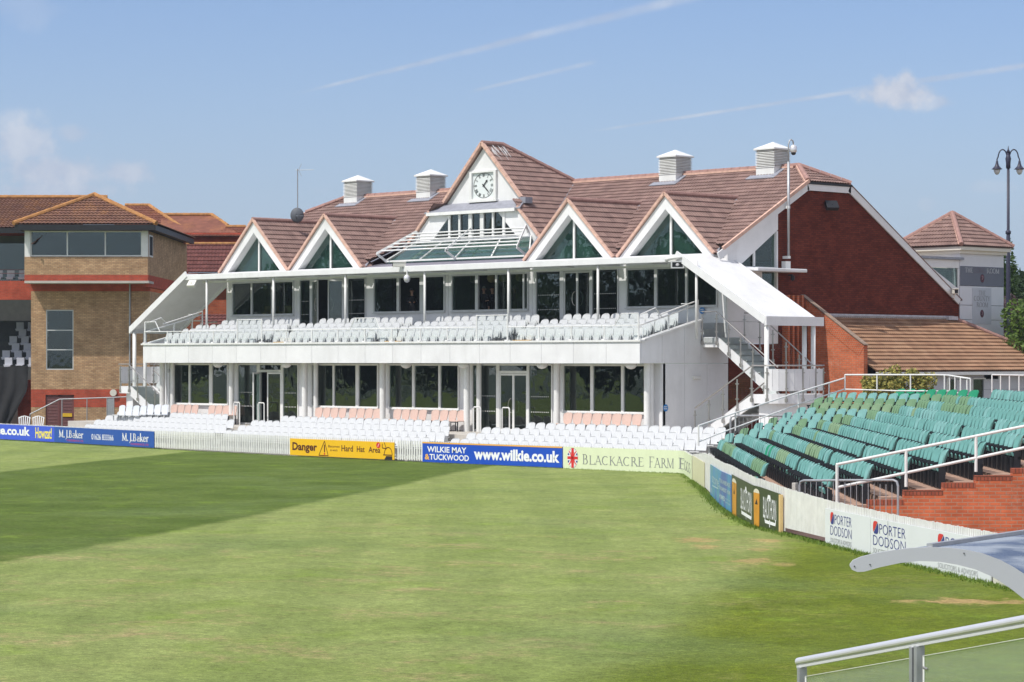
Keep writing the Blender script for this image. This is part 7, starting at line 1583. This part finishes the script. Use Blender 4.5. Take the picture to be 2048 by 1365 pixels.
# ------------------------------------------------------------------ lamp post
LPx, LPy = site(2016.5, 112.0)
t = empty('street_lamp', 'tall dark post with two hooked arms and bell lanterns behind the tower', 'street lamp', loc=(LPx, LPy, 0), rot=ROT)
Dp = 112.0; zt_ = zat(306, Dp); m = MB(); m.tube([(0, 0, -0.1), (0, 0, 5), (0, 0, zat(470, Dp)), (0, 0, zat(468, Dp)), (0, 0, zt_)], [0.13, 0.10, 0.085, 0.065, 0.06], 12); m.lathe((0, 0, zat(470, Dp)), [(0.07, 0), (0.12, 0.05), (0.12, 0.15), (0.07, 0.2)], 12)
m.lathe((0, 0, zat(338, Dp)), [(0.06, 0), (0.10, 0.03), (0.10, 0.55), (0.06, 0.6)], 12); m.lathe((0, 0, zt_), [(0.06, 0), (0.09, 0.04), (0.03, 0.14), (0.01, 0.3)], 10)
LM = material('dark_navy_paint', (0.025, 0.025, 0.05), 0.45); m.build('post', LM, t, smooth=True)
for sg in (-1, 1):
    xw = sg*22.5/FPX*Dp; m = MB(); zc = zat(317, Dp); r = abs(xw)/2
    m.tube([(sg*0.06, 0, zat(330, Dp)), (sg*0.1, 0, zc)]+[(xw/2-sg*(r-0.1*0)*math.cos(a)*0.8, 0, zc+0.38*math.sin(a)) for a in np.linspace(0.2, math.pi-0.2, 11)]+[(xw, 0, zc-0.05), (xw, 0, zat(326, Dp))], 0.028, 8); m.build('arm', LM, t, smooth=True)
    m = MB(); m.lathe((xw, 0, zat(339, Dp)), [(0.245, 0.0), (0.20, 0.03), (0.10, 0.14), (0.06, 0.26), (0.05, 0.34), (0.015, 0.42)], 16); m.build('lantern_hood', LM, t, smooth=True)
    m = MB(); m.lathe((xw, 0, zat(350, Dp)), [(0.02, 0), (0.08, 0.03), (0.13, 0.13), (0.15, 0.235)], 14); m.build('lantern_glass', material('lantern_glass', (0.62, 0.62, 0.60), 0.25), t, smooth=True)
# ------------------------------------------------------------------ trees and shrubs
def tree(name, label, pxx, D, h, r, lm, seed, n=14000, size=0.12, zc=None, trunk=0.22, group=None, flat=1.0, clump=0.32):
    X_, Y_ = site(pxx, D); t = empty(name, label, 'tree', group, loc=(X_, Y_, 0)); rr = np.random.default_rng(seed)
    m = MB(); top = h*0.72; pts = [(0, 0, 0), (0.1, 0.05, h*0.25), (-0.05, 0.1, h*0.45), (0.1, 0, top)]; m.tube(pts, [trunk, trunk*0.75, trunk*0.5, trunk*0.12], 8)
    for k in range(7):
        a = rr.uniform(0, 6.28); z = h*rr.uniform(0.3, 0.6); l = r*rr.uniform(0.5, 0.85); m.tube([(0, 0, z), (l*0.5*math.cos(a), l*0.5*math.sin(a), z+l*0.35), (l*math.cos(a), l*math.sin(a), z+l*0.7)], [trunk*0.4, trunk*0.25, trunk*0.06], 6)
    m.build('trunk', material('bark', (0.09, 0.065, 0.045), 0.9, var=0.3, bump=0.6), t, smooth=True)
    m = MB(); leaves(m, n, size, (0, 0, h*0.60 if zc is None else zc), (r, r, h*0.42*flat), seed=seed, lumps=46, clump=clump); m.build('crown', lm, t); return t
LG1 = leafmat('bright_leaves', (0.075, 0.14, 0.028), (0.16, 0.24, 0.05), (0.30, 0.16, 0.22)); LG2 = leafmat('dark_leaves', (0.022, 0.045, 0.015), (0.05, 0.085, 0.025)); LG3 = leafmat('mid_leaves', (0.045, 0.085, 0.02), (0.09, 0.15, 0.035)); LP = leafmat('purple_leaves', (0.10, 0.05, 0.06), (0.18, 0.12, 0.13))
tree('flowering_tree', 'bright green leafy tree beside the white tower, flecked with pink flowers', 2102, 104, zat(592, 104), 2.05, LG1, 11, n=22000, size=0.085, clump=0.30)
tree('flowering_tree', 'taller bushy green tree behind the flecked tree at the right edge', 2160, 112, zat(575, 112), 2.8, LG3, 12, n=14000, size=0.12)
tree('dark_tree', 'dark evergreen tree right behind the lamp post', 2062, 135, zat(566, 135), 3.0, LG2, 13, n=16000, size=0.16)
tree('dark_tree', 'slim mid green tree hugging the far edge of the tower', 2003, 128, zat(524, 128), 0.9, LG3, 14, n=9000, size=0.12)
tree('purple_shrub', 'purple leaved shrub at the foot of the lamp post', 2017, 118, zat(590, 118), 0.75, LP, 15, n=4000, size=0.09)
for k, (p, D) in enumerate(((2110, 170), (2180, 180), (1980, 210), (2050, 230), (2120, 240), (1900, 240))): tree('distant_tree', 'distant dark tree below the hills, %s from the nearest' % ORD(k+1), p, D, zat(566, D), 7.0, LG2, 30+k, n=5000, size=0.4, group='distant trees below the hills')
t = empty('variegated_bush', 'yellow and green variegated bush behind the bright green seats', 'bush', loc=(*site(1797, 90.5), 0))
m = MB().use(leafmat('variegated_leaves', (0.06, 0.10, 0.02), (0.62, 0.54, 0.16))); 
zb_ = zat(752, 90.5)
for q, (dx, h, r) in enumerate(((-0.80, 0.0, 0.55), (-0.3, 0.16, 0.62), (0.35, 0.1, 0.62), (0.85, 0.0, 0.5))):
    leaves(m, 2600, 0.05, (dx*RT[0], dx*RT[1], zb_-0.42+h), (r*0.85, r*0.85, 0.5), seed=50+q, lumps=18, clump=0.4)
leaves(m, 1500, 0.05, (0, 0, zb_-0.9), (1.2, 1.0, 0.7), seed=77); m.build('foliage', None, t)
m = MB()
for a in range(5): m.tube([(0, 0, 0), (0.5*math.cos(a*1.3), 0.4*math.sin(a*1.3), zb_-0.4)], 0.03, 5)
m.build('stems', material('bark', (0.09, 0.065, 0.045)), t)
# the far side of the ground, seen mirrored in the windows: trees, marquees and a white fence
MD = Vector((-0.72, -0.69, 0)); ML = Vector((0.69, -0.72, 0)); MO = Vector((-15, 1, 0))
for k in range(15):
    c = MO+MD*(168+rng.uniform(-5, 8))+ML*(-84+k*12+rng.uniform(-3, 3)); h = rng.uniform(13, 18)
    t = empty('boundary_tree', 'green tree on the far side of the ground, %s from the west' % ORD(k+1), 'tree', 'trees across the ground', loc=(c.x, c.y, 0)); m = MB(); m.tube([(0, 0, 0), (0, 0, h*0.6)], [0.4, 0.15], 6); m.build('trunk', material('bark', (0.09, 0.065, 0.045)), t); m = MB(); leaves(m, 1800, 0.9, (0, 0, h*0.5), (7.5, 7.5, h*0.52), seed=200+k, lumps=24, clump=0.45); m.build('crown', LG3 if k % 2 else LG2, t)
for k, u_ in enumerate((-34, -22, 4, 20, 44)):
    c = MO+MD*150+ML*u_; t = empty('marquee', 'white peaked marquee on the far side of the ground, %s from the west' % ORD(k+1), 'marquee', 'marquees across the ground', loc=(c.x, c.y, 0), rot=math.atan2(ML.y, ML.x))
    m = MB(); m.add([(-3, -3, 2.2), (3, -3, 2.2), (3, 3, 2.2), (-3, 3, 2.2), (0, 0, 4.2)], [(0, 1, 4), (1, 2, 4), (2, 3, 4), (3, 0, 4)]); m.build('roof', WPAINT, t); m = MB(); m.box(-2.95, 2.95, 2.9, 2.95, 0, 2.2); m.build('back_wall', WPAINT, t)
    for x in (-2.9, 2.9):
        for y in (-2.9, 2.9): m = MB(); m.tube([(x, y, 0), (x, y, 2.2)], 0.05, 6); m.build('pole', GALV, t)
t = empty('far_fence', 'white picket fence on the far side of the ground', 'fence', loc=tuple(MO+MD*138), rot=math.atan2(ML.y, ML.x)); m = MB()
for k in range(500): m.box(-90+k*0.36, -90+k*0.36+0.2, 0, 0.03, 0.05, 1.0)
m.build('pickets', PICKET, t)
# ------------------------------------------------------------------ people inside the long room
SKIN = material('skin', (0.50, 0.28, 0.20), 0.5); SUIT = material('dark_suit', (0.02, 0.02, 0.025), 0.8, var=0.2); SHIRT = material('white_shirt', (0.7, 0.7, 0.72), 0.7); HAIRD = material('dark_hair', (0.03, 0.02, 0.015), 0.7); HAIRG = material('grey_hair', (0.35, 0.33, 0.31), 0.7); BROWN = material('brown_jacket', (0.09, 0.06, 0.05), 0.8, var=0.2)
def person(label, loc, rot, suit, hair, pose=0, scale=0.9):
    t = empty('person', label, 'person', 'people inside the upper room', loc=loc, rot=rot); t.scale = (scale,)*3
    V = [(0, 0, .95, .14, .10), (0, 0, 1.12, .13, .10), (0, .01, 1.30, .16, .11), (0, .01, 1.42, .13, .09), (0, 0, 1.50, .055, .055), (0, -.01, 1.58, .06, .06), (0, -.02, 1.66, .085, .10), (0, -.01, 1.74, .07, .08)]
    Ed = [(i, i+1) for i in range(7)]
    for sg in (-1, 1):
        b = len(V); ex, ey, ez = (.25*sg, -.02, 1.13); hx, hy, hz = ((.12*sg, -.26, 1.16) if pose else (.26*sg, -.10, .90))
        V += [(.18*sg, 0, 1.40, .065, .065), (ex, ey, ez, .045, .045), (hx, hy, hz, .030, .030)]; Ed += [(2, b), (b, b+1), (b+1, b+2)]
        f = len(V)                                    # palm, four fingers and thumb
        dirx = (-.3*sg, -.8, -.1) if pose else (0, -.1, -.95); V.append((hx+dirx[0]*.06, hy+dirx[1]*.06, hz+dirx[2]*.06, .032, .018)); Ed.append((b+2, f))
        for q in range(4):
            o = (q-1.5)*.018; l = (.06, .07, .066, .05)[q]; i = len(V)
            V += [(hx+dirx[0]*.10+o*(0 if pose else 1), hy+dirx[1]*.10, hz+dirx[2]*.10+(o if pose else 0), .009, .009), (hx+dirx[0]*(.10+l)-0.012*sg, hy+dirx[1]*(.10+l), hz+dirx[2]*(.10+l)-0.01, .008, .008)]; Ed += [(f, i), (i, i+1)]
        i = len(V); V += [(hx-.035*sg, hy-.02, hz-.02, .010, .010), (hx-.045*sg, hy-.05, hz-.03, .009, .009)]; Ed += [(f, i), (i, i+1)]
        b = len(V); V += [(.09*sg, 0, .88, .095, .095), (.10*sg, -.01, .50, .065, .065), (.10*sg, .01, .09, .042, .042), (.11*sg, -.14, .04, .04, .03)]; Ed += [(0, b), (b, b+1), (b+1, b+2), (b+2, b+3)]
    me = bpy.data.meshes.new('body'); me.from_pydata([v[:3] for v in V], Ed, []); o = bpy.data.objects.new('body', me); C.objects.link(o); o.parent = t
    sk = o.modifiers.new('skin', 'SKIN'); sk.use_smooth_shade = True
    for i, v in enumerate(V): me.skin_vertices[0].data[i].radius = v[3:5]; me.skin_vertices[0].data[i].use_root = (i == 0)
    ss = o.modifiers.new('sub', 'SUBSURF'); ss.levels = 1; ss.render_levels = 1
    bpy.context.view_layer.update(); dg = bpy.context.evaluated_depsgraph_get(); me2 = bpy.data.meshes.new_from_object(o.evaluated_get(dg)); o.modifiers.clear(); o.data = me2
    me2.materials.clear()
    for mm in (suit, SKIN, SHIRT): me2.materials.append(mm)
    for p in me2.polygons:
        c = p.center; wrist = (c.y < -.24 and 1.05 < c.z < 1.28) if pose else (c.z < .90 and abs(c.x) > .2)
        p.material_index = 1 if (c.z > 1.47 or wrist) else (2 if (abs(c.x) < .035 and c.y < -.07 and c.z > 1.25) else 0)
    m = MB(); P = [[(r*.093*math.cos(a), -.005+r*.108*math.sin(a)+.012, 1.70+0.115*math.sqrt(max(0, 1-r*r))-(.05 if math.sin(a) > -0.2 else -.015)*r) for a in np.linspace(0, 2*math.pi, 17)] for r in np.linspace(0.05, 1, 6)]
    m.grid(P); m.build('hair', hair, t, smooth=True)
    m = MB().use(SKIN); m.prism([(-.014, -.108, 1.655), (.014, -.108, 1.655), (0, -.108, 1.70)], (0, -1, 0), .022)
    for sg in (-1, 1): m.obox((.088*sg, 0, 1.68), (.01, 0, 0), (0, .018, 0), (0, 0, .03))
    m.use(BLACK)
    for sg in (-1, 1): m.obox((.034*sg, -.106, 1.70), (.012, 0, 0), (0, .004, 0), (0, 0, .006))
    m.use(LRD); m.obox((0, -.10, 1.63), (.022, 0, 0), (0, .004, 0), (0, 0, .004)); m.build('face', None, t)
person('man in a dark suit and white shirt standing at the open left window', (onY(824, 5.2), 5.2, 4.96), rad(50), SUIT, HAIRD, 1)
person('grey haired person in dark clothes at the left of the open window group', (onY(968, 5.3), 5.3, 4.96), rad(30), SUIT, HAIRG, 0)
person('dark haired person holding hands forward in the middle of the open window group', (onY(985, 5.6), 5.6, 4.96), rad(-20), SUIT, HAIRD, 1)
person('person in a brown jacket behind the glass right of the open window', (onY(1030, 5.4), 5.4, 4.96), rad(-40), BROWN, HAIRG, 1)

# ------------------------------------------------------------------ foreground: balustrade and curved canopy below the camera
def fr(pxx, pyy, D): x, y = site(pxx, D); return Vector((x, y, zat(pyy, D)))
A_ = fr(1597, 1324, 17.0); Bq = fr(2048, 1240, 14.6); dirv = (Bq-A_); SLP = dirv.z/math.hypot(dirv.x, dirv.y); dirv.z = 0; dirv.normalize(); zr_ = A_.z; pass
t = empty('glass_balustrade', 'near aluminium handrail with clear glass panels at the bottom right', 'railing', loc=(A_.x, A_.y, 0)); o_ = Vector((A_.x, A_.y, 0))
m = MB(); Q0 = Vector((0, 0, zr_)); UPV = Vector((0, 0, 1)); m.tube([Q0, Q0+(dirv+UPV*SLP)*7], 0.027, 16); m.build('handrail', ALU, t, smooth=False)
m = MB(); m.bar(Q0-Vector((0, 0, 0.032)), Q0+(dirv+UPV*SLP)*7-Vector((0, 0, 0.032)), 0.03, 0.02); m.build('rail_channel', GREYF, t)
def fdist(pxx):
    k = (pxx-1024)/FPX; 
    # distance along the rail of bearing pxx
    n_ = Vector((-dirv.y, dirv.x, 0)); r_ = Vector((FW[0]+k*RT[0], FW[1]+k*RT[1], 0)); D = (o_-Vector((CX, CY, 0))).dot(n_)/r_.dot(n_); return (Vector((CX, CY, 0))+r_*D-o_).dot(dirv)
posts = [fdist(1604), fdist(1829), fdist(1838.5)]; posts += [posts[2]+1.6, posts[2]+1.64]
for s_ in posts: m = MB(); hh_ = (zr_+SLP*s_)/2; c_ = dirv*s_+Vector((0, 0, hh_-0.03)); m.obox(c_, dirv*0.016, Vector((-dirv.y, dirv.x, 0))*0.03, (0, 0, hh_-0.01)); m.build('post', GALV, t, bevel=0.003)
HZ = bpy.data.materials.new('dusty_clear_panel'); HZ.use_nodes = True; qz = HZ.node_tree; qz.nodes.clear(); zo = qz.nodes.new('ShaderNodeOutputMaterial'); z1_ = qz.nodes.new('ShaderNodeBsdfTransparent'); z1_.inputs[0].default_value = (0.90, 0.95, 0.92, 1); z2_ = qz.nodes.new('ShaderNodeBsdfDiffuse'); z2_.inputs[0].default_value = (0.55, 0.60, 0.52, 1); z3_ = qz.nodes.new('ShaderNodeMixShader'); z3_.inputs[0].default_value = 0.14; zg = qz.nodes.new('ShaderNodeBsdfGlossy'); zg.inputs['Roughness'].default_value = 0.02; zm = qz.nodes.new('ShaderNodeMixShader'); zm.inputs[0].default_value = 0.05
qz.links.new(z1_.outputs[0], z3_.inputs[1]); qz.links.new(z2_.outputs[0], z3_.inputs[2]); qz.links.new(z3_.outputs[0], zm.inputs[1]); qz.links.new(zg.outputs[0], zm.inputs[2]); qz.links.new(zm.outputs[0], zo.inputs[0])
for a, b in ((posts[0]+0.05, posts[1]-0.045), (posts[2]+0.05, posts[3]-0.05)):
    m = MB(); p0, p1 = dirv*a, dirv*b; nn = Vector((-dirv.y, dirv.x, 0)); ta, tb_ = zr_+SLP*a-0.105, zr_+SLP*b-0.105; m.prism([p0+Vector((0, 0, ta-0.9)), p1+Vector((0, 0, tb_-0.9)), p1+Vector((0, 0, tb_)), p0+Vector((0, 0, ta))], nn, 0.01); m.build('glass_panel', HZ, t)
    e = MB(); e.bar(p0+Vector((0, 0, ta)), p1+Vector((0, 0, tb_)), 0.011, 0.003); e.bar(p0+Vector((0, 0, ta)), p0+Vector((0, 0, ta-0.9)), 0.004, 0.012, up=(1, 0, 0)); e.build('glass_edge', WPAINT, t)
m = MB(); c_ = dirv*(posts[2]+0.045)+Vector((0, 0, zr_+SLP*posts[2]-0.165)); m.tube([c_, c_+dirv*0.05-Vector((0, 0, 0.006))], 0.008, 6); m.build('glass_clip', STEEL, t)
m = MB(); c_ = dirv*(posts[1]+0.015)+Vector((0, 0, zr_+SLP*posts[1]-0.46)); m.obox(c_, dirv*0.13, Vector((-dirv.y, dirv.x, 0))*0.02, (0, 0, 0.02)); m.build('bracket', ALU, t)
# dugout canopy
DC = 20.0
top = [(1700, 1129), (1706, 1121), (1722, 1114), (1750, 1107), (1785, 1101), (1820, 1096.5), (1860, 1094.5), (1900, 1096), (1930, 1099.5), (1965, 1107), (2000, 1120), (2030, 1136), (2060, 1156), (2100, 1190), (2150, 1245), (2190, 1310)]
bot = [(1700, 1133), (1704, 1140), (1715, 1144.5), (1728, 1144), (1760, 1135), (1800, 1126.5), (1840, 1122.5), (1880, 1124), (1915, 1130), (1950, 1139), (1985, 1154), (2018, 1175), (2050, 1200), (2090, 1240), (2130, 1290), (2165, 1345)]
t = empty('dugout_canopy', 'curved white end arch and clear vaulted roof of a dugout in the foreground', 'canopy', loc=(*site(1900, DC), 0)); o_ = Vector((*site(1900, DC), 0))
m = MB(); T_ = [fr(a, b, DC)-o_ for a, b in top]; B_ = [fr(a, b, DC)-o_ for a, b in bot]; th_ = Vector((FW[0], FW[1], 0))*0.02
k = len(T_); Vv = T_+B_+[p+th_ for p in T_]+[p+th_ for p in B_]; Fs = []
for i in range(k-1): Fs += [(i, i+1, k+i+1, k+i), (2*k+i+1, 2*k+i, 3*k+i, 3*k+i+1), (i, 2*k+i, 2*k+i+1, i+1), (k+i, k+i+1, 3*k+i+1, 3*k+i)]
Fs += [(0, k, 3*k, 2*k), (k-1, 3*k-1, 4*k-1, 2*k-1)]
m.add(Vv, Fs); m.build('arch_plate', material('satin_grey_paint', (0.50, 0.51, 0.56), 0.5, var=0.02), t)
m = MB()
for a, b in ((1709, 1133), (1740, 1129.5), (1928, 1107)): c_ = fr(a, b, DC-0.004)-o_; m.obox(c_, Vector((RT[0], RT[1], 0))*0.004, Vector((FW[0], FW[1], 0))*0.003, (0, 0, 0.004))
m.build('bolts', DARKM, t)
ext = (Vector((RT[0], RT[1], 0))*1.05+Vector((FW[0], FW[1], 0))*1.6)*2.6
CG = bpy.data.materials.new('canopy_polycarbonate'); CG.use_nodes = True; q_ = CG.node_tree; q_.nodes.clear(); oo = q_.nodes.new('ShaderNodeOutputMaterial'); g1 = q_.nodes.new('ShaderNodeBsdfGlossy'); g1.inputs['Roughness'].default_value = 0.04; g1.inputs['Color'].default_value = (0.72, 0.78, 0.86, 1); g2 = q_.nodes.new('ShaderNodeBsdfTransparent'); g2.inputs[0].default_value = (0.55, 0.62, 0.68, 1); g3 = q_.nodes.new('ShaderNodeBsdfDiffuse'); g3.inputs[0].default_value = (0.30, 0.34, 0.42, 1)
x1 = q_.nodes.new('ShaderNodeMixShader'); x1.inputs[0].default_value = 0.45; q_.links.new(g2.outputs[0], x1.inputs[1]); q_.links.new(g3.outputs[0], x1.inputs[2]); x2 = q_.nodes.new('ShaderNodeMixShader'); x2.inputs[0].default_value = 0.45; q_.links.new(x1.outputs[0], x2.inputs[1]); q_.links.new(g1.outputs[0], x2.inputs[2]); q_.links.new(x2.outputs[0], oo.inputs[0])
idx = list(range(5, 16)); m = MB(); m.grid([[T_[i]+th_-Vector((0, 0, 0.005)) for i in idx], [T_[i]+th_+ext-Vector((0, 0, 0.005)) for i in idx]])
so2 = m.build('vaulted_roof', CG, t, smooth=True); sd = so2.modifiers.new('s', 'SOLIDIFY'); sd.thickness = 0.01
m = MB(); m.bar(T_[6]+th_+Vector((0, 0, 0.01)), T_[6]+th_+ext+Vector((0, 0, 0.01)), 0.05, 0.03); m.build('ridge_strip', GALV, t)
m = MB(); 
for f_ in (0.5, 1.0): m.tube([T_[i]+ext*f_-Vector((0, 0, 0.03)) for i in idx], 0.015, 6)
m.build('hoop', GALV, t)
m = MB(); pg = fr(2165, 1345, DC)-o_; m.box(pg.x-0.1, pg.x+0.1, pg.y-0.1, pg.y+0.1, 0, pg.z+0.1); m.build('support_post', GALV, t)

# ------------------------------------------------------------------ thin summer haze round the whole place
hz = MB(); hz.box(-3900, 3900, -3900, 3900, -3.0, 190.0); ho = hz.build('haze', None)
hm_ = bpy.data.materials.new('summer_air'); hm_.use_nodes = True; ht = hm_.node_tree; ht.nodes.clear(); hv = ht.nodes.new('ShaderNodeVolumePrincipled'); hv.inputs['Density'].default_value = 0.00022; hv.inputs['Color'].default_value = (0.72, 0.84, 1.0, 1); hv.inputs['Anisotropy'].default_value = 0.2
h2 = ht.nodes.new('ShaderNodeOutputMaterial'); ht.links.new(hv.outputs[0], h2.inputs['Volume']); ho.data.materials.clear(); ho.data.materials.append(hm_)
tag(ho, 'faint blue summer haze fading the far hills', 'haze', kind='stuff')
